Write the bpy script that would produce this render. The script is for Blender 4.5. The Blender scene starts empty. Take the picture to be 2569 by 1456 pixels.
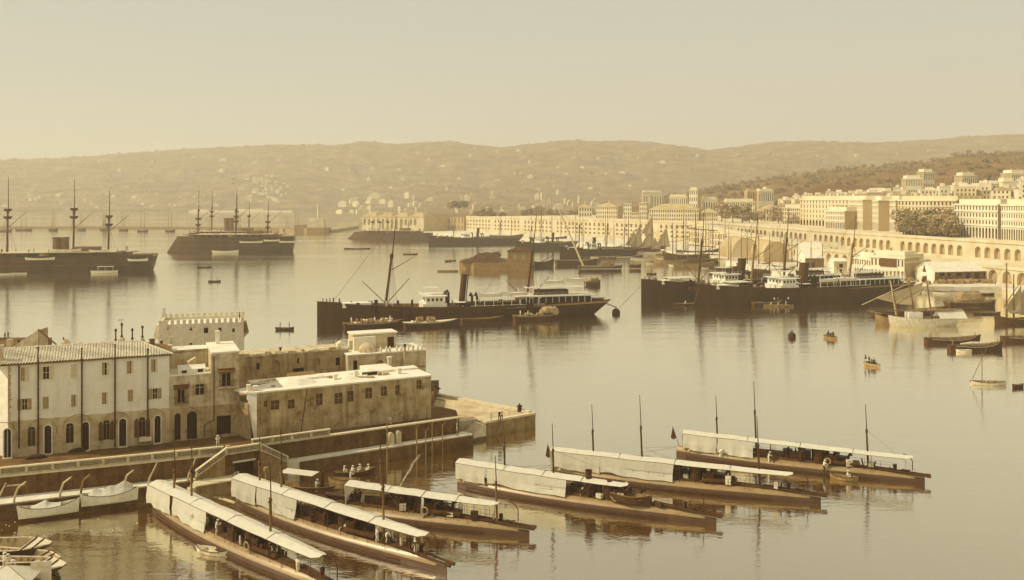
import bpy, math, random
from mathutils import Vector, Matrix
R = math.radians
random.seed(7)
scn = bpy.context.scene
col = scn.collection

# ------------------------------------------------------------------ camera
CAMZ, FPX, CX, CY = 39.0, 2250.0, 1284.0, 500.0     # lens measured on a 2568 px wide picture, horizon at row 500
cam_d = bpy.data.cameras.new('camera'); cam = bpy.data.objects.new('camera', cam_d); col.objects.link(cam)
cam.location = (0, 0, CAMZ); cam.rotation_euler = (R(90), 0, 0)
cam_d.sensor_width = 36.0; cam_d.lens = 36.0 * FPX / 2568.0
cam_d.shift_y = -(728.0 - CY) / 2568.0
cam_d.clip_start = 1.0; cam_d.clip_end = 30000.0
scn.camera = cam
# ------------------------------------------------------------------ sky, sun, exposure
SUN_AZ, SUN_EL = 190.0, 42.0      # azimuth measured anticlockwise from +X; the sun stands to the left of the harbour
sd = Vector((math.cos(R(SUN_AZ)) * math.cos(R(SUN_EL)), math.sin(R(SUN_AZ)) * math.cos(R(SUN_EL)), math.sin(R(SUN_EL))))
world = bpy.data.worlds.new('World'); scn.world = world; world.use_nodes = True
nt = world.node_tree; nt.nodes.clear()
sky = nt.nodes.new('ShaderNodeTexSky'); sky.sky_type = 'NISHITA'; sky.sun_disc = False
sky.sun_elevation = R(SUN_EL); sky.sun_rotation = R(90 - SUN_AZ); sky.dust_density = 4.0; sky.air_density = 1.0
bw = nt.nodes.new('ShaderNodeRGBToBW'); tint = nt.nodes.new('ShaderNodeMixRGB'); tint.blend_type = 'MULTIPLY'; tint.inputs[0].default_value = 1
tint.inputs[2].default_value = (1.0, 0.965, 0.84, 1)
flat = nt.nodes.new('ShaderNodeMixRGB'); flat.inputs[0].default_value = 0.8; flat.inputs[2].default_value = (6.3, 6.12, 5.2, 1)
bg = nt.nodes.new('ShaderNodeBackground'); bg.inputs[1].default_value = 0.1
wo = nt.nodes.new('ShaderNodeOutputWorld')
L = nt.links.new
L(sky.outputs[0], bw.inputs[0]); L(bw.outputs[0], tint.inputs[1]); L(tint.outputs[0], flat.inputs[1]); L(flat.outputs[0], bg.inputs[0]); L(bg.outputs[0], wo.inputs[0])
sun_d = bpy.data.lights.new('sun', 'SUN'); sun_d.energy = 3.5; sun_d.angle = R(0.5); sun_d.color = (1.0, 0.93, 0.74)
sun = bpy.data.objects.new('sun', sun_d); col.objects.link(sun); sun.rotation_euler = sd.to_track_quat('Z', 'Y').to_euler()
scn.view_settings.view_transform = 'Standard'; scn.view_settings.look = 'None'; scn.view_settings.gamma = 1.0
scn.view_settings.exposure = 0.0
scn.render.engine = 'CYCLES'
scn.cycles.use_denoising = True
scn.cycles.max_bounces = 6; scn.cycles.diffuse_bounces = 3; scn.cycles.glossy_bounces = 3; scn.cycles.volume_bounces = 2
scn.cycles.transparent_max_bounces = 8

# ------------------------------------------------------------------ materials (sepia print: every reflectance lies on one brown-to-cream ramp)
RAMP = [(0.0, (.035, .013, .0035)), (.12, (.075, .029, .008)), (.25, (.16, .075, .021)), (.5, (.40, .265, .105)), (.75, (.61, .475, .255)), (.88, (.74, .63, .41)), (1.0, (.87, .815, .655))]
def S(v):
    v = max(0.0, min(1.0, v))
    for (a, ca), (b, cb) in zip(RAMP, RAMP[1:]):
        if v <= b:
            k = (v - a) / (b - a)
            return tuple(ca[i] + (cb[i] - ca[i]) * k for i in range(3)) + (1,)
    return RAMP[-1][1] + (1,)
M = {}
def mat(name, v, rough=.75, var=.12, scale=1.0, bump=0.0, streak=0.0, spec=.1, spots=0.0, stretch=(1, 1, 1), brick=None, metal=0):
    m = bpy.data.materials.new(name); m.use_nodes = True; n = m.node_tree; n.nodes.clear(); k = n.links.new
    out = n.nodes.new('ShaderNodeOutputMaterial'); b = n.nodes.new('ShaderNodeBsdfPrincipled'); k(b.outputs[0], out.inputs[0])
    b.inputs['Roughness'].default_value = rough; b.inputs['Specular IOR Level'].default_value = spec; b.inputs['Metallic'].default_value = metal
    g = n.nodes.new('ShaderNodeNewGeometry'); mp = n.nodes.new('ShaderNodeMapping'); k(g.outputs['Position'], mp.inputs[0]); mp.inputs['Scale'].default_value = stretch
    no = n.nodes.new('ShaderNodeTexNoise'); k(mp.outputs[0], no.inputs['Vector']); no.inputs['Scale'].default_value = scale; no.inputs['Detail'].default_value = 6; no.inputs['Roughness'].default_value = .62
    cr = n.nodes.new('ShaderNodeValToRGB'); k(no.outputs[0], cr.inputs[0])
    cr.color_ramp.elements[0].position = .3; cr.color_ramp.elements[0].color = S(v * (1 - var)); cr.color_ramp.elements[1].position = .7; cr.color_ramp.elements[1].color = S(v * (1 + var))
    last = cr.outputs[0]
    def blend(fac, colour):
        nonlocal last
        mx = n.nodes.new('ShaderNodeMixRGB'); k(fac, mx.inputs[0]); k(last, mx.inputs[1]); mx.inputs[2].default_value = colour; last = mx.outputs[0]
    def ramp(src, lo, hi, top):
        r = n.nodes.new('ShaderNodeMapRange'); k(src, r.inputs[0]); r.inputs[1].default_value = lo; r.inputs[2].default_value = hi; r.inputs[4].default_value = top
        return r.outputs[0]
    if streak:      # rain streaks running down walls
        mp2 = n.nodes.new('ShaderNodeMapping'); k(g.outputs['Position'], mp2.inputs[0]); mp2.inputs['Scale'].default_value = (1.3, 1.3, .12)
        n2 = n.nodes.new('ShaderNodeTexNoise'); k(mp2.outputs[0], n2.inputs['Vector']); n2.inputs['Scale'].default_value = 1.1; n2.inputs['Detail'].default_value = 5
        blend(ramp(n2.outputs[0], .48, .72, streak), S(v * .35))
    if spots:       # fallen plaster and damp patches
        n3 = n.nodes.new('ShaderNodeTexNoise'); k(g.outputs['Position'], n3.inputs['Vector']); n3.inputs['Scale'].default_value = .55; n3.inputs['Detail'].default_value = 9; n3.inputs['Roughness'].default_value = .75
        blend(ramp(n3.outputs[0], .53, .64, spots), S(v * .45))
    if brick:
        bt = n.nodes.new('ShaderNodeTexBrick'); mp3 = n.nodes.new('ShaderNodeMapping'); mp3.inputs['Rotation'].default_value = (R(90), 0, 0); k(g.outputs['Position'], mp3.inputs[0]); k(mp3.outputs[0], bt.inputs[0])
        bt.inputs['Scale'].default_value = brick; bt.inputs['Mortar Size'].default_value = .03; bt.inputs['Color1'].default_value = (0, 0, 0, 1); bt.inputs['Color2'].default_value = (.35, .35, .35, 1); bt.inputs['Mortar'].default_value = (1, 1, 1, 1)
        blend(ramp(bt.outputs[0], 0, 1, .4), S(v * .55))
    k(last, b.inputs['Base Color'])
    if bump:
        bp = n.nodes.new('ShaderNodeBump'); bp.inputs['Strength'].default_value = bump; bp.inputs['Distance'].default_value = .1; k(no.outputs[0], bp.inputs['Height']); k(bp.outputs[0], b.inputs['Normal'])
    M[name] = m
    return m
mat('plaster', .95, .9, .06, .35, .1, streak=.14, spots=.10)
mat('plaster_low', .68, .92, .18, .6, .3, streak=.35, spots=.5)
mat('plaster_stained', .57, .93, .25, .45, .4, streak=.6, spots=.75)
mat('plaster_old', .73, .93, .2, .8, .4, streak=.4, spots=.55)
mat('fort_wall', .88, .93, .08, 1.2, .3, streak=.15, spots=.12)
mat('whitewash', .95, .9, .08, .7, .15, spots=.22)
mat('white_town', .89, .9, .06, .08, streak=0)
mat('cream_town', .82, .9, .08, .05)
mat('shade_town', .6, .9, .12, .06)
mat('arcade_stone', .81, .9, .1, .12, streak=.15)
mat('town_roof', .62, .9, .15, .15)
mat('roof_tile', .86, .85, .2, 2.5, .2)
mat('roof_under', .35, .9, .2, 2.5)
mat('quay_stone', .42, .92, .25, .9, .4, streak=.4, spots=.4)
mat('quay_wall_dark', .25, .92, .3, .8, .5, streak=.6, spots=.6, brick=.8)
mat('paving', .93, .92, .08, .5, .2, spots=.3)
mat('terrace_earth', .24, .95, .35, .35, .4, spots=.5)
mat('pier_stone', .68, .95, .25, .22, .2, spots=.55)
mat('pier_top', .86, .95, .22, .16, .2, spots=.3)
mat('coping', .8, .9, .12, 1.5, .2)
mat('balustrade', .72, .9, .2, 2, .2)
mat('shutter_dark', .22, .7, .2, 3)
mat('shutter_mid', .50, .8, .15, 3)
mat('shutter_pale', .78, .8, .1, 3)
mat('opening', .08, .6, .2, 1)
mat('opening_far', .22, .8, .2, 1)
mat('door_dark', .10, .6, .3, 2.2, stretch=(1, 1, .2))
mat('pipe', .17, .6, .25, 2, stretch=(1, 1, .4))
mat('iron', .07, .5, .3, 1)
mat('black_hull', .12, .5, .35, .25, stretch=(1, 1, .35), spec=.08)
mat('boot_hull', .12, .6, .3, .4)
mat('war_hull', .16, .65, .3, .12, stretch=(1, 1, .6))
mat('war_grey', .30, .65, .25, .2)
mat('war_pale', .75, .7, .1, .2)
mat('far_hull', .12, .7, .3, .1)
mat('tb_hull', .45, .38, .12, .6, .05, spec=.6, metal=.1, stretch=(1, 1, 2), streak=.15)
mat('tb_hull_shade', .15, .45, .2, .6, spec=.5)  # darker hull tone: shade of the rounded lower sides painted in
mat('tb_dark', .11, .6, .35, 1.5)
mat('tb_deck', .15, .8, .35, 1.5)
mat('machinery', .09, .45, .4, 2)
mat('mast_wood', .30, .6, .2, 1.5, stretch=(1, 1, .2))
mat('mast_dark', .14, .6, .25, 1)
mat('mast_pale', .72, .6, .15, 1)
mat('white_paint', .98, .6, .04, .5)
mat('deck_wood', .42, .8, .15, 1.5, stretch=(1, 1, 1))
mat('boat_white', .9, .6, .08, 1.5)
mat('boat_wood', .40, .75, .25, 1.2)
mat('boat_dark', .14, .7, .3, 1.0)
mat('lighter_in', .58, .85, .2, .9, .2, streak=.3)
mat('rope', .30, .9, .2, 5)
mat('cargo_pale', .82, .9, .15, 1.5, .3)
mat('cargo_mid', .5, .9, .25, 1.5, .3)
mat('hay', .42, .95, .35, 1.3, .8)
mat('earth', .14, .95, .4, .35, .8, spots=.4)
mat('masonry', .37, .9, .18, .7, .4, streak=.3, brick=1.2)
mat('buoy', .09, .6, .3, 1)
mat('skin', .35, .6, .1, 4)
mat('cloth_white', .95, .9, .05, 4)
mat('cloth_dark', .10, .9, .2, 4)
mat('hat', .9, .9, .05, 4)
mat('flag', .12, .9, .2, 2)
mat('sail_brown', .60, .9, .15, .3, streak=.3)
mat('leaf', .50, .9, .4, .5)
mat('leaf_near_hill', .32, .95, .2, .012)
mat('trunk', .25, .9, .2, 2)
mat('seabed', .3)
def cloth(name, v, tr=.45):
    m = mat(name, v, .9, .07, 2.2, .55, streak=.12)
    n = m.node_tree; k = n.links.new; p = [x for x in n.nodes if x.type == 'BSDF_PRINCIPLED'][0]; o = [x for x in n.nodes if x.type == 'OUTPUT_MATERIAL'][0]
    t = n.nodes.new('ShaderNodeBsdfTranslucent'); t.inputs[0].default_value = S(v); mx = n.nodes.new('ShaderNodeMixShader'); mx.inputs[0].default_value = tr
    k(p.outputs[0], mx.inputs[1]); k(t.outputs[0], mx.inputs[2]); k(mx.outputs[0], o.inputs[0])
cloth('canvas', 1.0, .3); cloth('canvas_side', 1.0, .4); cloth('sail', .74, .35)

# ------------------------------------------------------------------ helpers
class Fr:
    """A vertical plane through (x, y) at an angle: local x runs along it, local y away from it."""
    def __init__(s, o, ang=None, to=None):
        s.o = Vector((o[0], o[1]))
        if to is not None: ang = math.atan2(to[1] - o[1], to[0] - o[0]); s.L = (Vector(to[:2]) - s.o).length
        s.a = ang; s.u = Vector((math.cos(ang), math.sin(ang))); s.v = Vector((-math.sin(ang), math.cos(ang)))
    def hit(s, px, py, off=0.0):
        dx = (px - CX) / FPX
        Z = (s.o.dot(s.v) + off) / (dx * s.v.x + s.v.y)
        p = Vector((dx * Z, Z))
        return (p - s.o).dot(s.u), CAMZ - (py - CY) / FPX * Z
    def pt(s, u, v=0.0, z=0.0):
        p = s.o + s.u * u + s.v * v
        return Vector((p.x, p.y, z))
    def loc(s, w):
        p = Vector(w[:2]) - s.o
        return p.dot(s.u), p.dot(s.v)
def G(px, py, h=0.0):
    """Point of the ground (or water) at height h seen at picture position px, py."""
    Z = (CAMZ - h) * FPX / (py - CY)
    return Vector(((px - CX) * Z / FPX, Z, h))
def G2(px, py, Z):
    return Vector(((px - CX) * Z / FPX, Z, CAMZ - (py - CY) * Z / FPX))

class MB:
    def __init__(s): s.v = []; s.f = []; s.m = []
    def add(s, vs, fs, mi=0):
        b = len(s.v); s.v += [tuple(x) for x in vs]
        for f in fs: s.f.append([b + i for i in f]); s.m.append(mi)
        return s
    def hexa(s, p, mi=0):
        return s.add(p, [(3, 2, 1, 0), (4, 5, 6, 7), (0, 1, 5, 4), (1, 2, 6, 5), (2, 3, 7, 6), (3, 0, 4, 7)], mi)
    def box(s, x0, x1, y0, y1, z0, z1, mi=0):
        return s.hexa([(x0, y0, z0), (x1, y0, z0), (x1, y1, z0), (x0, y1, z0), (x0, y0, z1), (x1, y0, z1), (x1, y1, z1), (x0, y1, z1)], mi)
    def obox(s, c, size, rz=0, mi=0, ry=0):
        mt = Matrix.Translation(Vector(c)) @ Matrix.Rotation(rz, 4, 'Z') @ Matrix.Rotation(ry, 4, 'Y'); h = [x / 2 for x in size]
        ps = [mt @ Vector((a * h[0], b * h[1], d * h[2])) for d in (-1, 1) for a, b in ((-1, -1), (1, -1), (1, 1), (-1, 1))]
        return s.hexa(ps, mi)
    def prism(s, poly, z0, z1, mi=0):
        n = len(poly); vs = [(x, y, z0) for x, y in poly] + [(x, y, z1) for x, y in poly]
        return s.add(vs, [list(range(n))[::-1], list(range(n, 2 * n))] + [(i, (i + 1) % n, n + (i + 1) % n, n + i) for i in range(n)], mi)
    def yprism(s, poly, y0, y1, mi=0):     # outline in x,z pushed along y
        n = len(poly); vs = [(x, y0, z) for x, z in poly] + [(x, y1, z) for x, z in poly]
        return s.add(vs, [list(range(n)), list(range(n, 2 * n))[::-1]] + [((i + 1) % n, i, n + i, n + (i + 1) % n) for i in range(n)], mi)
    def tube(s, p, q, r0, r1=None, n=8, mi=0, cap=True):
        p = Vector(p); q = Vector(q); r1 = r0 if r1 is None else r1; d = (q - p)
        if d.length < 1e-6: return s
        d.normalize(); a = d.orthogonal().normalized(); b = d.cross(a)
        vs = []
        for c, r in ((p, r0), (q, r1)):
            for i in range(n):
                t = 2 * math.pi * i / n; vs.append(c + (a * math.cos(t) + b * math.sin(t)) * r)
        fs = [(i, (i + 1) % n, n + (i + 1) % n, n + i) for i in range(n)]
        if cap: fs += [list(range(n))[::-1], list(range(n, 2 * n))]
        return s.add(vs, fs, mi)
    def path(s, pts, r, n=6, mi=0):
        for i, (a, b) in enumerate(zip(pts, pts[1:])):
            ra = r[i] if isinstance(r, (list, tuple)) else r; rb = r[i + 1] if isinstance(r, (list, tuple)) else r
            s.tube(a, b, ra, rb, n, mi)
        return s
    def lathe(s, prof, c=(0, 0, 0), n=12, mi=0, axis='z'):
        vs = []; c = Vector(c)
        for r, h in prof:
            for i in range(n):
                t = 2 * math.pi * i / n
                a, b = r * math.cos(t), r * math.sin(t)
                vs.append(c + (Vector((a, b, h)) if axis == 'z' else Vector((h, a, b))))
        fs = []
        for j in range(len(prof) - 1):
            for i in range(n): fs.append((j * n + i, j * n + (i + 1) % n, (j + 1) * n + (i + 1) % n, (j + 1) * n + i))
        k = (len(prof) - 1) * n
        fs += [list(range(n))[::-1], [k + i for i in range(n)]]
        return s.add(vs, fs, mi)
    def loft(s, rings, mi=0, closed=True, caps=True, band=None):
        n = len(rings[0]); vs = [p for r in rings for p in r]; b = len(s.v); s.v += [tuple(x) for x in vs]
        for j in range(len(rings) - 1):
            for i in range(n if closed else n - 1):
                s.f.append([b + j * n + i, b + j * n + (i + 1) % n, b + (j + 1) * n + (i + 1) % n, b + (j + 1) * n + i]); s.m.append(band[i] if band else mi)
        if caps and closed:
            s.f.append([b + i for i in range(n)][::-1]); s.m.append(mi); s.f.append([b + (len(rings) - 1) * n + i for i in range(n)]); s.m.append(mi)
        return s
    def build(s, name, mats, parent=None, smooth=False, loc=None):
        me = bpy.data.meshes.new(name); me.from_pydata(s.v, [], s.f)
        if not isinstance(mats, (list, tuple)): mats = [mats]
        for m in mats: me.materials.append(M[m])
        for p, mi in zip(me.polygons, s.m):
            p.material_index = mi
            if smooth: p.use_smooth = True
        if smooth:
            try: me.set_sharp_from_angle(angle=R(40))
            except Exception: pass
        import bmesh
        bm = bmesh.new(); bm.from_mesh(me); bmesh.ops.recalc_face_normals(bm, faces=bm.faces); bm.to_mesh(me); bm.free()
        o = bpy.data.objects.new(name, me); col.objects.link(o)
        if parent is not None: o.parent = parent
        if loc is not None: o.location = loc
        return o
def tag(o, label=None, cat=None, group=None, kind=None):
    if label: o['label'] = label
    if cat: o['category'] = cat
    if group: o['group'] = group
    if kind: o['kind'] = kind
    return o
def empty(name, fr=None, z=0.0, loc=None, rz=0.0):
    o = bpy.data.objects.new(name, None); col.objects.link(o); o.empty_display_size = .1
    if fr is not None: o.location = (fr.o.x, fr.o.y, z); o.rotation_euler = (0, 0, fr.a)
    if loc is not None: o.location = loc; o.rotation_euler = (0, 0, rz)
    return o
KIDS = {}
def copy_tree(o, loc=None, rz=None, label=None, scale=None, parent=None, group=None):
    c = o.copy(); col.objects.link(c)
    if parent is not None: c.parent = parent
    for ch in o.children_recursive if False else list(o.children): copy_tree(ch, parent=c)
    if loc is not None: c.location = loc
    if rz is not None: c.rotation_euler = (0, 0, rz)
    if scale is not None: c.scale = (scale,) * 3 if not isinstance(scale, (tuple, list)) else scale
    if label: c['label'] = label
    if group: c['group'] = group
    return c
# ------------------------------------------------------------------ water
def water_material():
    m = bpy.data.materials.new('harbour_water'); m.use_nodes = True; n = m.node_tree; n.nodes.clear(); k = n.links.new
    out = n.nodes.new('ShaderNodeOutputMaterial'); d = n.nodes.new('ShaderNodeBsdfDiffuse'); d.inputs[0].default_value = (.12, .055, .013, 1)
    gl = n.nodes.new('ShaderNodeBsdfGlossy');  gl.inputs[0].default_value = (1.0, .965, .82, 1)
    lw = n.nodes.new('ShaderNodeLayerWeight'); lw.inputs[0].default_value = .5
    mr = n.nodes.new('ShaderNodeMapRange'); k(lw.outputs['Facing'], mr.inputs[0]); mr.inputs[1].default_value = .62; mr.inputs[2].default_value = .82; mr.inputs[3].default_value = .63; mr.inputs[4].default_value = .95
    mx = n.nodes.new('ShaderNodeMixShader'); k(mr.outputs[0], mx.inputs[0]); k(d.outputs[0], mx.inputs[1]); k(gl.outputs[0], mx.inputs[2]); k(mx.outputs[0], out.inputs[0])
    g = n.nodes.new('ShaderNodeNewGeometry')
    prev = None
    for sc, st, strength, dist in (((1, 1.8, 1), 1.5, .6, .03), ((1, 2.4, 1), .3, .7, .075), ((1, 3, 1), .045, .6, .15)):
        mp = n.nodes.new('ShaderNodeMapping'); k(g.outputs['Position'], mp.inputs[0]); mp.inputs['Scale'].default_value = sc
        no = n.nodes.new('ShaderNodeTexNoise'); k(mp.outputs[0], no.inputs['Vector']); no.inputs['Scale'].default_value = st; no.inputs['Detail'].default_value = 3
        bp = n.nodes.new('ShaderNodeBump'); bp.inputs['Strength'].default_value = strength; bp.inputs['Distance'].default_value = dist; k(no.outputs[0], bp.inputs['Height'])
        if prev: k(prev, bp.inputs['Normal'])
        prev = bp.outputs[0]
    k(prev, gl.inputs['Normal'])
    mp = n.nodes.new('ShaderNodeMapping'); k(g.outputs['Position'], mp.inputs[0]); mp.inputs['Scale'].default_value = (.006, .022, 1); no = n.nodes.new('ShaderNodeTexNoise'); k(mp.outputs[0], no.inputs['Vector']); no.inputs['Scale'].default_value = 1.0; no.inputs['Detail'].default_value = 4
    r_ = n.nodes.new('ShaderNodeMapRange'); k(no.outputs[0], r_.inputs[0]); r_.inputs[1].default_value = .42; r_.inputs[2].default_value = .66; r_.inputs[3].default_value = .03; r_.inputs[4].default_value = .16; k(r_.outputs[0], gl.inputs['Roughness'])
    M['water'] = m
water_material()
w = MB(); w.add([(-6500, -300, 0), (6500, -300, 0), (6500, 5500, 0), (-6500, 5500, 0)], [(0, 1, 2, 3)])
tag(w.build('water', 'water'), kind='structure', label='calm pale harbour water with brown reflections')

# ------------------------------------------------------------------ hills
from mathutils import noise
def interp(tab, x):
    if x <= tab[0][0]: return tab[0][1]
    for (a, ya), (b, yb) in zip(tab, tab[1:]):
        if x <= b: return ya + (yb - ya) * (x - a) / (b - a)
    return tab[-1][1]
RIDGE = [(-600, 425), (0, 405), (150, 400), (300, 390), (450, 380), (600, 372), (690, 368), (800, 370), (830, 374), (900, 362), (1000, 366), (1060, 362), (1130, 358), (1200, 370), (1260, 374), (1330, 366), (1420, 360), (1500, 362), (1560, 358), (1650, 362), (1720, 372), (1780, 380), (1850, 374), (1930, 362), (2020, 358), (2180, 362), (2330, 355), (2480, 345), (2568, 343), (3200, 335)]
NEAR = [(1560, 512), (1700, 492), (1829, 466), (1898, 452), (2006, 441), (2100, 426), (2194, 417), (2290, 411), (2347, 402), (2413, 388), (2568, 382), (3200, 370)]
def hill_material(name, v, v2, scale):
    m = bpy.data.materials.new(name); m.use_nodes = True; n = m.node_tree; n.nodes.clear(); k = n.links.new
    out = n.nodes.new('ShaderNodeOutputMaterial'); d = n.nodes.new('ShaderNodeBsdfDiffuse'); k(d.outputs[0], out.inputs[0]); g = n.nodes.new('ShaderNodeNewGeometry')
    a = n.nodes.new('ShaderNodeTexNoise'); a.inputs['Scale'].default_value = scale; a.inputs['Detail'].default_value = 10; a.inputs['Roughness'].default_value = .72
    mp = n.nodes.new('ShaderNodeMapping'); mp.inputs['Scale'].default_value = (1, .6, 3.2); k(g.outputs['Position'], mp.inputs[0]); k(mp.outputs[0], a.inputs['Vector'])
    cr = n.nodes.new('ShaderNodeValToRGB'); k(a.outputs[0], cr.inputs[0]); e = cr.color_ramp.elements
    e[0].position = .42; e[0].color = S(v); e[1].position = .66; e[1].color = S(v2); k(cr.outputs[0], d.inputs[0]); M[name] = m
hill_material('hill_far', .14, .38, .016); hill_material('hill_near', .22, .36, .02)
def far_z(px, t):
    Z = 2760 + 1840 * t
    top = CAMZ + (CY - interp(RIDGE, px)) * 4600 / FPX
    prof = t ** 1.25 * (1 - .12 * math.sin(t * 6.0))
    if t > .99: prof = 1.0
    x = (px - CX) * Z / FPX
    n = noise.fractal(Vector((x * .0016, Z * .0016, 3.1)), .8, 2.1, 8) * 66 * math.sin(math.pi * min(1, t)) ** .8
    n += noise.noise(Vector((x * .03, Z * .01, 0))) * 5 * t
    return x, Z, 5 + (top - 5) * prof + n
def sheet(rows, name, m):
    b = MB(); nc = len(rows[0])
    for r in rows: b.v += r
    for j in range(len(rows) - 1):
        for i in range(nc - 1): b.f.append([j * nc + i, j * nc + i + 1, (j + 1) * nc + i + 1, (j + 1) * nc + i]); b.m.append(0)
    return b.build(name, m, smooth=True)
cols_px = [-620 + 6 * i for i in range(627)]
rows = [[(lambda q: (q[0], q[1], q[2]))(far_z(px, j / 60)) for px in cols_px] for j in range(61)]
rows.append([((px - CX) * 5200 / FPX, 5200, -10) for px in cols_px])
rows.insert(0, [((px - CX) * 2700 / FPX, 2700, -3) for px in cols_px])
tag(sheet(rows, 'hills', 'hill_far'), kind='structure', label='hazy wooded hills closing the far side of the bay')
def near_foot(px): return interp([(1560, 1250), (1800, 1100), (2000, 860), (2568, 640), (3200, 560)], px)
def near_z(px, t):
    zf = near_foot(px); Z = zf + (1750 - zf) * t; top = CAMZ + (CY - interp(NEAR, px)) * 1750 / FPX
    x = (px - CX) * Z / FPX
    n = noise.fractal(Vector((x * .006, Z * .006, 9.1)), 1.0, 2.0, 5) * 14 * math.sin(math.pi * t) + noise.noise(Vector((x * .05, Z * .05, 2))) * 3.5 * t
    return x, Z, 19 + (top - 19) * t ** .85 + n
npx = [1560 + 8 * i for i in range(206)]
rows = [[near_z(px, j / 30) for px in npx] for j in range(31)]
rows.append([((px - CX) * 2100 / FPX, 2100, 0) for px in npx]); rows.insert(0, [((px - CX) * (near_foot(px) - 15) / FPX, near_foot(px) - 15, 5) for px in npx])
tag(sheet(rows, 'hills', 'hill_near'), kind='structure', label='darker wooded slope rising behind the town')
# low land: far shore plain, quay, boulevard plateau
b = MB(); b.prism([(-2600, 2740), (-360, 2740), (-230, 1900), (-96, 1050), (500, 1050), (1600, 1500), (3000, 2900), (-3000, 2900)], -2, 5)
tag(b.build('ground', 'hill_near'), kind='structure')
BL = [(-52, 1022), (62, 882), (164, 752), (198, 542), (229, 402), (243, 320)]
b = MB(); b.prism([(BL[0][0] + 3, BL[0][1] + 8), (62, 890), (170, 754), (204, 543), (235, 402), (249, 318), (900, 318), (1500, 1200), (300, 1300)], 0, 18.9)
tag(b.build('terrace_ground', 'cream_town'), kind='structure')
QUAY = [(-118, 1062), (-112, 985), (-40, 905), (40, 800), (96, 700), (122, 600), (128, 520), (132, 462), (141, 418), (163, 376), (203, 372), (205, 352), (260, 345), (320, 345), (320, 1062)]
b = MB(); b.prism(QUAY, -2, 2.5)
tag(b.build('quay', 'pier_top'), kind='structure')

# ------------------------------------------------------------------ walls with real openings
def arch_pts(x0, x1, z0, z1, n=8):
    r = (x1 - x0) / 2; zc = z1 - r
    return [(x0 + r - r * math.cos(math.pi * i / n), zc + r * math.sin(math.pi * i / n)) for i in range(n + 1)]
def holed_wall(mb, x0, x1, z0, z1, holes, depth=.3, y=0.0, mi=0, n=8):
    """front sheet at local y with openings (ax, bx, az, bz, arched) and their reveals going back by depth"""
    xs = sorted({x0, x1} | {h[0] for h in holes} | {h[1] for h in holes}); zs = sorted({z0, z1} | {h[2] for h in holes} | {h[3] for h in holes})
    xs = [x for x in xs if x0 <= x <= x1]; zs = [z for z in zs if z0 <= z <= z1]
    for a, b_ in zip(xs, xs[1:]):
        cx = (a + b_) / 2
        hs = [h for h in holes if h[0] < cx < h[1]]
        run = None
        for c, d in zip(zs, zs[1:]):
            cz = (c + d) / 2; solid = not any(h[2] < cz < h[3] for h in hs)
            if solid: run = (run[0], d) if run else (c, d)
            if (not solid or d == zs[-1]) and run:
                mb.add([(a, y, run[0]), (b_, y, run[0]), (b_, y, run[1]), (a, y, run[1])], [(0, 1, 2, 3)], mi); run = None
    for h in holes:
        ax, bx, az, bz = h[:4]
        if len(h) > 4 and h[4]:
            pts = arch_pts(ax, bx, az, bz, n); m = len(pts) // 2
            for i in range(len(pts) - 1):
                p, q = pts[i], pts[i + 1]
                mb.add([(p[0], y, p[1]), (q[0], y, q[1]), (q[0], y, bz), (p[0], y, bz)], [(0, 1, 2, 3)], mi)
                mb.add([(p[0], y, p[1]), (q[0], y, q[1]), (q[0], y + depth, q[1]), (p[0], y + depth, p[1])], [(0, 1, 2, 3)], mi)
            zt = pts[0][1]
        else:
            zt = bz; mb.add([(ax, y, bz), (bx, y, bz), (bx, y + depth, bz), (ax, y + depth, bz)], [(0, 1, 2, 3)], mi)
        mb.add([(ax, y, az), (ax, y + depth, az), (ax, y + depth, zt), (ax, y, zt)], [(0, 1, 2, 3)], mi)
        mb.add([(bx, y, az), (bx, y + depth, az), (bx, y + depth, zt), (bx, y, zt)], [(0, 1, 2, 3)], mi)
        mb.add([(ax, y, az), (bx, y, az), (bx, y + depth, az), (ax, y + depth, az)], [(0, 1, 2, 3)], mi)
    return mb
def pane(ax, bx, az, bz, arched, name, m, parent, y, kids=None):
    b = MB()
    poly = ([(ax, az)] + arch_pts(ax, bx, az, bz) + [(bx, az)]) if arched else [(ax, az), (ax, bz), (bx, bz), (bx, az)]
    b.yprism(poly, y, y + .06)
    return b.build(name, m, parent)

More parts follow.
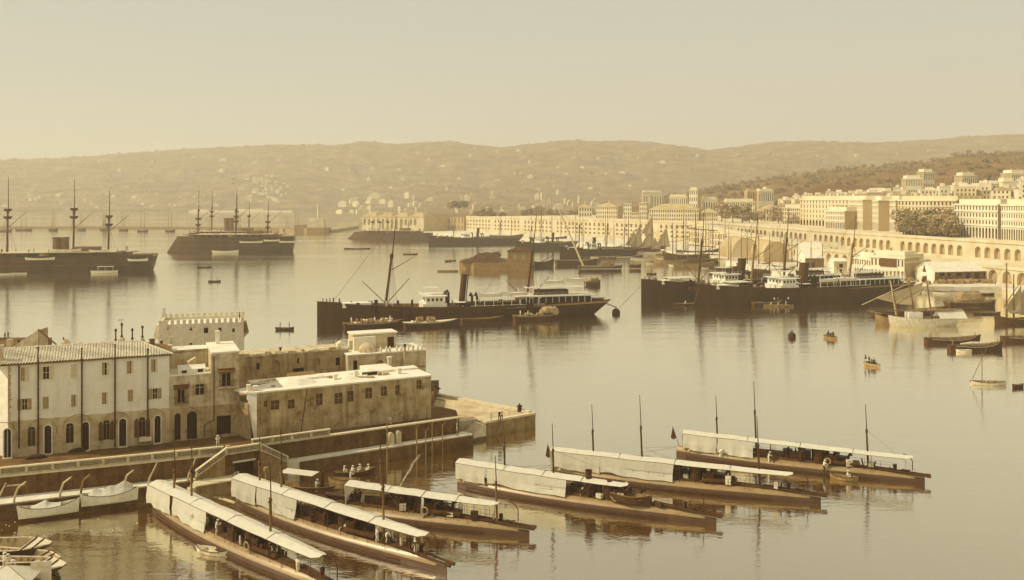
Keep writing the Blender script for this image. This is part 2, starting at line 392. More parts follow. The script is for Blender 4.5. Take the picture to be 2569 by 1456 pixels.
def arcade(name, a, b_, z0, z1, bay, rows, label, m='arcade_stone', depth=1.6, cope=.9, y_top=None, thick=3.0, z_at=None, cat='arcaded wall', group=None):
    """arched retaining wall between two ground points; rows = list of (z0, z1, width share, arched)"""
    fr = Fr(a, to=b_); Lw = fr.L; e = tag(empty(name, fr), label, cat, group); n = max(1, int(Lw / bay)); bw_ = Lw / n
    holes = []
    for i in range(n):
        if i % 9 == 8: continue
        for (ra, rb, share, ar) in rows:
            c = (i + .5) * bw_; wd = bw_ * share / 2
            top = z_at(c) if z_at else z1
            if rb > top - .8: continue
            holes.append((c - wd, c + wd, ra, rb, ar))
    w = MB()
    if z_at:     # sloping top: one column per bay
        for i in range(n):
            top = min(z_at(i * bw_), z_at((i + 1) * bw_)); hs = [h for h in holes if i * bw_ < h[0] < (i + 1) * bw_]
            holed_wall(w, i * bw_, (i + 1) * bw_, z0, top, hs, depth, n=6)
            w.add([(i * bw_, 0, top), ((i + 1) * bw_, 0, top), ((i + 1) * bw_, 0, z_at((i + 1) * bw_)), (i * bw_, 0, z_at(i * bw_))], [(0, 1, 2, 3)])
        w.add([(0, thick, z_at(0)), (Lw, thick, z_at(Lw)), (Lw, 0, z_at(Lw)), (0, 0, z_at(0))], [(0, 1, 2, 3)])
    else:
        holed_wall(w, 0, Lw, z0, z1, holes, depth, n=6)
        w.add([(0, 0, z1), (Lw, 0, z1), (Lw, thick, z1), (0, thick, z1)], [(0, 1, 2, 3)])
    w.add([(0, 0, z0), (0, thick, z0), (0, thick, z_at(0) if z_at else z1), (0, 0, z_at(0) if z_at else z1)], [(0, 1, 2, 3)])
    w.add([(Lw, 0, z0), (Lw, thick, z0), (Lw, thick, z_at(Lw) if z_at else z1), (Lw, 0, z_at(Lw) if z_at else z1)], [(0, 1, 2, 3)])
    w.build('wall', m, e)
    back = MB(); za, zb = (z_at(0), z_at(Lw)) if z_at else (z1, z1)
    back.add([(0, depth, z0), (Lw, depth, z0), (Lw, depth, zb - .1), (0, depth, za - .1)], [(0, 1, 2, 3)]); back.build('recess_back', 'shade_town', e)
    c = MB(); c.hexa([(-.3, -.45, za - .5), (Lw + .3, -.45, zb - .5), (Lw + .3, .5, zb - .5), (-.3, .5, za - .5), (-.3, -.45, za + .15), (Lw + .3, -.45, zb + .15), (Lw + .3, .5, zb + .15), (-.3, .5, za + .15)])
    c.hexa([(-.2, -.2, za + .15), (Lw + .2, -.2, zb + .15), (Lw + .2, .2, zb + .15), (-.2, .2, za + .15), (-.2, -.2, za + cope), (Lw + .2, -.2, zb + cope), (Lw + .2, .2, zb + cope), (-.2, .2, za + cope)])
    c.build('parapet', m, e)
    return e
row3 = [(13.2, 16.6, .42, True), (9.6, 11.5, .5, True), (5.8, 7.7, .5, True)]
arcade('arcaded_quay_wall', BL[0], BL[1], 2.5, 18.9, 5.6, row3, 'left stretch of the long pale harbour wall with three rows of small arches')
arcade('arcaded_quay_wall', BL[1], BL[2], 2.5, 18.9, 6.0, row3, 'middle stretch of the long harbour wall with arches behind the moored ships')
arcade('arcaded_quay_wall', BL[2], BL[3], 2.5, 18.9, 6.5, [(12.4, 16.8, .55, True), (4, 9.5, .6, True)], 'bright arcaded boulevard wall receding behind the sloping ramp')
arcade('arcaded_quay_wall', BL[3], BL[4], 2.5, 18.9, 6.2, [(11.0, 16.4, .62, True), (4, 9, .6, True)], 'upper arcaded boulevard wall under the seafront town blocks')
arcade('arcaded_quay_wall', BL[4], BL[5], 2.5, 18.9, 6.2, [(11.0, 16.4, .62, True), (4, 9, .6, True)], 'upper arcaded boulevard wall at the right edge of the photo')
# ramp falling from the boulevard down to the quay
RA, RB = (146, 742), (184, 512)
arcade('arcaded_ramp', RA, RB, 2.5, 0, 5.0, [(4.0, 7.6, .55, True), (8.6, 12.6, .55, True), (13.2, 15.6, .5, True)], 'long pale arcaded ramp sloping down from the boulevard to the quay', z_at=lambda s: 18.9 - s * 10.5 / 233, thick=12, cat='ramp')
arcade('arcaded_lower_wall', (176, 530), (206, 402), 2.5, 9.5, 7.5, [(3.4, 8.3, .6, True)], 'lower terrace wall of tall arches behind the customs building', thick=24, cat='arcaded wall')
arcade('arcaded_lower_wall', (206.3, 402), (224, 322), 2.5, 9.5, 7.5, [(3.0, 8.4, .62, True)], 'lower terrace wall with big arches beside the long stone warehouse', thick=24, cat='arcaded wall')

# ------------------------------------------------------------------ town blocks
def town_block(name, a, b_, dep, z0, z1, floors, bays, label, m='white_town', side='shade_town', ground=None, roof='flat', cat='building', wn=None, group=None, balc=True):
    fr = Fr(a, to=b_); Lw = fr.L; e = tag(empty(name, fr), label, cat, group)
    holes = []; gh = 0
    bwid = Lw / bays
    zb = z0
    if ground:
        gh = ground
        for i in range(bays): c = (i + .5) * bwid; holes.append((c - bwid * .33, c + bwid * .33, z0 + .2, z0 + gh - .8, True))
        zb = z0 + gh
    fh = (z1 - zb) / floors; wins = []
    for f_ in range(floors):
        for i in range(bays):
            c = (i + .5) * bwid; h = (c - min(.65, bwid * .22), c + min(.65, bwid * .22), zb + fh * (f_ + .22), zb + fh * (f_ + .8), False); holes.append(h); wins.append(h)
    w = MB(); holed_wall(w, 0, Lw, z0, z1, holes, .5, n=6)
    w.build('front_wall', m, e)
    s = MB()
    for x in (0, Lw): s.add([(x, 0, z0), (x, dep, z0), (x, dep, z1), (x, 0, z1)], [(0, 1, 2, 3)])
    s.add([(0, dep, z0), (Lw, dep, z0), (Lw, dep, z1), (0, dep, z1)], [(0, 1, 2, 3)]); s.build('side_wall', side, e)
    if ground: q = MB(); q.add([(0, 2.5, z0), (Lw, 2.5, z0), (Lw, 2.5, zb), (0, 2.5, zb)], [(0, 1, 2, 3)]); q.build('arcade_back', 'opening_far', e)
    src = None
    for h in wins:
        if src is None:
            p = MB(); wd = (h[1] - h[0]) / 2; hh = h[3] - h[2]; p.box(-wd, wd, .3, .36, 0, hh); src = p.build('window', 'opening_far', e, loc=((h[0] + h[1]) / 2, 0, h[2]))
        else:
            c = src.copy(); col.objects.link(c); c.parent = e; c.location = ((h[0] + h[1]) / 2, 0, h[2])
    t = MB()
    t.box(-.4, Lw + .4, -.5, 0.02, z1 - .5, z1 + .1)
    if balc:
        for f_ in range(0, floors): t.box(-.1, Lw + .1, -.45 if f_ in (0, floors - 1) else -.22, -.01, zb + fh * f_ - .12, zb + fh * f_ + .12)
    t.build('cornice', m, e)
    if roof == 'flat':
        r = MB(); r.box(-.4, Lw + .4, .03, dep + .3, z1 + .0, z1 + .35); r.build('roof', 'white_town', e)
        a_ = MB(); a_.box(1.2, Lw - 1.2, 2.2, dep - 1.5, z1 + .35, z1 + 2.8)
        at = a_.build('attic', m, e)
        q = MB()
        for i in range(int(Lw / 5)): q.box(2 + i * 5, 2.8 + i * 5, 4, 5, z1 + 2.8, z1 + 4.0)
        if q.v: q.build('chimney_row', side, at)
    elif roof == 'hip':
        o = .6; h = min(dep, Lw) * .24; r = MB(); k = dep / 2
        r.add([(-o, -o, z1), (Lw + o, -o, z1), (Lw + o, dep + o, z1), (-o, dep + o, z1), (k, dep / 2, z1 + h), (Lw - k, dep / 2, z1 + h)], [(0, 1, 5, 4), (1, 2, 5), (2, 3, 4, 5), (3, 0, 4), (3, 2, 1, 0)]); r.build('roof', 'town_roof', e)
    return e
T = town_block
# seafront blocks on the boulevard, far to near
T('apartment_building', (222, 692), (236, 622), 26, 18.9, 38.6, 4, 16, 'long shaded seafront block with a dark ground floor left of the bright blocks', m='cream_town', ground=5.5)
T('apartment_building', (214.5, 614), (219.5, 592), 12, 18.9, 31.0, 2, 11, 'low white block with a colonnade in front of the long shaded block', ground=5.5)
T('apartment_building', (231.5, 616), (226, 578), 15, 18.9, 38.5, 4, 12, 'tall narrow white seafront block, leftmost of three with dark side walls', ground=6)
T('apartment_building', (234.5, 596), (229.5, 562), 15, 18.9, 38.0, 4, 12, 'tall white seafront block, middle one of three with dark side walls', ground=6)
T('apartment_building', (237.0, 574), (235.3, 550), 12, 18.9, 38.3, 4, 11, 'white seafront block beside the tree filled square, right of two like it', ground=6)
T('apartment_building', (236.0, 549), (249.5, 504), 20, 18.9, 38.2, 4, 16, 'cream block with long balconies rising behind the trees of the square', m='cream_town', ground=5)
T('apartment_building', (238.5, 484), (241.5, 446), 16, 18.9, 36.2, 3, 14, 'large bright seafront block with tall arcade right of the square', ground=6.5)
T('apartment_building', (240.5, 441), (244, 410), 16, 18.9, 36.2, 3, 18, 'bright seafront block with arcade cut by the right edge of the photo', ground=6.5)
# barracks and mills behind the long wall
def T2(name, x0, x1, ytop, ybot, Z, dep, floors, bays, label, ang=0, **kw):
    a = G2(x0, ybot, Z); z1 = CAMZ - (ytop - CY) * Z / FPX; z0 = min(18.5, a.z)
    b_ = G2(x1, ybot, Z + (x1 - x0) * Z / FPX * math.tan(R(ang)))
    return T(name, (a.x, a.y), (b_.x, b_.y), dep, z0 if 'z0' not in kw else kw.pop('z0'), z1, floors, bays, label, **kw)
T2('barracks_building', 1494, 1548, 518, 545, 930, 28, 3, 10, 'white three storey hall with pale hipped roof left of the two square towers', ang=-18, roof='hip', balc=False)
T2('town_tower', 1564, 1584, 511, 549, 900, 12, 4, 4, 'left of two square white towers above the long harbour wall', ang=-14, balc=False, roof='none', cat='tower')
T2('town_tower', 1603, 1623, 508, 551, 880, 12, 4, 4, 'right of two square white towers, next to the tall factory chimney', ang=-14, balc=False, roof='none', cat='tower')
T2('barracks_building', 1585, 1602, 533, 550, 895, 8, 2, 4, 'low white link between the two square towers', ang=-14, balc=False, roof='none')
T2('barracks_building', 1628, 1752, 526, 556, 850, 22, 3, 22, 'very long white barracks above the harbour wall right of the towers', ang=-14, roof='hip', balc=False)
T2('barracks_building', 1756, 1800, 533, 560, 840, 16, 2, 8, 'cream barracks wing at the right end of the long white barracks', ang=-10, roof='hip', m='cream_town', balc=False)
T2('town_house', 1452, 1484, 520, 542, 1010, 12, 2, 5, 'small white villa among trees left of the three storey hall', balc=False, roof='hip')
T2('apartment_building', 1818, 1893, 506, 534, 900, 20, 3, 14, 'wide white building on the slope behind the trees', ang=-8, balc=False)
T2('town_house', 1874, 1900, 481, 502, 1050, 14, 2, 4, 'shaded house beside the domed hall on the slope', m='shade_town', balc=False)
dh = T2('domed_hall', 1903, 1941, 480, 503, 1040, 16, 2, 7, 'white domed hall high above the wide white building', balc=False)
b = MB(); dl = dh.location; b.lathe([(3.6, 0), (3.5, 1.6), (2.8, 3.2), (1.6, 4.4), (.3, 5)], (9, 6, CAMZ + 20 * 1040 / FPX + .3), 12); b.build('dome', 'white_town', dh, smooth=True)
T2('town_house', 1728, 1749, 476, 512, 1080, 14, 4, 4, 'tall narrow white house on the slope with a shaded side', balc=False, ang=-20)
T2('town_house', 1678, 1724, 494, 516, 1090, 14, 2, 9, 'broad white house on the slope left of the tall narrow house', balc=False, ang=-10)
T2('town_house', 1612, 1660, 483, 497, 1300, 14, 1, 7, 'low pale house far up the slope behind the chimney', balc=False)
T2('town_house', 1763, 1800, 500, 512, 1090, 10, 1, 6, 'low white house on the slope right of the tall narrow house', balc=False)
T2('apartment_building', 1963, 2008, 522, 568, 735, 18, 3, 9, 'white block with dark ground openings at the top of the ramp', ang=-30, ground=5)
T2('town_house', 1915, 1962, 524, 545, 800, 14, 2, 7, 'shaded house behind the trees near the top of the ramp', m='cream_town', roof='hip', balc=False)
T2('apartment_building', 2271, 2313, 449, 484, 720, 18, 5, 10, 'isolated white hotel with a dark side wall on the wooded slope', ang=-12, balc=False)
T2('town_house', 2316, 2344, 432, 484, 790, 14, 5, 5, 'tall white house just right of the isolated white hotel', balc=False)
T2('town_house', 2413, 2450, 441, 470, 760, 14, 3, 7, 'white house standing alone above the roofs left of the spire', balc=False)
T2('town_house', 2519, 2550, 456, 482, 640, 12, 3, 6, 'white house near the right edge below the tall white block', balc=False)
T2('apartment_building', 2537, 2575, 435, 478, 700, 16, 5, 8, 'tall white block on the slope at the right edge of the photo', balc=False)
# factory chimney and church spire
p = G2(1631, 550, 880); e = tag(empty('factory_chimney', loc=(p.x, p.y, 18)), 'tall dark factory chimney beside the right white tower', 'chimney')
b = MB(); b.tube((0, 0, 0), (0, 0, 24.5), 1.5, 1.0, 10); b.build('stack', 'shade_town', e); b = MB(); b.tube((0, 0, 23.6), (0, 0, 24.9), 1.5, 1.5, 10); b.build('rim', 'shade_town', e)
p = G2(2472, 486, 620); e = tag(empty('church_spire', loc=(p.x, p.y, 0)), 'pale pointed church spire above the town roofs', 'spire')
b = MB(); b.box(-2, 2, -2, 2, 22, 44); b.build('tower', 'white_town', e); b = MB(); b.tube((0, 0, 44), (0, 0, 53), 2.3, .1, 6); b.build('spire', 'white_town', e)

# roofs of the town behind the seafront: individual houses stepping up the slope
random.seed(21)
hb = []
for i in range(7):
    b = MB(); w_, d_, h_ = [(9, 8, 8), (14, 9, 10), (7, 7, 12), (18, 9, 8), (11, 10, 7), (8, 8, 6), (13, 11, 11)][i]
    e = tag(empty('town_house'), 'small white flat-roofed town house on the slope above the seafront blocks', 'house', 'small houses stepping up behind the seafront')
    hs = [(-w_ / 2 + 1.3 + k * 2.4, -w_ / 2 + 2.3 + k * 2.4, fz, fz + 1.5, False) for k in range(int((w_ - 1) / 2.4)) for fz in ([2, 5.2] if h_ < 9 else [2, 5.2, 8.0])]
    holed_wall(b, -w_ / 2, w_ / 2, -9, h_, hs, .5, y=-d_ / 2); b.add([(-w_ / 2, -d_ / 2, -9), (-w_ / 2, d_ / 2, -9), (-w_ / 2, d_ / 2, h_), (-w_ / 2, -d_ / 2, h_)], [(0, 1, 2, 3)]); b.add([(w_ / 2, -d_ / 2, -9), (w_ / 2, d_ / 2, -9), (w_ / 2, d_ / 2, h_), (w_ / 2, -d_ / 2, h_)], [(0, 1, 2, 3)])
    b.build('wall', 'white_town' if i % 3 else 'cream_town', e); q = MB()
    for h in hs: q.box(h[0], h[1], -d_ / 2 + .3, -d_ / 2 + .35, h[2], h[3])
    q.build('window_row', 'opening_far', e)
    b = MB(); b.box(-w_ / 2 - .2, w_ / 2 + .2, -d_ / 2 - .2, d_ / 2 + .2, h_, h_ + .5); b.box(-w_ / 4, w_ / 8, 0, d_ / 3, h_ + .5, h_ + 2.6); b.build('roof', 'white_town' if i != 4 else 'town_roof', e)
    hb.append(e)
used = set()
def spot_house(px, Z, zg, rz):
    src = random.choice(hb)
    loc = ((px - CX) * Z / FPX, Z, zg)
    if src not in used: used.add(src); src.location = loc; src.rotation_euler = (0, 0, rz)
    else: copy_tree(src, loc, rz)
for i in range(120):
    px = random.uniform(1960, 2580); k = random.random() ** 1.3; Z = interp([(1950, 830), (2200, 660), (2590, 560)], px) + k * 150
    ya = interp([(1950, 520), (2100, 506), (2250, 499), (2400, 490), (2580, 480)], px) - k * 14
    spot_house(px, Z, CAMZ - (ya + 7 - CY) * Z / FPX - 4, random.uniform(-.6, .1))
for e in hb:
    if e not in used: spot_house(2300, 700, 30, 0) if False else None

# tiny white houses far away on the hills and along the far shore
fh = []
for i in range(4):
    b = MB(); w_, d_, h_ = [(16, 12, 9), (26, 12, 8), (12, 12, 14), (34, 14, 8)][i]
    b.box(-w_ / 2, w_ / 2, -d_ / 2, d_ / 2, -8, h_); b.box(-w_ / 4, w_ / 3, -d_ / 4, d_ / 3, h_, h_ + 4)
    fh.append((b, i))
protos = []
def far_house(px, y=None, Z=None, z=None, label=None, group=None, sc=1.0, t=None):
    i = random.randrange(4)
    if t is not None: x, Z, z = far_z(px, t)
    else: x = (px - CX) * Z / FPX
    if len(protos) < 4:
        i = len(protos); o = fh[i][0].build('hillside_house', 'cream_town'); protos.append(o)
    else: o = protos[i].copy(); col.objects.link(o)
    o.location = (x, Z, z + 1); o.rotation_euler = (0, 0, random.uniform(-.5, .5)); o.scale = (sc,) * 3
    tag(o, label, 'house', group); return o
def t_for(px, y):      # where on the far slope does the picture row y fall
    best = None
    for j in range(0, 101):
        x, Z, z = far_z(px, j / 100); yy = CY - (z - CAMZ) * FPX / Z
        if best is None or abs(yy - y) < best[0]: best = (abs(yy - y), j / 100)
    return best[1]
lbA, grA = 'tiny white villa scattered on the hazy far hillside', 'villas scattered on the far hills'
for px, y in [(485, 395), (555, 430), (610, 388), (560, 405), (640, 412), (670, 443), (700, 403), (780, 405), (875, 432), (935, 425), (1000, 428), (890, 470), (980, 472), (925, 455), (1060, 462), (1045, 385), (1180, 395), (1245, 385), (1190, 372), (1300, 380), (1330, 408), (1400, 420), (1290, 438), (1305, 436), (1250, 455), (1420, 440), (1440, 396), (1500, 402), (1545, 395), (1600, 400), (1660, 410), (1700, 395), (1520, 440), (1560, 436), (1620, 455), (1580, 470), (1480, 475), (1350, 480), (1400, 486), (1460, 424), (1640, 380), (1750, 395), (1800, 415), (1850, 392), (1890, 400), (1950, 395), (2050, 390), (2150, 392), (2250, 388), (2330, 378), (2520, 372), (860, 478), (820, 425), (250, 410), (300, 430), (380, 428), (540, 460), (1110, 420), (1150, 447), (1210, 470), (1120, 480), (1330, 448), (1010, 452), (1075, 400)]:
    far_house(px, t=t_for(px, y), label=lbA, group=grA, sc=random.uniform(.4, .95))
random.seed(33)
for i in range(130):
    px = random.choice([random.uniform(590, 720), random.uniform(0, 560), random.uniform(620, 700)]); y = random.uniform(440, 512) if px > 560 else random.uniform(486, 522)
    far_house(px, t=t_for(px, y), label='tiny white house in the hazy village across the bay on the left', group='houses of the village across the bay', sc=random.uniform(.3, .65))
for i in range(75):
    px = random.uniform(850, 1500); y = random.uniform(489, 532); Z = interp([(489, 2300), (532, 1350)], y)
    far_house(px, Z=Z, z=CAMZ - (y + 4 - CY) * Z / FPX, label='tiny white house on the plain behind the long arcaded harbour wall', group='houses on the plain behind the harbour wall', sc=random.uniform(.35, .75) * Z / 2300 * 1.2)
b = MB(); b.box(-200, 110, 0, 14, 0, 5); b.box(-60, 20, 2, 12, 5, 9); b.box(-190, -150, 2, 12, 5, 8)
o = b.build('shore_building', 'cream_town'); o.location = ((640 - CX) * 2700 / FPX, 2700, 0); tag(o, 'long low white building on the far shore of the bay', 'building')

# ------------------------------------------------------------------ trees
def crown(mb, c, r, n, leaf, rng, flat=1.0):
    c = Vector(c)
    lobes = [(Vector((rng.uniform(-.6, .6), rng.uniform(-.6, .6), rng.uniform(-.35, .6))) * r, rng.uniform(.38, .62) * r) for _ in range(7)]
    for i in range(n):
        lc, lr = rng.choice(lobes); d = Vector((rng.gauss(0, 1), rng.gauss(0, 1), rng.gauss(0, 1))).normalized()
        p = c + Vector((lc.x, lc.y, lc.z * flat)) + Vector((d.x, d.y, d.z * flat)) * lr * rng.uniform(.6, 1.0)
        a = Vector((rng.gauss(0, 1), rng.gauss(0, 1), rng.gauss(0, .6))).normalized(); b_ = a.orthogonal().normalized(); s = leaf * rng.uniform(.6, 1.3)
        mb.add([p - a * s, p - b_ * s * .7, p + a * s, p + b_ * s * .7], [(0, 1, 2, 3)])
tp = []
rng = random.Random(5)
for i in range(3):
    e = tag(empty('leafy_tree'), 'x', 'tree'); h = (7.5, 9, 6.5)[i]; r = (4.4, 5.0, 4.4)[i]
    b = MB(); b.path([(0, 0, -1), (.1, 0, h * .35), (.3, .2, h * .6)], [.32, .24, .12], 6)
    for k in range(5): a = k * 1.26; b.tube((.1, 0, h * .4), (math.cos(a) * r * .6, math.sin(a) * r * .6, h * .75), .13, .05, 5)
    b.build('trunk', 'trunk', e); b = MB(); crown(b, (0, 0, h * .58), r, 620, .62, rng, .95); b.build('crown', 'leaf', e); tp.append(e)
tused = set()
def tree(px, y, Z, label, group, sc=1.0):
    i = random.randrange(3); e = tp[i]; z = CAMZ - (y - CY) * Z / FPX; loc = ((px - CX) * Z / FPX, Z, z)
    if i not in tused: tused.add(i); e.location = loc; e.scale = (sc,) * 3; e['label'] = label; e['group'] = group; e['name_'] = 0; del e['name_']
    else: copy_tree(e, loc, random.uniform(0, 6), label, sc, group=group)
random.seed(12)
for px in range(2266, 2392, 8):
    for k in (0, 1): tree(px + random.uniform(-3, 3), 587 + (px - 2268) * .05 + k * -3, interp([(2268, 510), (2392, 470)], px) + k * 12, 'bushy tree among those filling the square between the seafront blocks', 'trees filling the seafront square', 1.15 + .25 * k)
for px, y, Z in [(1838, 556, 760), (1862, 556, 760), (1880, 558, 755), (1900, 556, 755), (1810, 556, 780), (1952, 562, 745), (1990, 566, 730)]:
    tree(px, y, Z, 'leafy tree on the boulevard near the top of the ramp', 'trees near the top of the ramp', random.uniform(1.2, 1.9))
for px, y, Z in [(1835, 606, 735), (1815, 610, 725), (1850, 610, 720), (1790, 612, 735)]:
    tree(px, y, Z, 'leafy tree on the quay at the foot of the harbour wall', 'trees at the foot of the harbour wall', random.uniform(1.0, 1.5))
for i in range(26):
    px = random.uniform(1190, 1500); tree(px, 548 - random.random() * 6, random.uniform(1080, 1200), 'dark tree behind the parapet of the long harbour wall', 'trees behind the long harbour wall', random.uniform(.8, 1.5))
for i in range(10): tree(random.uniform(1128, 1170), 524, 1250, 'dark tree in the clump above the arcaded dock building', 'clump of trees above the dock building', 1.1)
# woods that read as one mass
b = MB(); rng = random.Random(9)
for i in range(420):
    px = rng.uniform(1650, 2620); t = min(1, rng.random() ** .6 * 1.02); x, Z, z = near_z(px, t)
    if Z < 760: continue
    r = rng.uniform(3.5, 8); crown(b, (x, Z, z + r * .35), r, 34, 2.2, rng, .7)
tag(b.build('woodland', 'leaf_near_hill'), 'dark woodland covering the slope behind the town', 'woodland', kind='stuff')
b = MB()
for i in range(1500):
    px = rng.uniform(-60, 2620); x, Z, z = far_z(px, 1.0 if i % 2 else rng.uniform(.25, 1)); r = rng.uniform(4, 12) * (.5 + noise.noise(Vector((px * .02, 0, 0))) + .5); crown(b, (x, Z, z + r * .2), max(2, r), 12, 4.5, rng, .6)
tag(b.build('woodland', 'leaf_near_hill'), 'ragged tree line along the far ridge', 'woodland', kind='stuff')

# arcaded dock building with four hump roofs, mole and its fort
fr = Fr((G(903, 580, 2.5).x, 1030), to=(G(903, 580, 2.5).x + 77, 1010)); e = tag(empty('dock_building', fr), 'arcaded dock hall with tall arches and rounded hipped roofs left of the quay', 'building')
holes = [(3.6 + i * 5.6, 6.6 + i * 5.6, 5.0 if i in (3, 4, 5, 6, 7, 8) else 9.5, 16.5 if True else 0, True) for i in range(12)]
b = MB(); holed_wall(b, 0, 77, 2, 18.5, holes, 1.2); b.build('front_wall', 'arcade_stone', e)
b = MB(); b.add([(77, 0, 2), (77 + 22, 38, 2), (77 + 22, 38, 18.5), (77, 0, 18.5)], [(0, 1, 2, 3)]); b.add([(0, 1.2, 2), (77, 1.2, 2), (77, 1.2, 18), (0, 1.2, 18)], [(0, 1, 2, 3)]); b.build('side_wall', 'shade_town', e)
for i in range(4):
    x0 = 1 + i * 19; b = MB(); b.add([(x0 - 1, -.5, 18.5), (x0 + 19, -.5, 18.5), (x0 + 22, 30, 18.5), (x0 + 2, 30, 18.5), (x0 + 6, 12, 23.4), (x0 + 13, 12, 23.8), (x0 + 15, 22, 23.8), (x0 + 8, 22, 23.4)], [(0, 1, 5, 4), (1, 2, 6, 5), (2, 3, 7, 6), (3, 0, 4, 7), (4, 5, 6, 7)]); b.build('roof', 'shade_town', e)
# big shaded shed right of it
T('dock_building', (G2(1113, 578, 1040).x, 1040), (G2(1170, 578, 1022).x - 3, 1025), 20, 2.5, 18.0, 2, 6, 'shaded plain building joining the dock hall to the arcaded wall', m='shade_town', balc=False, roof='none')
# breakwater mole across the left background
b = MB(); pts = [G(-320, 572), G(300, 574), G(520, 575), G(700, 577), G(740, 583), G(835, 583), G(880, 576), G(900, 572)]
for a, c in zip(pts, pts[1:]):
    f_ = Fr((a.x, a.y), to=(c.x, c.y)); 
    w_ = 8; q = [f_.pt(0, 0), f_.pt(f_.L, 0), f_.pt(f_.L, w_), f_.pt(0, w_)]; b.prism([(v.x, v.y) for v in q], -1, 2.6 + .01 * len(b.v) / 8)
tag(b.build('breakwater', 'quay_stone'), 'long low stone breakwater across the left background', 'breakwater')
e = tag(empty('harbour_fort', loc=(G(797, 583).x, 1055, 0)), 'square stone mole fort with a slender light tower on top', 'fort')
b = MB(); b.prism([(-14, -8), (-10, -12), (10, -12), (14, -8), (14, 10), (-14, 10)], 0, 5.5); b.build('base_wall', 'quay_stone', e)
b = MB(); holed_wall(b, -9, 9, 5.5, 16, [(-7 + i * 4, -5.5 + i * 4, 10, 13.5, True) for i in range(4)], .5, y=-8); b.box(-9, 9, -7.4, 7, 5.5, 16); b.build('wall', 'arcade_stone', e)
b = MB(); b.tube((1, 0, 16), (1, 0, 33), 1.5, 1.1, 10); b.tube((1, 0, 29), (1, 0, 29.6), 2, 2, 10); b.build('light_tower', 'arcade_stone', e)
b = MB(); b.box(-26, -14, -6, 6, 0, 9); b.build('annex', 'quay_stone', e)

# ------------------------------------------------------------------ quayside sheds
def gable_shed(name, a, b_, dep, z0, zw, zr, label, wall='masonry', gable='whitewash', roof='whitewash', win=None, door=True, cat='warehouse'):
    fr = Fr(a, to=b_); Lw = fr.L; e = tag(empty(name, fr), label, cat)
    holes = [(c - w_ / 2, c + w_ / 2, za, zb, ar) for c, w_, za, zb, ar in (win or [])]
    b = MB(); holed_wall(b, 0, Lw, z0, zw, holes, .3); b.build('long_wall', wall, e)
    for h in holes: pane(h[0], h[1], h[2], h[3], h[4], 'window' if h[2] > z0 + 1 else 'door', 'opening', e, .25)
    b = MB(); b.yprism([(0, 0)], 0, 0) if False else None
    b.add([(0, 0, z0), (0, dep, z0), (0, dep, zw), (0, dep / 2, zr), (0, 0, zw)], [(0, 1, 2, 3, 4)]); b.add([(Lw, 0, z0), (Lw, dep, z0), (Lw, dep, zw), (Lw, dep / 2, zr), (Lw, 0, zw)], [(0, 1, 2, 3, 4)]); b.build('gable_wall', gable, e)
    b = MB(); o = .5; th = .18; dz = o * (zr - zw) / (dep / 2)
    for s_, y0, y1 in ((0, -o, dep / 2), (1, dep + o, dep / 2)):
        b.hexa([(-o, y0, zw - dz), (Lw + o, y0, zw - dz), (Lw + o, y1, zr), (-o, y1, zr), (-o, y0, zw - dz + th), (Lw + o, y0, zw - dz + th), (Lw + o, y1, zr + th), (-o, y1, zr + th)])
    b.build('roof', roof, e)
    if door:
        q = MB(); q.box(-.12, -.02, dep * .4, dep * .6, z0, z0 + 2.6); q.build('door', 'door_dark', e); q = MB(); q.add([(-.1, dep * .42, zw - .6), (-.1, dep * .6, zw - .6), (-.1, dep * .51, zr - .9), (-.02, dep * .42, zw - .6), (-.02, dep * .6, zw - .6), (-.02, dep * .51, zr - .9)], [(0, 1, 2), (3, 4, 5), (0, 1, 4, 3), (1, 2, 5, 4), (2, 0, 3, 5)]); q.build('loft_hatch', 'shutter_dark', e)
    return fr, e
wh = Fr((G(2344, 711.5, 2.5).x, G(2344, 711.5, 2.5).y), to=(G(2531, 707, 2.5).x, G(2531, 707, 2.5).y))
wins = []
for x0, x1, y0, y1, ar in [(2356, 2369, 684.5, 693, 1), (2376, 2385, 685, 693.5, 1), (2398, 2412, 685, 693, 1), (2422, 2434, 685, 710, 0), (2444, 2455, 685, 710, 0), (2467, 2480, 684.5, 693, 1), (2489, 2502, 684, 692.5, 1), (2512, 2525, 684, 692, 1)]:
    u0, z1 = wh.hit(x0, y0); u1, z0 = wh.hit(x1, y1); wins.append(((u0 + u1) / 2, u1 - u0, max(2.55, z0), z1, False))
gable_shed('stone_warehouse', wh.o, (G(2531, 707, 2.5).x, G(2531, 707, 2.5).y), 13, 2.5, 7.6, 11.2, 'long brown stone warehouse with white gable and pale roof on the right quay', win=wins)
fr, e = gable_shed('quay_shed', (G(2019, 674, 2.5).x, G(2019, 674, 2.5).y), (G(2064, 674, 2.5).x + .5, G(2064, 674, 2.5).y), 11, 2.5, 8.2, 12, 'lower shed with dark long wall and white gable left of the customs house', wall='masonry', door=False, win=[(4, 2.5, 2.6, 5.5, 0)])
fr2, e2 = gable_shed('quay_shed', (G(2010, 655, 2.5).x, G(2010, 655, 2.5).y), (G(2063, 655, 2.5).x, G(2063, 655, 2.5).y), 12, 2.5, 9.4, 13, 'upper shed with two painted letters on its wall behind the lower shed', wall='cream_town', win=[(7, 2.2, 6.2, 7.8, 1), (10.2, 2.2, 6.2, 7.8, 1)], door=False)
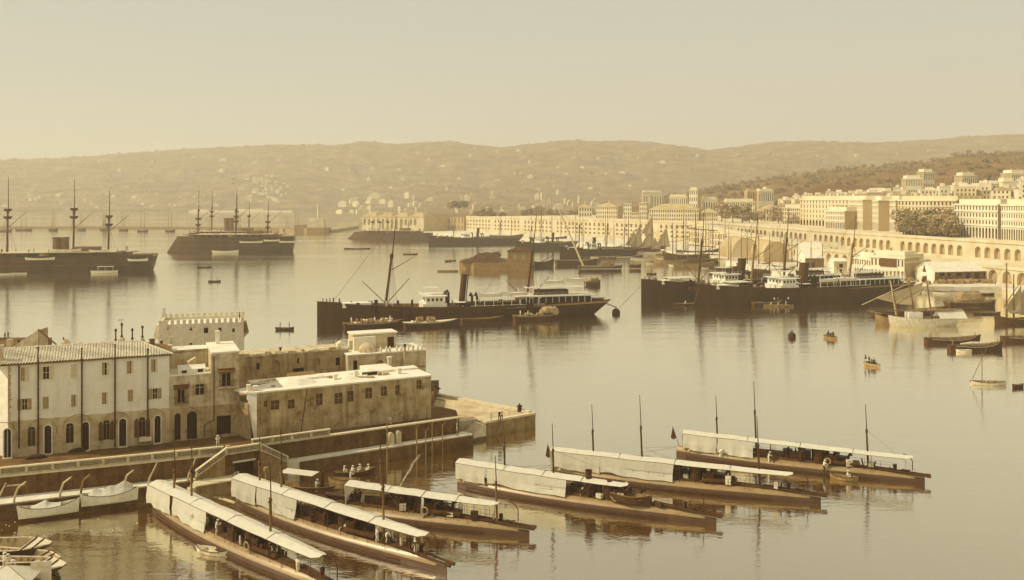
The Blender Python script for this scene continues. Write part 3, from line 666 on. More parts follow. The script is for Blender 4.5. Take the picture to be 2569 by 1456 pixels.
def text(s, size, parent, loc, m, ext=.03, rz=0, name='lettering'):
    cu = bpy.data.curves.new(name, 'FONT'); cu.body = s; cu.size = size; cu.extrude = ext; t = bpy.data.objects.new(name, cu); col.objects.link(t)
    dg = bpy.context.evaluated_depsgraph_get(); me = bpy.data.meshes.new_from_object(t.evaluated_get(dg)); me.materials.clear(); me.materials.append(M[m])
    bpy.data.objects.remove(t); o = bpy.data.objects.new(name, me); col.objects.link(o); o.parent = parent; o.location = loc; o.rotation_euler = (R(90), 0, rz); return o
text('LP', 2.1, e2, (3.0, -.06, 6.2), 'opening')
gable_shed('quay_shed', (G(2091, 686, 2.5).x, G(2091, 686, 2.5).y), (G(2124, 686, 2.5).x, G(2124, 686, 2.5).y), 8, 2.5, 8.4, 9.6, 'small square shed with dark upper window beside the customs house', wall='shutter_mid' if False else 'cream_town', win=[(3.6, 2, 5.2, 7.2, 0), (3.6, 1.2, 2.6, 4.6, 0)], door=False)
# customs house
def T3(name, a, b_, dep, z1, floors, bays, label, **kw): return T(name, a, b_, dep, 2.5, z1, floors, bays, label, **kw)
ch = [G(2143, 693, 2.5), G(2184, 699, 2.5), G(2268, 706, 2.5), G(2368, 706, 2.5)]
T3('customs_house', ch[0], ch[1], 14, 11.2, 1, 7, 'left wing of the white customs house with a row of ground floor arches', ground=5.0, cat='customs house', balc=False)
e = T3('customs_house', (ch[1].x - .5, ch[1].y - .6), (ch[2].x, ch[2].y), 12, 12.8, 1, 9, 'central white customs house with arches below and an open loggia above', ground=5.2, cat='customs house', balc=False)
b = MB(); b.box(5, 13, -.2, -.05, 8.4, 12.2); b.build('loggia', 'opening_far', e)
T3('customs_house', ch[2] + Vector((.6, .6, 0)), ch[3] + Vector((0, 14, 0)), 10, 11.0, 2, 9, 'cream customs wing with shuttered windows behind the gable of the warehouse', m='cream_town', balc=False, cat='customs house')
# barrel roofed sheds
for (x0, x1, yb, yt, Lr, lab) in [(1838, 1905, 650, 597, 34, 'large pale barrel-vaulted shed behind the crowd of small ships'), (1915, 1978, 658, 606, 30, 'barrel-vaulted shed with a shaded curved end right of the larger one')]:
    a = G(x0, yb, 2.5); c = G(x1, yb, 2.5); r = (c.x - a.x) / 2; hgt = (yb - yt) * a.y / FPX
    e = tag(empty('vaulted_shed', loc=(a.x, a.y, 2.5)), lab, 'shed'); n = 14; rings = []
    for y_ in (0, Lr): rings.append([(r - r * math.cos(math.pi * i / n), y_, 4 + (hgt - 4) * math.sin(math.pi * i / n)) for i in range(n + 1)] + [(2 * r, y_, 0), (0, y_, 0)])
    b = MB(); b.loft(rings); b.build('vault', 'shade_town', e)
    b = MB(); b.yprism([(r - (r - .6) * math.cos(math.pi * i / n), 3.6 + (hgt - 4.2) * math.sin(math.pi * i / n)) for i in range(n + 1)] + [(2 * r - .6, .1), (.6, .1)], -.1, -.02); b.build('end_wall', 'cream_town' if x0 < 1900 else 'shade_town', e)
# ------------------------------------------------------------------ hulls
def hull(Lh, B, zs, zm, zb, draft=1.0, sw=.6, sww=.25, rake_b=.02, rake_s=.03, bul=0.0, th=.12, n=18, fw=.45, flip=False, floor=None, ram=0.0, bm=.55, band=None):
    """Closed hull loft. local x 0..Lh; bow at x=Lh unless flip. zs/zm/zb deck-edge heights. Materials 0 outside, 1 inside/deck."""
    b = MB(); rings = []
    for j in range(n + 1):
        t = j / n
        t = .5 - .5 * math.cos(math.pi * t)
        zd = zm + (zb - zm) * max(0, (t - .5) * 2) ** 2 + (zs - zm) * max(0, (.5 - t) * 2) ** 2
        if t > bm: k = (t - bm) / (1 - bm); wd = 1 - k ** 2.2; ww = 1 - k ** 1.5
        else: k = (bm - t) / bm; wd = sw + (1 - sw) * (1 - k ** 2.6); ww = sww + (1 - sww) * (1 - k ** 1.8)
        hd = max(.03, B / 2 * wd); hw = max(.02, B / 2 * .94 * ww); hk = hw * fw
        def P(y, z):
            k = max(0, z + draft * .2) / (zd + draft * .2)
            xo = Lh * (t + max(0, (t - .8) / .2) * rake_b * k - max(0, (.2 - t) / .2) * rake_s * k)
            if ram and t > .8: xo += Lh * ram * ((t - .8) / .2) ** 2 * max(0, 1 - abs(z + .2) / (zd * .75))
            return (Lh - xo if flip else xo, y, z)
        q = min(th, hd * .6); zi = zd - (bul if floor is None else min(zd - floor, bul if bul else zd - floor)); hf = max(.01, hd - q) if floor is None else max(.01, (hd - q) * .82)
        ring = [P(-hd, zd), P(-(hd * .55 + hw * .45), zd * .5), P(-hw, 0.0), P(-hk, -draft), P(hk, -draft), P(hw, 0.0), P(hd * .55 + hw * .45, zd * .5), P(hd, zd), P(hd - q, zd), P(hf, zi), P(-hf, zi), P(-(hd - q), zd)]
        rings.append(ring)
    b.loft(rings, band=[0, 0, 0, 0, 0, 0, 0, 2 if band else 0, 1, 1, 1, 2 if band else 0])
    return b
def zdeck(t, zs, zm, zb): return zm + (zb - zm) * max(0, (t - .5) * 2) ** 2 + (zs - zm) * max(0, (.5 - t) * 2) ** 2

# ------------------------------------------------------------------ people (one skinned body per pose)
def skinned(name, verts, edges, radii, root=0):
    me = bpy.data.meshes.new(name); me.from_pydata(verts, edges, []); o = bpy.data.objects.new(name, me); col.objects.link(o)
    md = o.modifiers.new('skin', 'SKIN'); md.use_smooth_shade = True
    for i, r in enumerate(radii): me.skin_vertices[0].data[i].radius = (r, r)
    me.skin_vertices[0].data[root].use_root = True
    sb = o.modifiers.new('sub', 'SUBSURF'); sb.levels = 1; sb.render_levels = 1
    dg = bpy.context.evaluated_depsgraph_get(); out = bpy.data.meshes.new_from_object(o.evaluated_get(dg)); bpy.data.objects.remove(o)
    return out
def body_mesh(pose):
    # hips, belly, chest, neck, head, head top, then shoulders/elbows/wrists/hands, hips/knees/ankles/toes (x forward, y left)
    if pose == 'stand': c = [(0, 0, .93), (0, 0, 1.12), (0, 0, 1.34), (.01, 0, 1.5), (.03, 0, 1.62), (.02, 0, 1.72)]; arm = [[(.0, .19, 1.40), (.03, .27, 1.14), (.14, .25, .92), (.19, .24, .84)]]; leg = [[(0, .1, .88), (.04, .12, .5), (0, .13, .09), (.15, .15, .04)]]; sym = True
    elif pose == 'work': c = [(0, 0, .93), (.03, 0, 1.12), (.1, 0, 1.33), (.16, 0, 1.47), (.22, 0, 1.57), (.23, 0, 1.67)]; arm = [[(.08, .19, 1.38), (.25, .26, 1.2), (.48, .17, 1.18), (.56, .15, 1.18)]]; leg = [[(0, .1, .88), (.1, .13, .5), (-.02, .14, .09), (.13, .16, .04)]]; sym = True
    elif pose == 'bend': c = [(0, 0, .92), (.13, 0, 1.04), (.33, 0, 1.1), (.45, 0, 1.08), (.55, 0, 1.02), (.62, 0, .96)]; arm = [[(.33, .19, 1.1), (.4, .24, .85), (.46, .2, .62), (.48, .2, .53)]]; leg = [[(0, .1, .88), (.08, .13, .5), (-.05, .14, .09), (.1, .16, .04)]]; sym = True
    else: c = [(0, 0, .45), (-.02, 0, .62), (.02, 0, .85), (.05, 0, 1.0), (.09, 0, 1.1), (.09, 0, 1.2)]; arm = [[(.02, .19, .9), (.16, .27, .68), (.4, .2, .66), (.48, .17, .67)]]; leg = [[(.03, .1, .43), (.44, .14, .46), (.42, .14, .08), (.56, .15, .04)]]; sym = True
    V = list(c); r = [.145, .125, .16, .062, .10, .085]; E = [(0, 1), (1, 2), (2, 3), (3, 4), (4, 5)]
    for s in (1, -1):
        b0 = len(V); V += [(x, y * s, z) for x, y, z in arm[0]]; r += [.07, .05, .038, .042]; E += [(2, b0), (b0, b0 + 1), (b0 + 1, b0 + 2), (b0 + 2, b0 + 3)]
        if s == 1 and True:
            pass
        b0 = len(V); V += [(x, y * s, z) for x, y, z in leg[0]]; r += [.1, .07, .05, .045]; E += [(0, b0), (b0, b0 + 1), (b0 + 1, b0 + 2), (b0 + 2, b0 + 3)]
    return skinned('body', V, E, r), c
PEOPLE = {}
def person_proto(pose, shirt, trousers, hatm):
    me, c = body_mesh(pose); me.materials.clear()
    for m in (shirt, trousers, 'skin'): me.materials.append(M[m])
    hip, neck = Vector(c[0]), Vector(c[3]); ax = (neck - hip).normalized()
    for p in me.polygons:
        q = Vector(p.center); d = (q - hip).dot(ax); head = (q - Vector(c[4])).length < .17
        hand = abs(q.y) > .12 and (q - Vector(c[2])).length > .52 and d > -.05 and pose != 'sit'
        p.material_index = 2 if head or hand else (1 if d < .04 or (pose == 'sit' and q.x > .2 and q.z < .56) or q.z < .5 else 0)
    o = bpy.data.objects.new('person', me); col.objects.link(o)
    hd = Vector(c[4]); up = (Vector(c[5]) - hd).normalized(); b = MB(); 
    b.tube(hd + up * .055, hd + up * .075, .19, .19, 10); b.tube(hd + up * .07, hd + up * .16, .105, .08, 10); h = b.build('hat', hatm, o); return o
pused = {}
def person(fr, x, y, z, face, label, pose='stand', look='white', group=None, sc=1.0, world=None):
    key = (pose, look)
    sh, tr, ht = {'white': ('cloth_white', 'cloth_white', 'hat'), 'dark': ('cloth_dark', 'cloth_dark', 'hat'), 'mixed': ('cloth_white', 'cloth_dark', 'hat'), 'black': ('cloth_dark', 'cloth_dark', 'cloth_dark')}[look]
    if key not in PEOPLE: o = PEOPLE[key] = person_proto(pose, sh, tr, ht)
    else: o = copy_tree(PEOPLE[key])
    loc = world if world is not None else fr.pt(x, y, z); o.location = loc; o.rotation_euler = (0, 0, (fr.a if fr else 0) + face); o.scale = (sc,) * 3
    tag(o, label, 'person', group); return o

# ------------------------------------------------------------------ small boats
def small_boat(name, Lb, B, label, m=('boat_white', 'boat_white'), fr=None, z=0.0, flip=False, oars=0, thw=3, sheer=.22, depth=.62, cover=None, stripe=True, cat='boat', group=None, draft=.18, ends='double', keel=False, deck=False, loc=None, rz=0, floor=None):
    e = tag(empty(name, fr, z) if fr else empty(name, loc=loc, rz=rz), label, cat, group)
    sw = .25 if ends == 'double' else .75
    hb_ = hull(Lb, B, depth + sheer * .8, depth, depth + sheer, draft, sw, .15 if ends == 'double' else .4, .02, .03, bul=depth * .85, th=.06, n=14, flip=flip, floor=.12 if floor is None else floor)
    hb_.build('hull', list(m), e, smooth=True)
    if stripe:
        s = MB(); 
        for sg in (-1, 1):
            pts = []
            for j in range(13):
                t = .02 + j / 12 * .96
                if t > .55: wd = 1 - ((t - .55) / .45) ** 2.2
                else: wd = sw + (1 - sw) * (1 - ((.55 - t) / .55) ** 2.6)
                pts.append(((Lb * (1 - t) if flip else Lb * t), sg * (B / 2 * wd + .02), zdeck(t, depth + sheer * .8, depth, depth + sheer) - .02))
            s.path(pts, .045, 4)
        s.build('gunwale', 'boat_dark' if m[0] in ('boat_white', 'cargo_pale', 'boat_wood') else 'boat_wood', e)
    for i in range(thw):
        t = .22 + .56 * i / max(1, thw - 1) if thw > 1 else .5; x = Lb * (1 - t) if flip else Lb * t; w_ = MB(); w_.box(x - .12, x + .12, -B * .42, B * .42, depth * .62, depth * .68); w_.build('thwart', 'boat_wood' if m[1] != 'boat_white' else 'boat_white', e)
    for i in range(oars):
        t = .35 + .3 * (i // 2) / max(1, (oars + 1) // 2 - 1 or 1); sg = -1 if i % 2 == 0 else 1; x = Lb * (1 - t) if flip else Lb * t
        o = MB(); o.tube((x - .25, sg * B * .1, depth + .32), (x + .35, sg * (B * .5 + 1.9), .12), .035, .03, 5); o.obox((x + .44, sg * (B * .5 + 2.25), .04), (.2, .75, .03), 0); o.build('oar', 'mast_pale', e)
    if cover:      # canvas tent stretched over a ridge pole
        t0, t1, hh = cover[:3]; pk = cover[3] if len(cover) > 3 else [(0, .1), (.5, 1), (1, .1)]; c = MB(); n = 20; rings = []
        for j in range(n + 1):
            t = t0 + (t1 - t0) * j / n; x = Lb * (1 - t) if flip else Lb * t
            if t > .55: wd = 1 - ((t - .55) / .45) ** 2.2
            else: wd = sw + (1 - sw) * (1 - ((.55 - t) / .55) ** 2.6)
            hd = B / 2 * wd + .03; zd = zdeck(t, depth + sheer * .8, depth, depth + sheer) + .01; zr = zd + hh * interp(pk, j / n)
            rings.append([(x, -hd, zd), (x, -hd * .45, zd + (zr - zd) * .45), (x, 0, zr), (x, hd * .45, zd + (zr - zd) * .45), (x, hd, zd)])
        c.loft(rings, closed=False, caps=False); cc = c.build('canvas_cover', 'canvas', e); sm = cc.modifiers.new('s', 'SOLIDIFY'); sm.thickness = .02
    return e

# ------------------------------------------------------------------ torpedo boats
def tb_w(t): return (1 - ((t - .42) / .58) ** 2.1) if t > .42 else .30 + .70 * (1 - ((.42 - t) / .42) ** 2.0)
def torpedo_boat(stern, bow, label, awn=(0, .9), side=(.03, .36), masts=((.18, 9.5), (.345, 10.5), (.79, 9.0)), tower=.62, funnels=(), group='torpedo boats moored with white awnings', B=3.7, rings_=True, ah=3.95, end_pt=True, side2=None, clutter=1, small_funnel=None):
    fr = Fr(stern, to=bow); Lt = fr.L; e = tag(empty('torpedo_boat', fr), label, 'torpedo boat', group)
    zt = lambda t: 1.45 - .42 * max(0, (t - .72) / .28) ** 1.6
    b = MB(); rg = []; n = 26
    for j in range(n + 1):
        t = j / n; h = max(.05, B / 2 * tb_w(t)); z1 = zt(t); x = Lt * t
        k_ = z1 / 1.45; half = [(0, -1.1), (h * .35, -.95), (h * .8, -.4), (h * .98, .1), (h, .42 * k_), (h * .95, .75 * k_), (h * .8, 1.06 * k_), (h * .55, 1.3 * k_), (h * .3, z1), (0, z1 + .06)]
        rg.append([(x, y, z) for y, z in half] + [(x, -y, z) for y, z in half[-2:0:-1]])
    b.loft(rg, band=[1, 1, 1, 1, 1] + [0] * 8 + [1, 1, 1, 1, 1]); ho = b.build('hull', ['tb_hull', 'tb_hull_shade', 'tb_dark'], e, smooth=True)  # lower bands coloured dark for the shaded turn of the hull
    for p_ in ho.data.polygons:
        if p_.center.x > Lt * .9 and p_.center.z < .7: p_.material_index = 1  # shade on the low bow sides, also put into the colour
    s = MB()
    for sg in (-1, 1):
        s = MB(); s.path([(Lt * t / 24, sg * (B / 2 * tb_w(t / 24) + .02), .24) for t in range(1, 21)], .09, 5)
        s.build('rubbing_strake', 'tb_deck', e)
    bb = MB(); rg = []
    for j in range(9):
        t = .87 + .1305 * j / 8; h = max(.05, B / 2 * tb_w(t)) + .025; z1 = zt(t); x = Lt * t
        half = [(0, -1.1), (h * .35, -.95), (h * .8, -.4), (h * .98, .1), (h, .42), (h * .97, .8)]
        rg.append([(x, y, z) for y, z in half[::-1]] + [(x, -y, z) for y, z in half[1:]])
    pass
    d = MB(); rg = []
    for j in range(15):
        t = .04 + .88 * j / 14; h = B / 2 * tb_w(t) * .55; rg.append([(Lt * t, -h, zt(t) - .15), (Lt * t, -h * .55, zt(t) + .10), (Lt * t, h * .55, zt(t) + .10), (Lt * t, h, zt(t) - .15)])
    d.loft(rg, closed=True); d.build('deck', 'tb_deck', e)
    # torpedo tube at the bow and its side gear
    for sg in (-1, 1):
        q = MB(); q.tube((Lt * .80, sg * .45, zt(.9) + .2), (Lt * 1.015, sg * .32, zt(.9) - .12), .14, .14, 10); q.tube((Lt * 1.005, sg * .33, zt(.9) - .1), (Lt * 1.022, sg * .31, zt(.9) - .14), .2, .2, 10); q.build('torpedo_tube', 'tb_deck' if sg > 0 else 'tb_dark', e)
    q = MB(); q.path([(Lt * .955, .3, 1.5), (Lt * .955, .3, 2.8), (Lt * .945, .3, 3.4), (Lt * .92, .3, 3.7)], .06, 5); q.build('anchor_davit', 'tb_dark', e)
    q = MB(); q.obox((Lt * .93, -.2, 1.62), (1.3, .12, .1), .4); q.obox((Lt * .93, -.2, 1.62), (1.1, .1, .1), -.5); q.tube((Lt * .89, .35, 1.5), (Lt * .89, .35, 2.1), .22, .26, 8); q.build('anchor', 'iron', e)
    # rails
    r = MB()
    for sg in (-1, 1):
        last = None
        for j in range(int(Lt / 2.1)):
            t = (1.4 + j * 2.1) / Lt
            if t > .93: break
            y = sg * (B / 2 * tb_w(t) * .74); r.tube((Lt * t, y, 1.1), (Lt * t, y, 2.25), .022, .022, 4)
            if last:
                for zz in (2.22, 1.8): r.tube((last[0], last[1], zz), (Lt * t, y, zz), .013, .013, 3)
            last = (Lt * t, y)
    r.build('railing', 'tb_dark', e)
    # conning tower, boiler casings, vents, deck tubes
    tx = Lt * tower; q = MB(); q.tube((tx, 0, 1.3), (tx, 0, 3.1), .85, .78, 14); q.tube((tx, 0, 3.1), (tx, 0, 3.22), .9, .9, 14); q.tube((tx, 0, 3.2), (tx, 0, 3.55), .4, .34, 10); q.build('conning_tower', 'tb_dark', e, smooth=True)
    k = 0
    for dx, w_, h_, dy in [(-3.3, 1.5, .9, -.1), (-1.7, 1.0, 1.25, .3), (1.6, 1.3, 1.15, -.25), (3.1, 1.6, .95, .2), (-6.0, 1.8, .7, 0), (-2.4, .9, 1.6, -.3), (.9, .8, 1.9, .5), (2.3, .8, 1.5, .35), (-4.4, 1.2, 1.1, .3), (4.6, 1.4, .5, 0)]:
        q = MB(); q.box(tx + dx - w_ / 2, tx + dx + w_ / 2, dy - .5, dy + .5, 1.35, 1.45 + h_); q.box(tx + dx - w_ / 2 - .06, tx + dx + w_ / 2 + .06, dy - .56, dy + .56, 1.45 + h_, 1.52 + h_); q.build('hatch', 'machinery', e)
    for dx, dy, h_ in [(-2.4, -.85, 1.3), (-1.0, .9, 1.5), (2.3, -.8, 1.25), (3.9, .75, 1.1), (-4.6, .6, 1.0)]:
        q = MB(); q.path([(tx + dx, dy, 1.2), (tx + dx, dy, 1.3 + h_), (tx + dx + .1, dy, 1.55 + h_), (tx + dx + .42, dy, 1.68 + h_)], [.15, .15, .2, .3], 8); q.build('ventilator', 'machinery', e)
    q = MB(); q.tube((tx + 1.0, -1.05, 1.75), (tx + 5.5, -.6, 1.75), .26, .26, 10); q.build('deck_tube', 'tb_deck', e)
    for xx, yy in ((tx - 8.5, .3), (tx - 11.5, -.3)):
        q = MB(); q.tube((xx - 1.6, yy, 1.95), (xx + 1.6, yy, 1.95), .3, .3, 10); q.tube((xx, yy, 1.4), (xx, yy, 1.8), .35, .3, 8); q.build('deck_tube', 'machinery', e)
    for px_, nm in ((tx - 10, .5), (tx - 7, -.5)):
        q = MB(); q.tube((px_, nm, 1.4), (px_, nm, 2.3), .1, .08, 6); q.tube((px_ - .3, nm, 2.35), (px_ + 1.0, nm, 2.45), .07, .04, 6); q.build('deck_gun', 'iron', e)
    rq = random.Random(int(bow[0] * 13) + 5)
    for k in range(26):
        t = rq.choice([rq.uniform(tower - .14, tower + .14), rq.uniform(.2, .9)]); y = rq.uniform(-.6, .6) * B / 2 * tb_w(t); q = MB(); h_ = rq.uniform(.25, 1.15)
        if k % 2: q.obox((Lt * t, y, zt(t) + h_ / 2), (rq.uniform(.3, 1.1), rq.uniform(.25, .6), h_), rq.uniform(-.5, .5))
        else: q.tube((Lt * t, y, zt(t) - .1), (Lt * t + rq.uniform(-.3, .3), y, zt(t) + h_ * 1.2), .13, .1, 6)
        q.build('deck_fitting', ('machinery', 'tb_dark', 'machinery', 'cargo_pale')[k % 4] if k % 8 else 'cargo_pale', e)
    if rings_:
        q = MB(); 
        pts = [(tx + 1.2 + .42 * math.cos(a * math.pi / 7), -B / 2 * tb_w(tower) * .8 - .06, 1.95 + .42 * math.sin(a * math.pi / 7)) for a in range(15)]
        q.path(pts, .09, 6); q.build('life_ring', 'cargo_mid', e)
    for (t, fhh, fr_) in funnels:
        q = MB(); q.tube((Lt * t, 0, 1.3), (Lt * t, 0, fhh), fr_, fr_ * .95, 14, cap=False); q.tube((Lt * t, 0, fhh - .15), (Lt * t, 0, fhh), fr_ * 1.08, fr_ * 1.08, 14, cap=False); q.tube((Lt * t, 0, 1.3), (Lt * t, 0, fhh - .5), fr_ * .9, fr_ * .88, 14); q.build('funnel', 'tb_dark', e)
    for (t, hm) in masts:
        q = MB(); lean = -.045; x0 = Lt * t; q.tube((x0, 0, 1.3), (x0 + lean * hm * .62, 0, 1.3 + hm * .62), .16, .11, 7); q.build('mast', 'mast_dark' if stern[0] > -20 else 'mast_wood', e)
        q2 = MB(); q2.tube((x0 + lean * hm * .42 + .02, .14, 1.3 + hm * .42), (x0 + lean * hm + .02, .14, 1.3 + hm), .085, .045, 6); q2.tube((x0 + lean * hm * .56, -.1, 1.3 + hm * .56), (x0 + lean * hm * .56, .2, 1.3 + hm * .6), .16, .16, 6); q2.build('topmast', 'mast_dark', e)
    # flag staff at stern
    q = MB(); q.tube((.3, 0, 1.4), (-.7, 0, 4.3), .04, .03, 5); q.build('flag_staff', 'mast_dark', e)
    q = MB(); q.add([(-.68, 0, 4.2), (-.12, 0, 2.6), (-.55, .08, 2.2), (-1.0, .05, 2.5), (-.68, .04, 4.2), (-.12, .04, 2.6), (-.55, .12, 2.2), (-1.0, .09, 2.5)], [(0, 1, 2, 3), (7, 6, 5, 4), (0, 3, 7, 4), (1, 0, 4, 5), (2, 1, 5, 6), (3, 2, 6, 7)]); q.build('flag', 'flag', e)
    # awning roof
    if awn:
        t0, t1 = awn; nn = 28; q = MB(); rg = []; rr = random.Random(int(stern[0] * 10)); W_ = 1.2; joints = [.31, .55, .78]
        for j in range(nn + 1):
            k = j / nn; t = t0 + (t1 - t0) * k; x = Lt * t; w_ = W_ * (1.0 - .25 * max(0, (k - .72) / .28)); sag = .015 * math.sin(k * 44) - .05 * math.sin(math.pi * ((k * 4) % 1))
            zr = ah - .3 * k + sag * .5 + rr.uniform(-.015, .015); ze = zr - .30 + sag * .5 + rr.uniform(-.03, .02)
            if end_pt and j == nn: zr -= .0; x += .9 
            rg.append([(x if j < nn else x - .9, -w_, ze), (x, -w_ * .5, (zr + ze) / 2 + .02), (x, 0, zr), (x, w_ * .5, (zr + ze) / 2 + .02), (x if j < nn else x - .9, w_, ze)])
        q.loft(rg, closed=False, caps=False); a_ = q.build('awning', 'canvas', e); sm = a_.modifiers.new('s', 'SOLIDIFY'); sm.thickness = .025
        p = MB()
        for j in range(0, nn + 1, 4):
            k = j / nn; x = Lt * (t0 + (t1 - t0) * k); w_ = W_ * (1.0 - .25 * max(0, (k - .72) / .28)) * .98
            for sg in (-1, 1): p.tube((x, sg * min(w_, B / 2 * tb_w(min(.99, x / Lt)) * .85), 1.0), (x, sg * w_, ah - .3 * k - .42), .025, .025, 4)
        for sg in (-1, 1): p.path([(Lt * (t0 + (t1 - t0) * j / nn), sg * (W_ * (1.0 - .25 * max(0, (j / nn - .72) / .28)) + .02), ah - .3 * j / nn - .31 - .05 * math.sin(math.pi * ((j / nn * 4) % 1))) for j in range(nn + 1)], .028, 4)
        for k in joints:
            x = Lt * (t0 + (t1 - t0) * k); p.path([(x, -W_, ah - .3 * k - .33), (x, 0, ah - .3 * k + .05), (x, W_, ah - .3 * k - .33)], .03, 4)
        p.build('awning_frame', 'tb_dark', e)
        for (s0, s1) in (side if isinstance(side[0], tuple) else (side,)):
            q = MB(); rg = []; nn2 = 18
            for j in range(nn2 + 1):
                k = j / nn2; t = s0 + (s1 - s0) * k; x = Lt * t; kk = (t - t0) / (t1 - t0); ze = ah - .3 * kk - .33; zb_ = 1.2 + .05 * math.sin(k * 17 + stern[0]) + .3 * max(0, math.sin(k * 4.2 + 1)) ** 4; yo = .05 * math.sin(k * 15 + stern[1]) * 1.0
                y = -W_ - .02
                yb_ = -max(W_, B / 2 * tb_w(max(.02, min(.98, t))) * .84)
                rg.append([(x, y, ze), (x + .02, y - .04 + yo * .3, (ze + zb_) / 2 + .5), (x - .03, y - .1 + yo, (ze + zb_) / 2 - .3), (x, yb_ - .06 + yo * 1.3, zb_)])
            q.loft(rg, closed=False, caps=False); c_ = q.build('side_curtain', 'canvas_side', e); sm = c_.modifiers.new('s', 'SOLIDIFY'); sm.thickness = .02
        q = MB(); q.add([(Lt * t0 + .02, -W_, ah - .42), (Lt * t0 + .02, 0, ah - .02), (Lt * t0 + .02, W_, ah - .42), (Lt * t0 + .1, W_ * .9, 1.3), (Lt * t0 + .1, -W_ * .9, 1.3)], [(0, 1, 2, 3, 4)]); c_ = q.build('end_curtain', 'canvas_side', e); sm = c_.modifiers.new('s', 'SOLIDIFY'); sm.thickness = .02
    rgd = MB()      # stays
    if masts:
        tm, hm = masts[-1]; rgd.tube((Lt * tm - .045 * hm * .6, 0, 1.3 + hm * .6), (Lt * .97, 0, 1.6), .018, .018, 3)
    ml = MB()
    for sg in (-1, 1): ml.tube((.1, sg * .2, 1.2), (-5.5, sg * 1.6, .05), .025, .025, 4)
    for f_ in ml.v and [0]: rgd.v, rgd.f, rgd.m = rgd.v + ml.v, rgd.f + [[i + len(rgd.v) for i in q_] for q_ in ml.f], rgd.m + ml.m
    rgd.build('rigging', 'rope', e)
    return fr, e
TB = {}
TB['F'] = torpedo_boat((25.2, 136.9), (56.6, 123.0), 'farthest right torpedo boat, long awning to near the bow, dinghy at its side', awn=(.03, .93), side=((.035, .18), (.185, .335)), masts=((.18, 8.2), (.345, 10.8), (.79, 8.8)), tower=.60, group=None)
TB['E'] = torpedo_boat((5.7, 127.2), (39.6, 115.0), 'middle one of the three right torpedo boats, with the longest side curtain', awn=(.0, .88), side=((.01, .20), (.2, .48)), masts=((.17, 9.0), (.36, 10.8), (.79, 9.2)), tower=.56, rings_=False, group=None)
TB['D'] = torpedo_boat((-7.2, 121.9), (24.5, 107.6), 'front right torpedo boat with striped funnel and dark wooden boat on deck', awn=(.0, .66), side=((.005, .13), (.14, .46)), masts=((.20, 7.8), (.40, 8.6)), tower=.615, funnels=((.535, 4.5, .42),), ah=3.8, group=None)
TB['C'] = torpedo_boat((-29.0, 115.1), (2.0, 103.6), 'torpedo boat furthest right of the left three, pointed awning and two tall masts', awn=(.28, .86), side=((.60, .61),), masts=((.42, 9.2), (.88, 7.6)), tower=.58, group=None)
TB['B'] = torpedo_boat((-34.8, 114.6), (-6.8, 93.4), 'middle one of the three left torpedo boats with a white side curtain', awn=(.0, .9), side=((.0, .14), (.145, .36)), masts=((.12, 8.0), (.24, 9.5), (.74, 10)), tower=.56, rings_=False, group=None)
TB['A'] = torpedo_boat((-44.4, 112.1), (-16.1, 86.8), 'nearest left torpedo boat whose bow is cut by the bottom of the photo', awn=(.0, .88), side=((.0, .15), (.17, .37)), masts=((.12, 7.8), (.23, 9.5), (.665, 9.6)), tower=.57, group=None)
# ------------------------------------------------------------------ steamships
def mast_part(e, x, y, z0, z1, r, lean=0.0, m='mast_dark', name='mast', tops=(), tm=None):
    q = MB(); zm = z0 + (z1 - z0) * .58; q.tube((x, y, z0), (x + lean * .58, y, zm), r, r * .78, 10)
    o = q.build(name, m, e); q = MB(); q.tube((x + lean * .55 + r * .5, y, zm - (z1 - z0) * .04), (x + lean, y, z1), r * .5, r * .22, 7); q.tube((x + lean * .56, y, zm - (z1 - z0) * .045), (x + lean * .56 + r * .3, y, zm + .2), r * 1.3, r * 1.3, 8); q.build('topmast', tm or m, o)
    for (zt_, rt) in tops:
        k = (zt_ - z0) / (z1 - z0); q = MB(); q.lathe([(rt * .5, -.8), (rt * .85, -.1), (rt * .85, .7), (rt * .8, .7)], (x + lean * k, y, zt_), 12); q.build('fighting_top', m, o)
    return o
def rig(e, segs, r=.06, name='rigging', m='rope'):
    q = MB()
    for a, b_ in segs: q.tube(a, b_, r, r, 3)
    return q.build(name, m, e)
def lifeboat(fr, x, y, z, Lb, label, group, m=('boat_white', 'boat_white'), cover=True):
    p = fr.pt(x, y); return small_boat('lifeboat', Lb, Lb * .27, label, m, loc=(p.x, p.y, z), rz=fr.a, thw=0, cover=(.12, .88, .32) if cover else None, group=group, depth=Lb * .09, sheer=Lb * .04)
def davit(e, x, y, z, h, s, m='white_paint', name='davit'):
    q = MB(); q.path([(x, y, z), (x, y, z + h), (x, y + s * .25, z + h + .5), (x, y + s * 1.0, z + h + .7)], .07, 6); return q.build(name, m, e)
def person_rail(e, pts, z, h=1.05, m='white_paint', name='railing', step=1.6, wires=3, r=.03):
    q = MB()
    for a, b_ in zip(pts, pts[1:]):
        a, b_ = Vector(a), Vector(b_); n = max(1, int((b_ - a).length / step))
        for i in range(n + 1): p = a.lerp(b_, i / n); q.tube((p.x, p.y, z), (p.x, p.y, z + h), r, r, 4)
        for k in range(wires): zz = z + h * (k + 1) / wires; q.tube((a.x, a.y, zz), (b_.x, b_.y, zz), r * .8, r * .8, 4)
    return q.build(name, m, e)

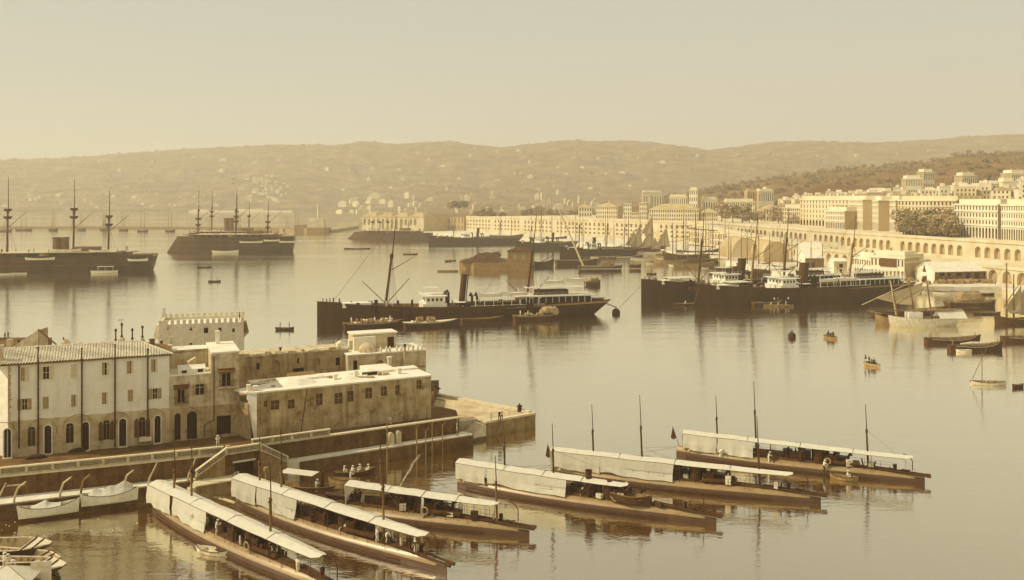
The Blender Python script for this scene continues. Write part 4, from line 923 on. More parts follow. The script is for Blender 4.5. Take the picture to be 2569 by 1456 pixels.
def cargo_liner(fr, Lh, B, label, zs, zm, zb, masts, funnel, flip=True, boats=(), hullm=('black_hull', 'deck_wood'), wood='white_paint', poop=.30, name='steamship', derr=True, stern_deck=True, bridge=.36, zscale=1, group=None, houses=True, awn_fore=None, rud=True, mm='mast_dark', fr_r=1.3, forec=None):
    """local x 0 = bow end when flip"""
    e = tag(empty(name, fr), label, 'steamship', group)
    X = lambda t: Lh * t if flip else Lh * (1 - t)          # t measured from the bow
    hull(Lh, B, zs, zm, zb, 2.0, .55, .08, .0, .06, bul=1.1, th=.18, n=30, flip=flip, fw=.7).build('hull', list(hullm), e)
    hb = B / 2
    def hw(t): tt = 1 - t; return hb * ((1 - ((tt - .55) / .45) ** 2.2) if tt > .55 else (.55 + .45 * (1 - ((.55 - tt) / .55) ** 2.6)))
    def zd(t): return zdeck(1 - t, zs, zm, zb)
    def bx(q, t0, t1, w_, z0, z1, yc=0):
        a, c = sorted((X(t0), X(t1))); q.box(a, c, yc - w_ / 2, yc + w_ / 2, z0, z1); return q
    for k in range(18): q = MB(); t = .08 + k * .046; x = X(t); y = -hw(t) * .985 - .02; q.tube((x, y - .03, zd(t) * .62), (x, y + .1, zd(t) * .62), .2, .2, 8); q.build('porthole', 'opening_far', e)
    # white band of bulwark at forecastle, hatch covers
    q = MB(); bx(q, .085, .185, hw(.13) * 1.5, zd(.13) - 1.1, zd(.13) + .35); q.build('forecastle_house', wood, e)
    if awn_fore: q = MB(); bx(q, awn_fore[0], awn_fore[1], hw(.2) * 1.7, zd(.2) + 1.7, zd(.2) + 1.76); o = q.build('awning', 'canvas', e)
    for t in (.235, .29):
        q = MB(); bx(q, t - .02, t + .02, B * .4, zd(t) - 1.2, zd(t) - .1); q.build('hatch', 'tb_deck', e)
    q = MB()
    for k in range(3): x = X(.02 + k * .012); q.tube((x, (-1) ** k * .6, zd(0.02) - .6), (x, (-1) ** k * .6, zd(.02) + .9), .12, .2, 6)
    q.build('capstan', 'machinery', e)
    person_rail(e, [(X(.005), 0, 0), (X(.04), -hw(.04) * .96, 0), (X(.09), -hw(.09) * .97, 0)], zd(.03) - .1, 1.0, step=2)
    z = zd(.45) - .15
    if houses:
        b0 = bridge
        q = MB(); bx(q, b0, b0 + .085, B * .86, z - .9, z + 1.2); q.build('deckhouse', wood, e)
        q = MB(); bx(q, b0 + .01, b0 + .075, B * .8, z + 1.2, z + 3.6); q.build('bridge_house', wood, e)
        for yy in range(4):
            q = MB(); x = X(b0 + .01); q.box(x - .06 if flip else x, x if flip else x + .06, -B * .3 + yy * B * .17, -B * .3 + yy * B * .17 + .8, z + 2.0, z + 2.9); q.build('window', 'opening', e)
        for k in range(4):
            q = MB(); x = X(b0 + .016 + .015 * k); q.box(x, x + .7, -B * .4 - .05, -B * .4 - .01, z + 2.0, z + 2.9); q.build('window', 'opening', e)
        q = MB(); bx(q, b0 + .0, b0 + .085, B * 1.02, z + 3.6, z + 3.75); bx(q, b0 + .12, b0 + .155, B * .7, z + 1.2, z + 1.3); q.build('bridge_deck', wood, e)
        person_rail(e, [(X(b0), hb, 0), (X(b0), -hb, 0), (X(b0 + .085), -hb, 0)], z + 3.75, 1.1, step=1.4)
        q = MB(); bx(q, b0 + .01, b0 + .06, B * .5, z + 6.0, z + 6.08); [q.tube((X(b0 + .01), s_ * B * .24, z + 3.7), (X(b0 + .01), s_ * B * .24, z + 6), .05, .05, 4) for s_ in (-1, 1)]; [q.tube((X(b0 + .06), s_ * B * .24, z + 3.7), (X(b0 + .06), s_ * B * .24, z + 6), .05, .05, 4) for s_ in (-1, 1)]; q.build('bridge_awning', 'canvas', e)
        q = MB(); bx(q, b0 + .16, b0 + .42, B * .45, z - .9, z + .9); q.build('engine_casing', 'boot_hull', e)
    # funnel
    for (ft, fh_, r_) in funnel:
        x = X(ft); s_ = 1 if flip else -1; q = MB(); q.tube((x, 0, z), (x + s_ * fh_ * .10, 0, z + fh_), r_, r_, 18, cap=False); q.tube((x + s_ * fh_ * .098, 0, z + fh_ - .4), (x + s_ * fh_ * .10, 0, z + fh_), r_ * 1.05, r_ * 1.05, 18, cap=False); q.tube((x, 0, z), (x + s_ * fh_ * .09, 0, z + fh_ - .8), r_ * .93, r_ * .93, 14)
        o = q.build('funnel', 'mast_dark', e, smooth=True); q = MB(); q.tube((x + s_ * (r_ + .3), -.3, z), (x + s_ * (fh_ * .1 + r_ + .3), -.3, z + fh_ + .2), .16, .16, 8); q.build('steam_pipe', 'iron', o)
        for dx, dy, h_ in ((-5.2, -1.6, 3.7), (-4.0, 1.6, 3.7), (3.3, -1.5, 2.9), (5.0, -1.5, 2.9)):
            q = MB(); xx = x + s_ * dx; q.path([(xx, dy, z), (xx, dy, z + h_), (xx - s_ * .15, dy, z + h_ + .5), (xx - s_ * .75, dy, z + h_ + .8)], [.42, .42, .5, .75], 10); q.build('ventilator', 'iron', e)
    for (mt, zt_, r_, ln) in masts:
        s_ = 1 if flip else -1; x = X(mt); mast_part(e, x, 0, zd(mt) - 1, zt_, r_, s_ * ln, m=mm)
        if derr:
            for (dx, dy, dz) in ((-7.5, -1.5, 7.5), (7.5, -1.5, 8.2)):
                q = MB(); q.tube((x + s_ * .2, -.4, zd(mt) + .3), (x + s_ * dx, dy, zd(mt) + .3 + dz), .15, .1, 6); q.build('derrick_boom', 'mast_dark', e)
            q = MB(); zz = zd(mt) + (zt_ - zd(mt)) * .38; q.tube((x + s_ * ln * .4, 0, zz), (x + s_ * ln * .4 + 8.2, -1, zz + 4.8), .14, .08, 6); q.build('gaff', 'mast_dark', e)
        zz = zd(mt) + (zt_ - zd(mt)) * .6
        rig(e, [((x + s_ * ln * .6, 0, zz), (x + dx, sg * hw(min(.95, max(.05, mt))) * .97, zd(mt))) for sg in (-1, 1) for dx in (0, 1.6, 3.2)] + [((x + s_ * ln, 0, zt_ - 1), (x - s_ * 17, 0, zd(max(.02, mt - .15))))])
    rr_ = random.Random(int(Lh * 7)); 
    for k in range(34):
        t = rr_.choice([rr_.uniform(.05, .34), rr_.uniform(.47, .68)]); q = MB(); x = X(t); y = rr_.uniform(-.75, .75) * hw(t); w_ = rr_.uniform(.3, 1.3); h_ = rr_.uniform(.8, 2.4)
        if k % 3: q.box(x - w_ / 2, x + w_ / 2, y - .5, y + .5, zd(t) - 1.2, zd(t) - .9 + h_)
        else: q.tube((x, y, zd(t) - 1.2), (x, y, zd(t) + h_ * .8), .22, .2, 7)
        q.build('deck_fitting', ('machinery', 'boat_wood', 'boot_hull', 'cargo_pale')[k % 4], e)
    # boats rail openings along the waist
    q = MB(); bx(q, .53, .80, .12, zd(.6) + .0, zd(.6) + .12, -hw(.66) * .98); q.build('rail_cap', wood, e)
    for t in [.545 + .033 * k for k in range(8)]:
        q = MB(); x = X(t); y = -hw(t) * .99; q.path([(x, y, zd(t) - .2), (x, y, zd(t) + 1.5), (x + .3, y + .3, zd(t) + 1.9), (x + 1.4, y + .6, zd(t) + 1.95)], .09, 5); q.build('awning_hoop', wood, e)
    # stern deck with long house, awning and shelter railing
    if stern_deck:
        t0 = 1 - poop; q = MB(); zz = zd(.9) + .1
        bx(q, t0 + .01, .985, hw(.9) * 1.1, zz - 1.2, zz + 1.4); q.build('poop_house', 'boot_hull', e)
        q = MB(); bx(q, t0, .995, hw(.85) * 1.98, zz + 1.75, zz + 2.1); q.build('poop_deck', wood, e)
        for k in range(12): q = MB(); x = X(t0 + .01 + (poop - .03) * k / 11); q.box(x - .07, x + .07, -hw(.88) * .95, -hw(.88) * .9, zd(.88) - .2, zz + 1.5); q.build('stanchion', wood, e)
        person_rail(e, [(X(t0), -hw(.85) * .97, 0), (X(.99), -hw(.85) * .97, 0), (X(.99), hw(.85) * .97, 0)], zz + 2.1, 1.1, step=2.2)
        q = MB(); bx(q, t0 + .08, .90, hw(.9) * .9, zz + 2.1, zz + 3.7); q.build('saloon_house', 'boot_hull', e)
        q = MB(); bx(q, t0 + .04, .96, hw(.88) * 1.25, zz + 4.5, zz + 4.56); q.build('awning', 'canvas', e)
        q = MB(); x = X(.985); q.tube((x, 0, zz + 2), (x + (1 if flip else -1) * .9, 0, zz + 7), .06, .04, 5); q.build('flag_staff', 'mast_dark', e)
    if rud:
        q = MB(); x = X(1.0); s_ = 1 if flip else -1; q.box(min(x - s_ * 3.6, x - s_ * 5.4), max(x - s_ * 3.6, x - s_ * 5.4), -.15, .15, -1.5, 2.2); q.build('rudder', 'black_hull', e)
    for (t, nm) in boats: pass
    return e, X, zd, hw
# main ship in the middle: bow at the left
S1 = Fr((-61.5, 283.0), to=(28.6, 305.0))
s1, X1, zd1, hw1 = cargo_liner(S1, 91.5, 11.0, 'large dark steamship in mid harbour with tall plain funnel and white bridge', 5.2, 4.4, 6.8, ((.235, 33.5, .45, 3.4), (.745, 34.0, .42, 3.6)), ((.505, 10.0, 1.02),))
for i, (t, z, lab, Lb) in enumerate([(.60, 8.2, 'white lifeboat amidships of the large steamship, nearer its funnel', 8.4), (.695, 8.3, 'white lifeboat amidships of the large steamship, second behind its funnel', 8.0), (.835, 11.9, 'forward of two white lifeboats hung above the stern deck of the large steamship', 7.6), (.925, 12.3, 'aft of two white lifeboats hung above the stern deck of the large steamship', 7.6)]):
    lifeboat(S1, X1(t) - Lb / 2, -hw1(t) * 1.0, z - .6, Lb, lab, None)
    for dx in (-Lb * .4, Lb * .4): davit(s1, X1(t) + dx, -hw1(t) * .95, z - 2.6, 2.4, -1)
    for dx in (-Lb * .4, Lb * .4): davit(s1, X1(t) + dx, hw1(t) * .95, z - 2.6, 2.4, 1)
# boarding ladders as pale panels on the hull
for t in (.185, .30, .745):
    q = MB(); x = X1(t); q.box(x - 1.0, x + 1.0, -hw1(t) - .35, -hw1(t) - .05, .9, zd1(t) + .1); q.box(x - 1.7, x + 1.7, -hw1(t) - 1.0, -hw1(t) + .2, zd1(t) + .1, zd1(t) + .25); q.build('loading_stage', 'boot_hull', s1)
S2 = Fr((66.3, 325.5), to=(154.6, 357.5))
s2, X2, zd2, hw2 = cargo_liner(S2, 93.5, 11.5, 'dark steamship in front at the right, twin of the one moored behind it', 6.0, 5.9, 8.4, ((.255, 33.8, .48, 3.2), (.735, 33.5, .42, 3.6)), ((.502, 9.0, 1.7),), awn_fore=(.14, .24), mm='mast_wood')
for t, lab in [(.585, 'white lifeboat on the front right steamship just behind its funnel'), (.685, 'white lifeboat on the front right steamship, farther from its funnel')]:
    lifeboat(S2, X2(t) - 4.2, -hw2(t), 8.0, 8.4, lab, None)
    for dx in (-3.6, 3.6): davit(s2, X2(t) + dx, -hw2(t) * .95, 6.0, 4.0, -1)
S3 = Fr((49.3, 342.5), to=(137.0, 374.5))
s3, X3, zd3, hw3 = cargo_liner(S3, 93, 11.0, 'dark steamship moored behind its twin, yards crossed on the foremast', 5.6, 6.0, 8.6, ((.27, 34.5, .45, 2.8), (.70, 36, .42, 2.6)), ((.475, 9.5, 1.5),), awn_fore=(.12, .24), rud=False)
for z, w_ in ((27.0, 13), (20.5, 12)):
    q = MB(); x = X3(.27) + 2; q.tube((x - w_ * .8, -w_ * .45, z + 1.0), (x + w_ * .8, w_ * .45, z - .8), .16, .16, 6); q.build('yard', 'mast_wood', s3)
for t in (.1,):
    p = S3.pt(X3(.20), -hw3(.2) - .6); small_boat('lifeboat', 17, 3.4, 'long dark boat hanging low on the side of the rear steamship', ('black_hull', 'boat_wood'), loc=(p.x, p.y, 3.0), rz=S3.a, thw=4, depth=1.5, sheer=.8)
# other merchant ships and cruiser lying along the far quay
def ship_px(x0, x1, y0, y1, **kw):
    a, b_ = G(x0, y0), G(x1, y1); f_ = Fr((a.x, a.y), to=(b_.x, b_.y)); return f_
f_ = ship_px(1075, 1296, 614, 609)
cargo_liner(f_, f_.L, 11, 'dark merchant steamer with pale funnel lying left of the crowded quay', 6, 5.2, 8.4, ((.27, 29, .35, 1.5), (.80, 27, .33, 1.5)), ((.54, 8.5, 1.1),), hullm=('boot_hull', 'deck_wood'), stern_deck=False, rud=False, derr=False)
f_ = ship_px(1293, 1410, 627, 622)
cargo_liner(f_, f_.L + 12, 9, 'shorter dark steamer with a white funnel partly hidden by the crane barge boom', 5, 4.6, 7, ((.25, 26, .3, 1.0), (.42, 30, .3, 1)), ((.62, 8, .9),), hullm=('boot_hull', 'deck_wood'), stern_deck=False, rud=False, derr=False)
f_ = ship_px(1403, 1590, 648, 640)
cargo_liner(f_, f_.L, 10, 'dark three masted steamer among sails right of the crane barge', 5.4, 5.2, 7.8, ((.25, 34, .4, 1.0), (.62, 33, .35, 1.2), (.86, 30, .3, 1.0)), ((.44, 8.0, 1.0),), hullm=('boot_hull', 'deck_wood'), stern_deck=False, rud=False, derr=False)

# cruiser with ram bow along the quay
def warship(fr, Lh, B, label, z_deck, masts, funnels, flip, fc=0.0, ram=.06, hullm='war_hull', boats=True, ports=True, pale=True, group='anchored warships', mastr=.55):
    e = tag(empty('ironclad', fr), label, 'warship', group)
    X = lambda t: Lh * t if flip else Lh * (1 - t)
    hull(Lh, B, z_deck, z_deck * .94, z_deck * 1.04, 2.5, .7, .35, -.03, .02 if ram else .0, bul=.9, th=.3, n=26, flip=flip, fw=.8, ram=ram, bm=.5).build('hull', [hullm, 'deck_wood'], e)
    def bx(q, t0, t1, w_, z0, z1, yc=0): a, c = sorted((X(t0), X(t1))); q.box(a, c, yc - w_ / 2, yc + w_ / 2, z0, z1); return q
    z = z_deck
    q = MB(); bx(q, .16, .86, B * .62, z - 1.0, z + 1.6); q.build('deckhouse', 'war_grey', e)
    q = MB(); bx(q, .20, .84, B * .98, z + 1.6, z + 1.85); q.build('spar_deck', 'war_pale' if pale else 'war_grey', e)
    q = MB(); bx(q, .62, .74, B * .5, z + 1.85, z + 4.2); q.build('chart_house', 'war_grey', e)
    for k in range(10):
        q = MB(); x = X(.2 + .06 * k); q.box(x - 1.1, x + 1.1, -B * .49, -B * .47, z - .2, z + 1.3); q.build('gun_port', 'opening', e)
    for t, yy in ((.14, 0), (.5, -B * .42), (.88, 0)):
        q = MB(); x = X(t); q.tube((x, yy, z), (x, yy, z + 1.3), 2.6, 2.4, 14); q.tube((x, yy, z + .9), (x + (5.5 if (t > .5) == flip else -5.5), yy, z + 1.5), .35, .22, 8); q.build('gun_turret', 'war_grey', e)
    q = MB(); rr = random.Random(int(Lh));
    for k in range(26): x = X(rr.uniform(.1, .9)); yy = rr.uniform(-B * .4, B * .4); q.tube((x, yy, z + 1.8), (x, yy, z + rr.uniform(2.6, 4.6)), rr.uniform(.15, .4), rr.uniform(.15, .4), 6)
    q.build('deck_fittings', 'war_grey', e, ); 
    for t, h, r_ in funnels:
        q = MB(); x = X(t); q.tube((x, 0, z + 1), (x, 0, z + h), r_, r_, 14); q.tube((x, 0, z + h - .6), (x, 0, z + h), r_ * 1.12, r_ * 1.12, 14); q.build('funnel', 'mast_wood', e)
    for t, zt_, tops in masts:
        x = X(t); mast_part(e, x, 0, z, zt_, mastr, .6, 'mast_dark', tops=tops)
        zz = z + (zt_ - z) * .5; rig(e, [((x, 0, zz), (x + dx, sg * B * .46, z)) for sg in (-1, 1) for dx in (-2, 0, 2)], .06)
        q = MB(); q.tube((x, -.5, z + (zt_ - z) * .34), (x + 11, -3, z + (zt_ - z) * .34 + 9.5), .2, .12, 6); q.build('derrick_boom', 'mast_wood', e)
    # stern gallery and boat booms
    q = MB(); x = X(1.0); s_ = 1 if flip else -1; bx(q, .965, 1.012, B * .5, z * .62, z * .7); bx(q, .965, 1.012, B * .5, z * .35, z * .41); q.build('stern_gallery', 'war_grey', e)
    q = MB(); bx(q, .10, .95, .2, z - 1.3, z - .9, -B * .5 - .02) if False else q.tube((X(.05), -B * .5 + .8, z * .45), (X(.9), -B * .5 - .1, z * .45), .12, .12, 4); q.build('torpedo_net_shelf', 'war_grey', e)
    return e, X
a, c = G(381, 678.5), G(0, 684)
d = (Vector((a.x, a.y)) - Vector((c.x, c.y))).normalized(); W1 = Fr((a.x - d.x * 104, a.y - d.y * 104), to=(a.x, a.y))
w1, XW = warship(W1, 104, 20, 'large grey ironclad at far left with two paired funnels, bow outside the photo', 9.0, ((.30, 51, ((33.2, 2.4), (29.2, 2.6))), (.615, 49.5, ((33.5, 2.4), (29.2, 2.6))), (.785, 44, ((29.5, 2.2), (25.0, 2.4)))), ((.535, 9.5, 2.0), (.575, 9.5, 2.0)), True, group=None)
a, c = G(436, 634), G(734, 631.5)
W2 = Fr((a.x, a.y), to=(c.x, c.y))
warship(W2, W2.L, 20, 'dark ironclad with ram bow pointing left beyond the rowboats', 11.6, ((.20, 45.5, ((24.5, 2.6), (20, 2.2))), (.515, 46, ((26, 2.2), (22.5, 2.6))), (.785, 38.5, ((22, 2.2), (18, 2.0)))), (), True, group=None)
a, c = G(468, 613), G(690, 612); W3 = Fr((a.x, a.y), to=(c.x, c.y))
warship(W3, W3.L, 18, 'third warship hidden behind the dark ironclad, only its masts and funnels showing', 9.5, ((.28, 48, ((28, 2.2), (24, 2.4))), (.56, 46, ((28, 2.2), (24, 2.4))), (.70, 37, ((24, 2.0),))), ((.45, 13, 2.4), (.50, 13, 2.4)), True, group=None)
f_ = ship_px(882, 1080, 599, 601)
e, X = warship(f_, f_.L, 11, 'lean cruiser with ram bow and three pale funnels before the dock hall', 6.5, ((.12, 27, ()), (.45, 28, ()), (.72, 25, ())), (), True, group=None, mastr=.25, pale=True)
for k in (.25, .34, .44):
    q = MB(); x = X(k); q.tube((x, 0, 6), (x + 1.4, 0, 16), 1.5, 1.5, 12); o = q.build('funnel', 'war_pale', e); q = MB(); q.tube((x + 1.38, 0, 15.6), (x + 1.6, 0, 17.2), 1.65, 1.65, 12); q.build('funnel_cap', 'war_hull', o)
# warship boats
def wb(fr, x, y, z, Lb, lab, **kw): p = fr.pt(x, y); return small_boat('ship_boat', Lb, Lb * .26, lab, ('boat_white', 'boat_wood'), loc=(p.x, p.y, z), rz=fr.a, thw=2, depth=1.0, sheer=.4, **kw)
wb(W1, XW(.545), -11.2, 11.6, 14, 'white boat hung high beside the funnels of the far left ironclad')
wb(W1, XW(.42), -10.8, 7.2, 14, 'white boat hung low left of the funnels of the far left ironclad')
wb(W1, XW(.72), -11.0, 11.0, 10, 'white boat hung between the aft masts of the far left ironclad')
wb(W1, XW(.905), -11.4, 6.0, 10, 'white boat hung at the stern of the far left ironclad')
for t, y, lab, hs in ((.36, -15, 'small white-sided boat lying off the left ironclad hull', 0), (.31, -18, 'rowing cutter with crew lying at the left ironclad waterline', 0)):
    p = W1.pt(XW(t), y); small_boat('ship_boat', 8, 2.2, lab, loc=(p.x, p.y, .1), rz=W1.a, thw=3)
p = W1.pt(XW(.74), -16); e = small_boat('steam_launch', 13, 3, 'steam launch with white awning beside the left ironclad', loc=(p.x, p.y, .1), rz=W1.a, thw=2, depth=1.2); q = MB(); q.box(3, 11, -1.4, 1.4, 3.4, 3.5); [q.tube((x, s_ * 1.2, 1), (x, s_ * 1.2, 3.4), .06, .06, 4) for x in (3.3, 7, 10.7) for s_ in (-1, 1)]; q.build('awning', 'canvas', e)
wb(W2, W2.L * .57, -10.8, 7.3, 16, 'pale boat hung amidships on the dark ironclad')
wb(W2, W2.L * .77, -10.8, 8.3, 11, 'pale boat hung under the aft mast of the dark ironclad')
wb(W2, W2.L * .90, -10.6, 7.3, 13, 'pale boat hung near the stern of the dark ironclad')
p = W2.pt(W2.L * .35, -14); small_boat('ship_boat', 18, 3.6, 'white launch moored under the side of the dark ironclad', loc=(p.x, p.y, .1), rz=W2.a, thw=3, depth=1.4, sheer=.8)

# ------------------------------------------------------------------ sailing craft
def sailer(x0, x1, y, label, hullm=('boat_dark', 'boat_wood'), masts=((.3, 20), (.65, 18)), yards=(), sails=(), fb=(2.6, 1.8, 3.2), B=None, y1=None, flip=False, bowsprit=4, rake=0, name='sailing_ship', cat='sailing ship', mr=.2, lateen=(), group=None, house=None, spar_m='mast_wood'):
    a, b_ = G(x0, y), G(x1, y1 or y); fr = Fr((a.x, a.y), to=(b_.x, b_.y)); Lh = fr.L; B = B or Lh * .24
    e = tag(empty(name, fr), label, cat, group); X = lambda t: Lh * t if not flip else Lh * (1 - t)
    hull(Lh, B, fb[0], fb[1], fb[2], .6, .55, .2, .03, .04, bul=.6, th=.12, n=16, flip=flip, fw=.6).build('hull', list(hullm), e, smooth=True)
    q = MB(); s_ = -1 if flip else 1; xb = X(.98); q.tube((xb - s_ * 1.5, 0, fb[2] - .2), (xb + s_ * bowsprit, 0, fb[2] + bowsprit * .28), .13, .07, 6); q.build('bowsprit', spar_m, e)
    for t, h in masts:
        x = X(t); q = MB(); q.tube((x, 0, .5), (x + rake, 0, h), mr * 1.35, mr * .6, 7); q.build('mast', spar_m, e)
        rig(e, [((x + rake * .8, 0, h * .85), (x + dx, sg * B * .42, fb[1])) for sg in (-1, 1) for dx in (-1.2, 1.2)] + [((x + rake, 0, h), (xb + s_ * bowsprit * .8, 0, fb[2] + bowsprit * .2))], .03)
    for t, z, w_ in yards:
        q = MB(); q.tube((X(t) - w_ * .42, -w_ * .28, z), (X(t) + w_ * .42, w_ * .28, z + .3), .13, .13, 6); q.build('yard', spar_m, e)
    for pts in sails:
        q = MB(); v = [Vector(p_) for p_ in pts]; n = 7
        if len(v) == 3: v = [v[0], v[0], v[1], v[2]]
        rg = []
        for i in range(n + 1):
            a_, c_ = v[0].lerp(v[3], i / n), v[1].lerp(v[2], i / n); rg.append([a_.lerp(c_, j / n) + Vector((0, .5 * math.sin(math.pi * i / n) * math.sin(math.pi * j / n) + .12 * math.sin(i * 2.3 + j), 0)) for j in range(n + 1)])
        q.loft(rg, closed=False, caps=False); o = q.build('sail', 'sail', e, smooth=True); o.modifiers.new('s', 'SOLIDIFY').thickness = .03
    for (xa, za, xb_, zb_) in lateen:
        q = MB(); q.tube((xa, -.5, za), (xb_, -.3, zb_), .14, .07, 6); q.build('lateen_yard', spar_m, e)
    if house: q = MB(); q.box(Lh * house[0], Lh * house[1], -B * .25, B * .25, fb[1] - .4, fb[1] + 1.3); q.build('deck_house', 'white_paint', e)
    q = MB(); rr = random.Random(int(x0)); 
    return fr, e, X
# felucca pair at the right with hanging lateen sail
fr, e, X = sailer(2196, 2290, 812, 'darker felucca half hidden behind the pale one at the right', ('boat_wood', 'boat_wood'), masts=((.42, 13.5),), fb=(2.0, 1.6, 3.3), flip=True, B=4.4, rake=-2.2, lateen=((-4.5, 5.9, 15, 14.8),), name='felucca', cat='felucca', mr=.24, spar_m='mast_pale', bowsprit=3)
fr, e, X = sailer(2232, 2396, 817, 'pale hulled felucca with furled lateen yard and white deck tent', ('cargo_pale', 'deck_wood'), masts=((.35, 15.5), (.60, 12.5), (.86, 11)), fb=(3.2, 2.3, 3.2), flip=True, B=5.5, rake=-2.0, lateen=((-1, 4.6, 30, 5.6), (1.5, 6.5, 15, 14.3)), name='felucca', cat='felucca', mr=.25, spar_m='mast_wood', bowsprit=3.5)
q = MB(); rg = []
for j in range(9): k = j / 8; x = 14.2 + 8.5 * k; rg.append([(x, -2.6, 2.5), (x, 0, 4.6 + .1 * math.sin(k * 9)), (x, 2.6, 2.6)])
q.loft(rg, closed=False, caps=False); q.build('tent', 'canvas', e)
q = MB(); q.path([(2, -.2, 4.5), (8, -.5, 4.75), (15, -.4, 4.85), (22, -.4, 5.0)], [.15, .38, .42, .2], 8); q.build('furled_sail', 'hay', e)
q = MB(); q.box(5.2, 9.5, -1.4, 1.6, 2.2, 4.2); q.build('deck_house', 'white_paint', e)
fr0 = Fr((G(2190, 790).x, G(2190, 790).y), ang=.1)
e = tag(empty('felucca', fr0), 'felucca lying behind with a big slack brown sail spread to the left', 'felucca')
hull(26, 5, 2.2, 1.5, 2.8, .6, .5, .2, .03, .04, bul=.6, n=14).build('hull', ['boat_dark', 'boat_wood'], e, smooth=True)
q = MB(); q.tube((14, 0, 1), (11.5, 0, 16), .25, .12, 7); q.build('mast', 'mast_wood', e)
q = MB(); q.tube((.5, -1, 6.0), (19, -.2, 11.0), .16, .09, 6); q.build('lateen_yard', 'mast_wood', e)
q = MB(); rg = []
for i in range(9):
    k = i / 8; a_ = Vector((.6, -1, 5.9)).lerp(Vector((17.5, -.3, 10.6)), k); c_ = Vector((.7, -1.2, 5.6)).lerp(Vector((12.5, -1.2, 2.6)), k ** .8)
    if k > .7: c_ = Vector((12.5, -1.2, 2.6)).lerp(Vector((16.5, -.5, 7)), (k - .7) / .3)
    rg.append([a_.lerp(c_, j / 6) + Vector((0, .5 * math.sin(j / 6 * 3.1) * math.sin(k * 3.1), 0)) for j in range(7)])
q.loft(rg, closed=False, caps=False); q.build('sail', 'sail', e, smooth=True)
# felucca with draped sail at the right edge
fr, e, X = sailer(2495, 2600, 812, 'dark felucca at the right edge with a draped drying sail', ('boat_dark', 'boat_wood'), masts=((.55, 15.5), (.72, 19)), fb=(2.4, 1.5, 3.0), flip=True, B=5, bowsprit=9, name='felucca', cat='felucca', mr=.26, lateen=((2.5, 5.2, 11.5, 18.5),), sails=([(3.2, -.5, 5.0), (8.0, -.4, 12.2), (8.5, -.5, 3.0), (4.5, -.6, 3.2)], [(8.2, -.5, 9.0), (8.6, -.3, 11.5), (11.0, -.4, 2.6), (7.6, -.6, 2.8)]))
# sailing ships in the crowd along the quay
sl = lambda b_, w_, h_: [(b_, -.6, 4.0), (b_ + w_ * .75, -.3, 4 + h_), (b_ + w_, -.6, 4.0)]
sailer(1560, 1668, 634, 'two masted ship with several brown sails hung out to dry', ('boot_hull', 'deck_wood'), masts=((.15, 30), (.42, 28), (.70, 30)), yards=((.15, 20, 10), (.42, 17, 9)), B=8, fb=(4.6, 3.6, 5.6), sails=(sl(6, 9, 17), sl(13, 11, 15), sl(24, 11, 15), [(2, -.5, 5), (9, -.3, 17), (10, -.5, 5)], [(14, -.5, 14), (22, -.3, 28), (23, -.5, 12)]), mr=.3)
sailer(1665, 1775, 655, 'dark barque with pale deckhouse pointing its bowsprit left in the crowd', ('boot_hull', 'deck_wood'), masts=((.28, 30), (.55, 33), (.8, 24)), yards=((.28, 21, 15), (.28, 14, 17), (.55, 22, 15), (.55, 15, 17)), B=8, fb=(4.6, 3.8, 5.8), flip=True, bowsprit=11, mr=.3, house=(.3, .45))
sailer(1805, 1895, 664, 'white hulled yacht like ship lying in front of the vaulted sheds', ('boat_white', 'deck_wood'), masts=((.25, 22), (.6, 21)), B=6, fb=(3.6, 2.8, 4.0), mr=.2, house=(.3, .6))
sailer(1690, 1790, 672, 'small dark coaster in front of the barque', ('boat_wood', 'boat_wood'), masts=((.35, 19), (.7, 17)), B=6.5, fb=(3.0, 2.2, 3.8), mr=.2, lateen=((4, 8, 14, 17),))
sailer(1700, 1800, 642, 'three masted schooner at the quay behind the dark barque', ('boot_hull', 'deck_wood'), masts=((.2, 28), (.45, 30), (.7, 27)), yards=((.2, 20, 13),), B=7.5, fb=(4, 3, 5), mr=.25)
sailer(1760, 1850, 650, 'brig with lowered yards near the trees at the foot of the wall', ('boat_dark', 'deck_wood'), masts=((.3, 28), (.65, 27)), yards=((.3, 17, 13), (.65, 16, 12)), B=7, fb=(3.6, 2.8, 4.6), mr=.24)
sailer(1890, 1990, 690, 'dark lugger behind the twin steamships beside the quay', ('boot_hull', 'boat_wood'), masts=((.4, 22), (.75, 18)), B=6.5, fb=(3.2, 2.6, 4.2), mr=.22, lateen=((5, 7, 17, 17),))
sailer(1600, 1668, 640, 'small pale cutter with white sails at the right of the drying sails', ('cargo_pale', 'deck_wood'), masts=((.5, 18),), B=5, fb=(2.6, 2.0, 3.2), mr=.18, sails=([(9, -.5, 4), (11.5, -.3, 13), (16, -.5, 4)],))
sailer(1940, 2030, 680, 'dark schooner tied up beside the sheds on the quay', ('boat_dark', 'boat_wood'), masts=((.3, 20), (.66, 19)), B=6, fb=(3.0, 2.4, 3.8), mr=.2)
sailer(1420, 1480, 633, 'small steamer tender with tall mast left of the three masted steamer', ('boot_hull', 'deck_wood'), masts=((.4, 28), (.7, 25)), yards=((.4, 18, 12),), B=6, fb=(3.6, 3, 4.4), mr=.25)
sailer(1230, 1310, 600, 'ship lying behind the dark merchant steamer at the long wall', ('boot_hull', 'deck_wood'), masts=((.3, 26), (.65, 25)), B=7, fb=(4, 3.2, 5), mr=.25)
sailer(1330, 1420, 606, 'ship behind the shorter steamer with bare masts against the long wall', ('boot_hull', 'deck_wood'), masts=((.3, 30), (.6, 28), (.85, 24)), yards=((.3, 19, 13),), B=7, fb=(4, 3.2, 5), mr=.25)
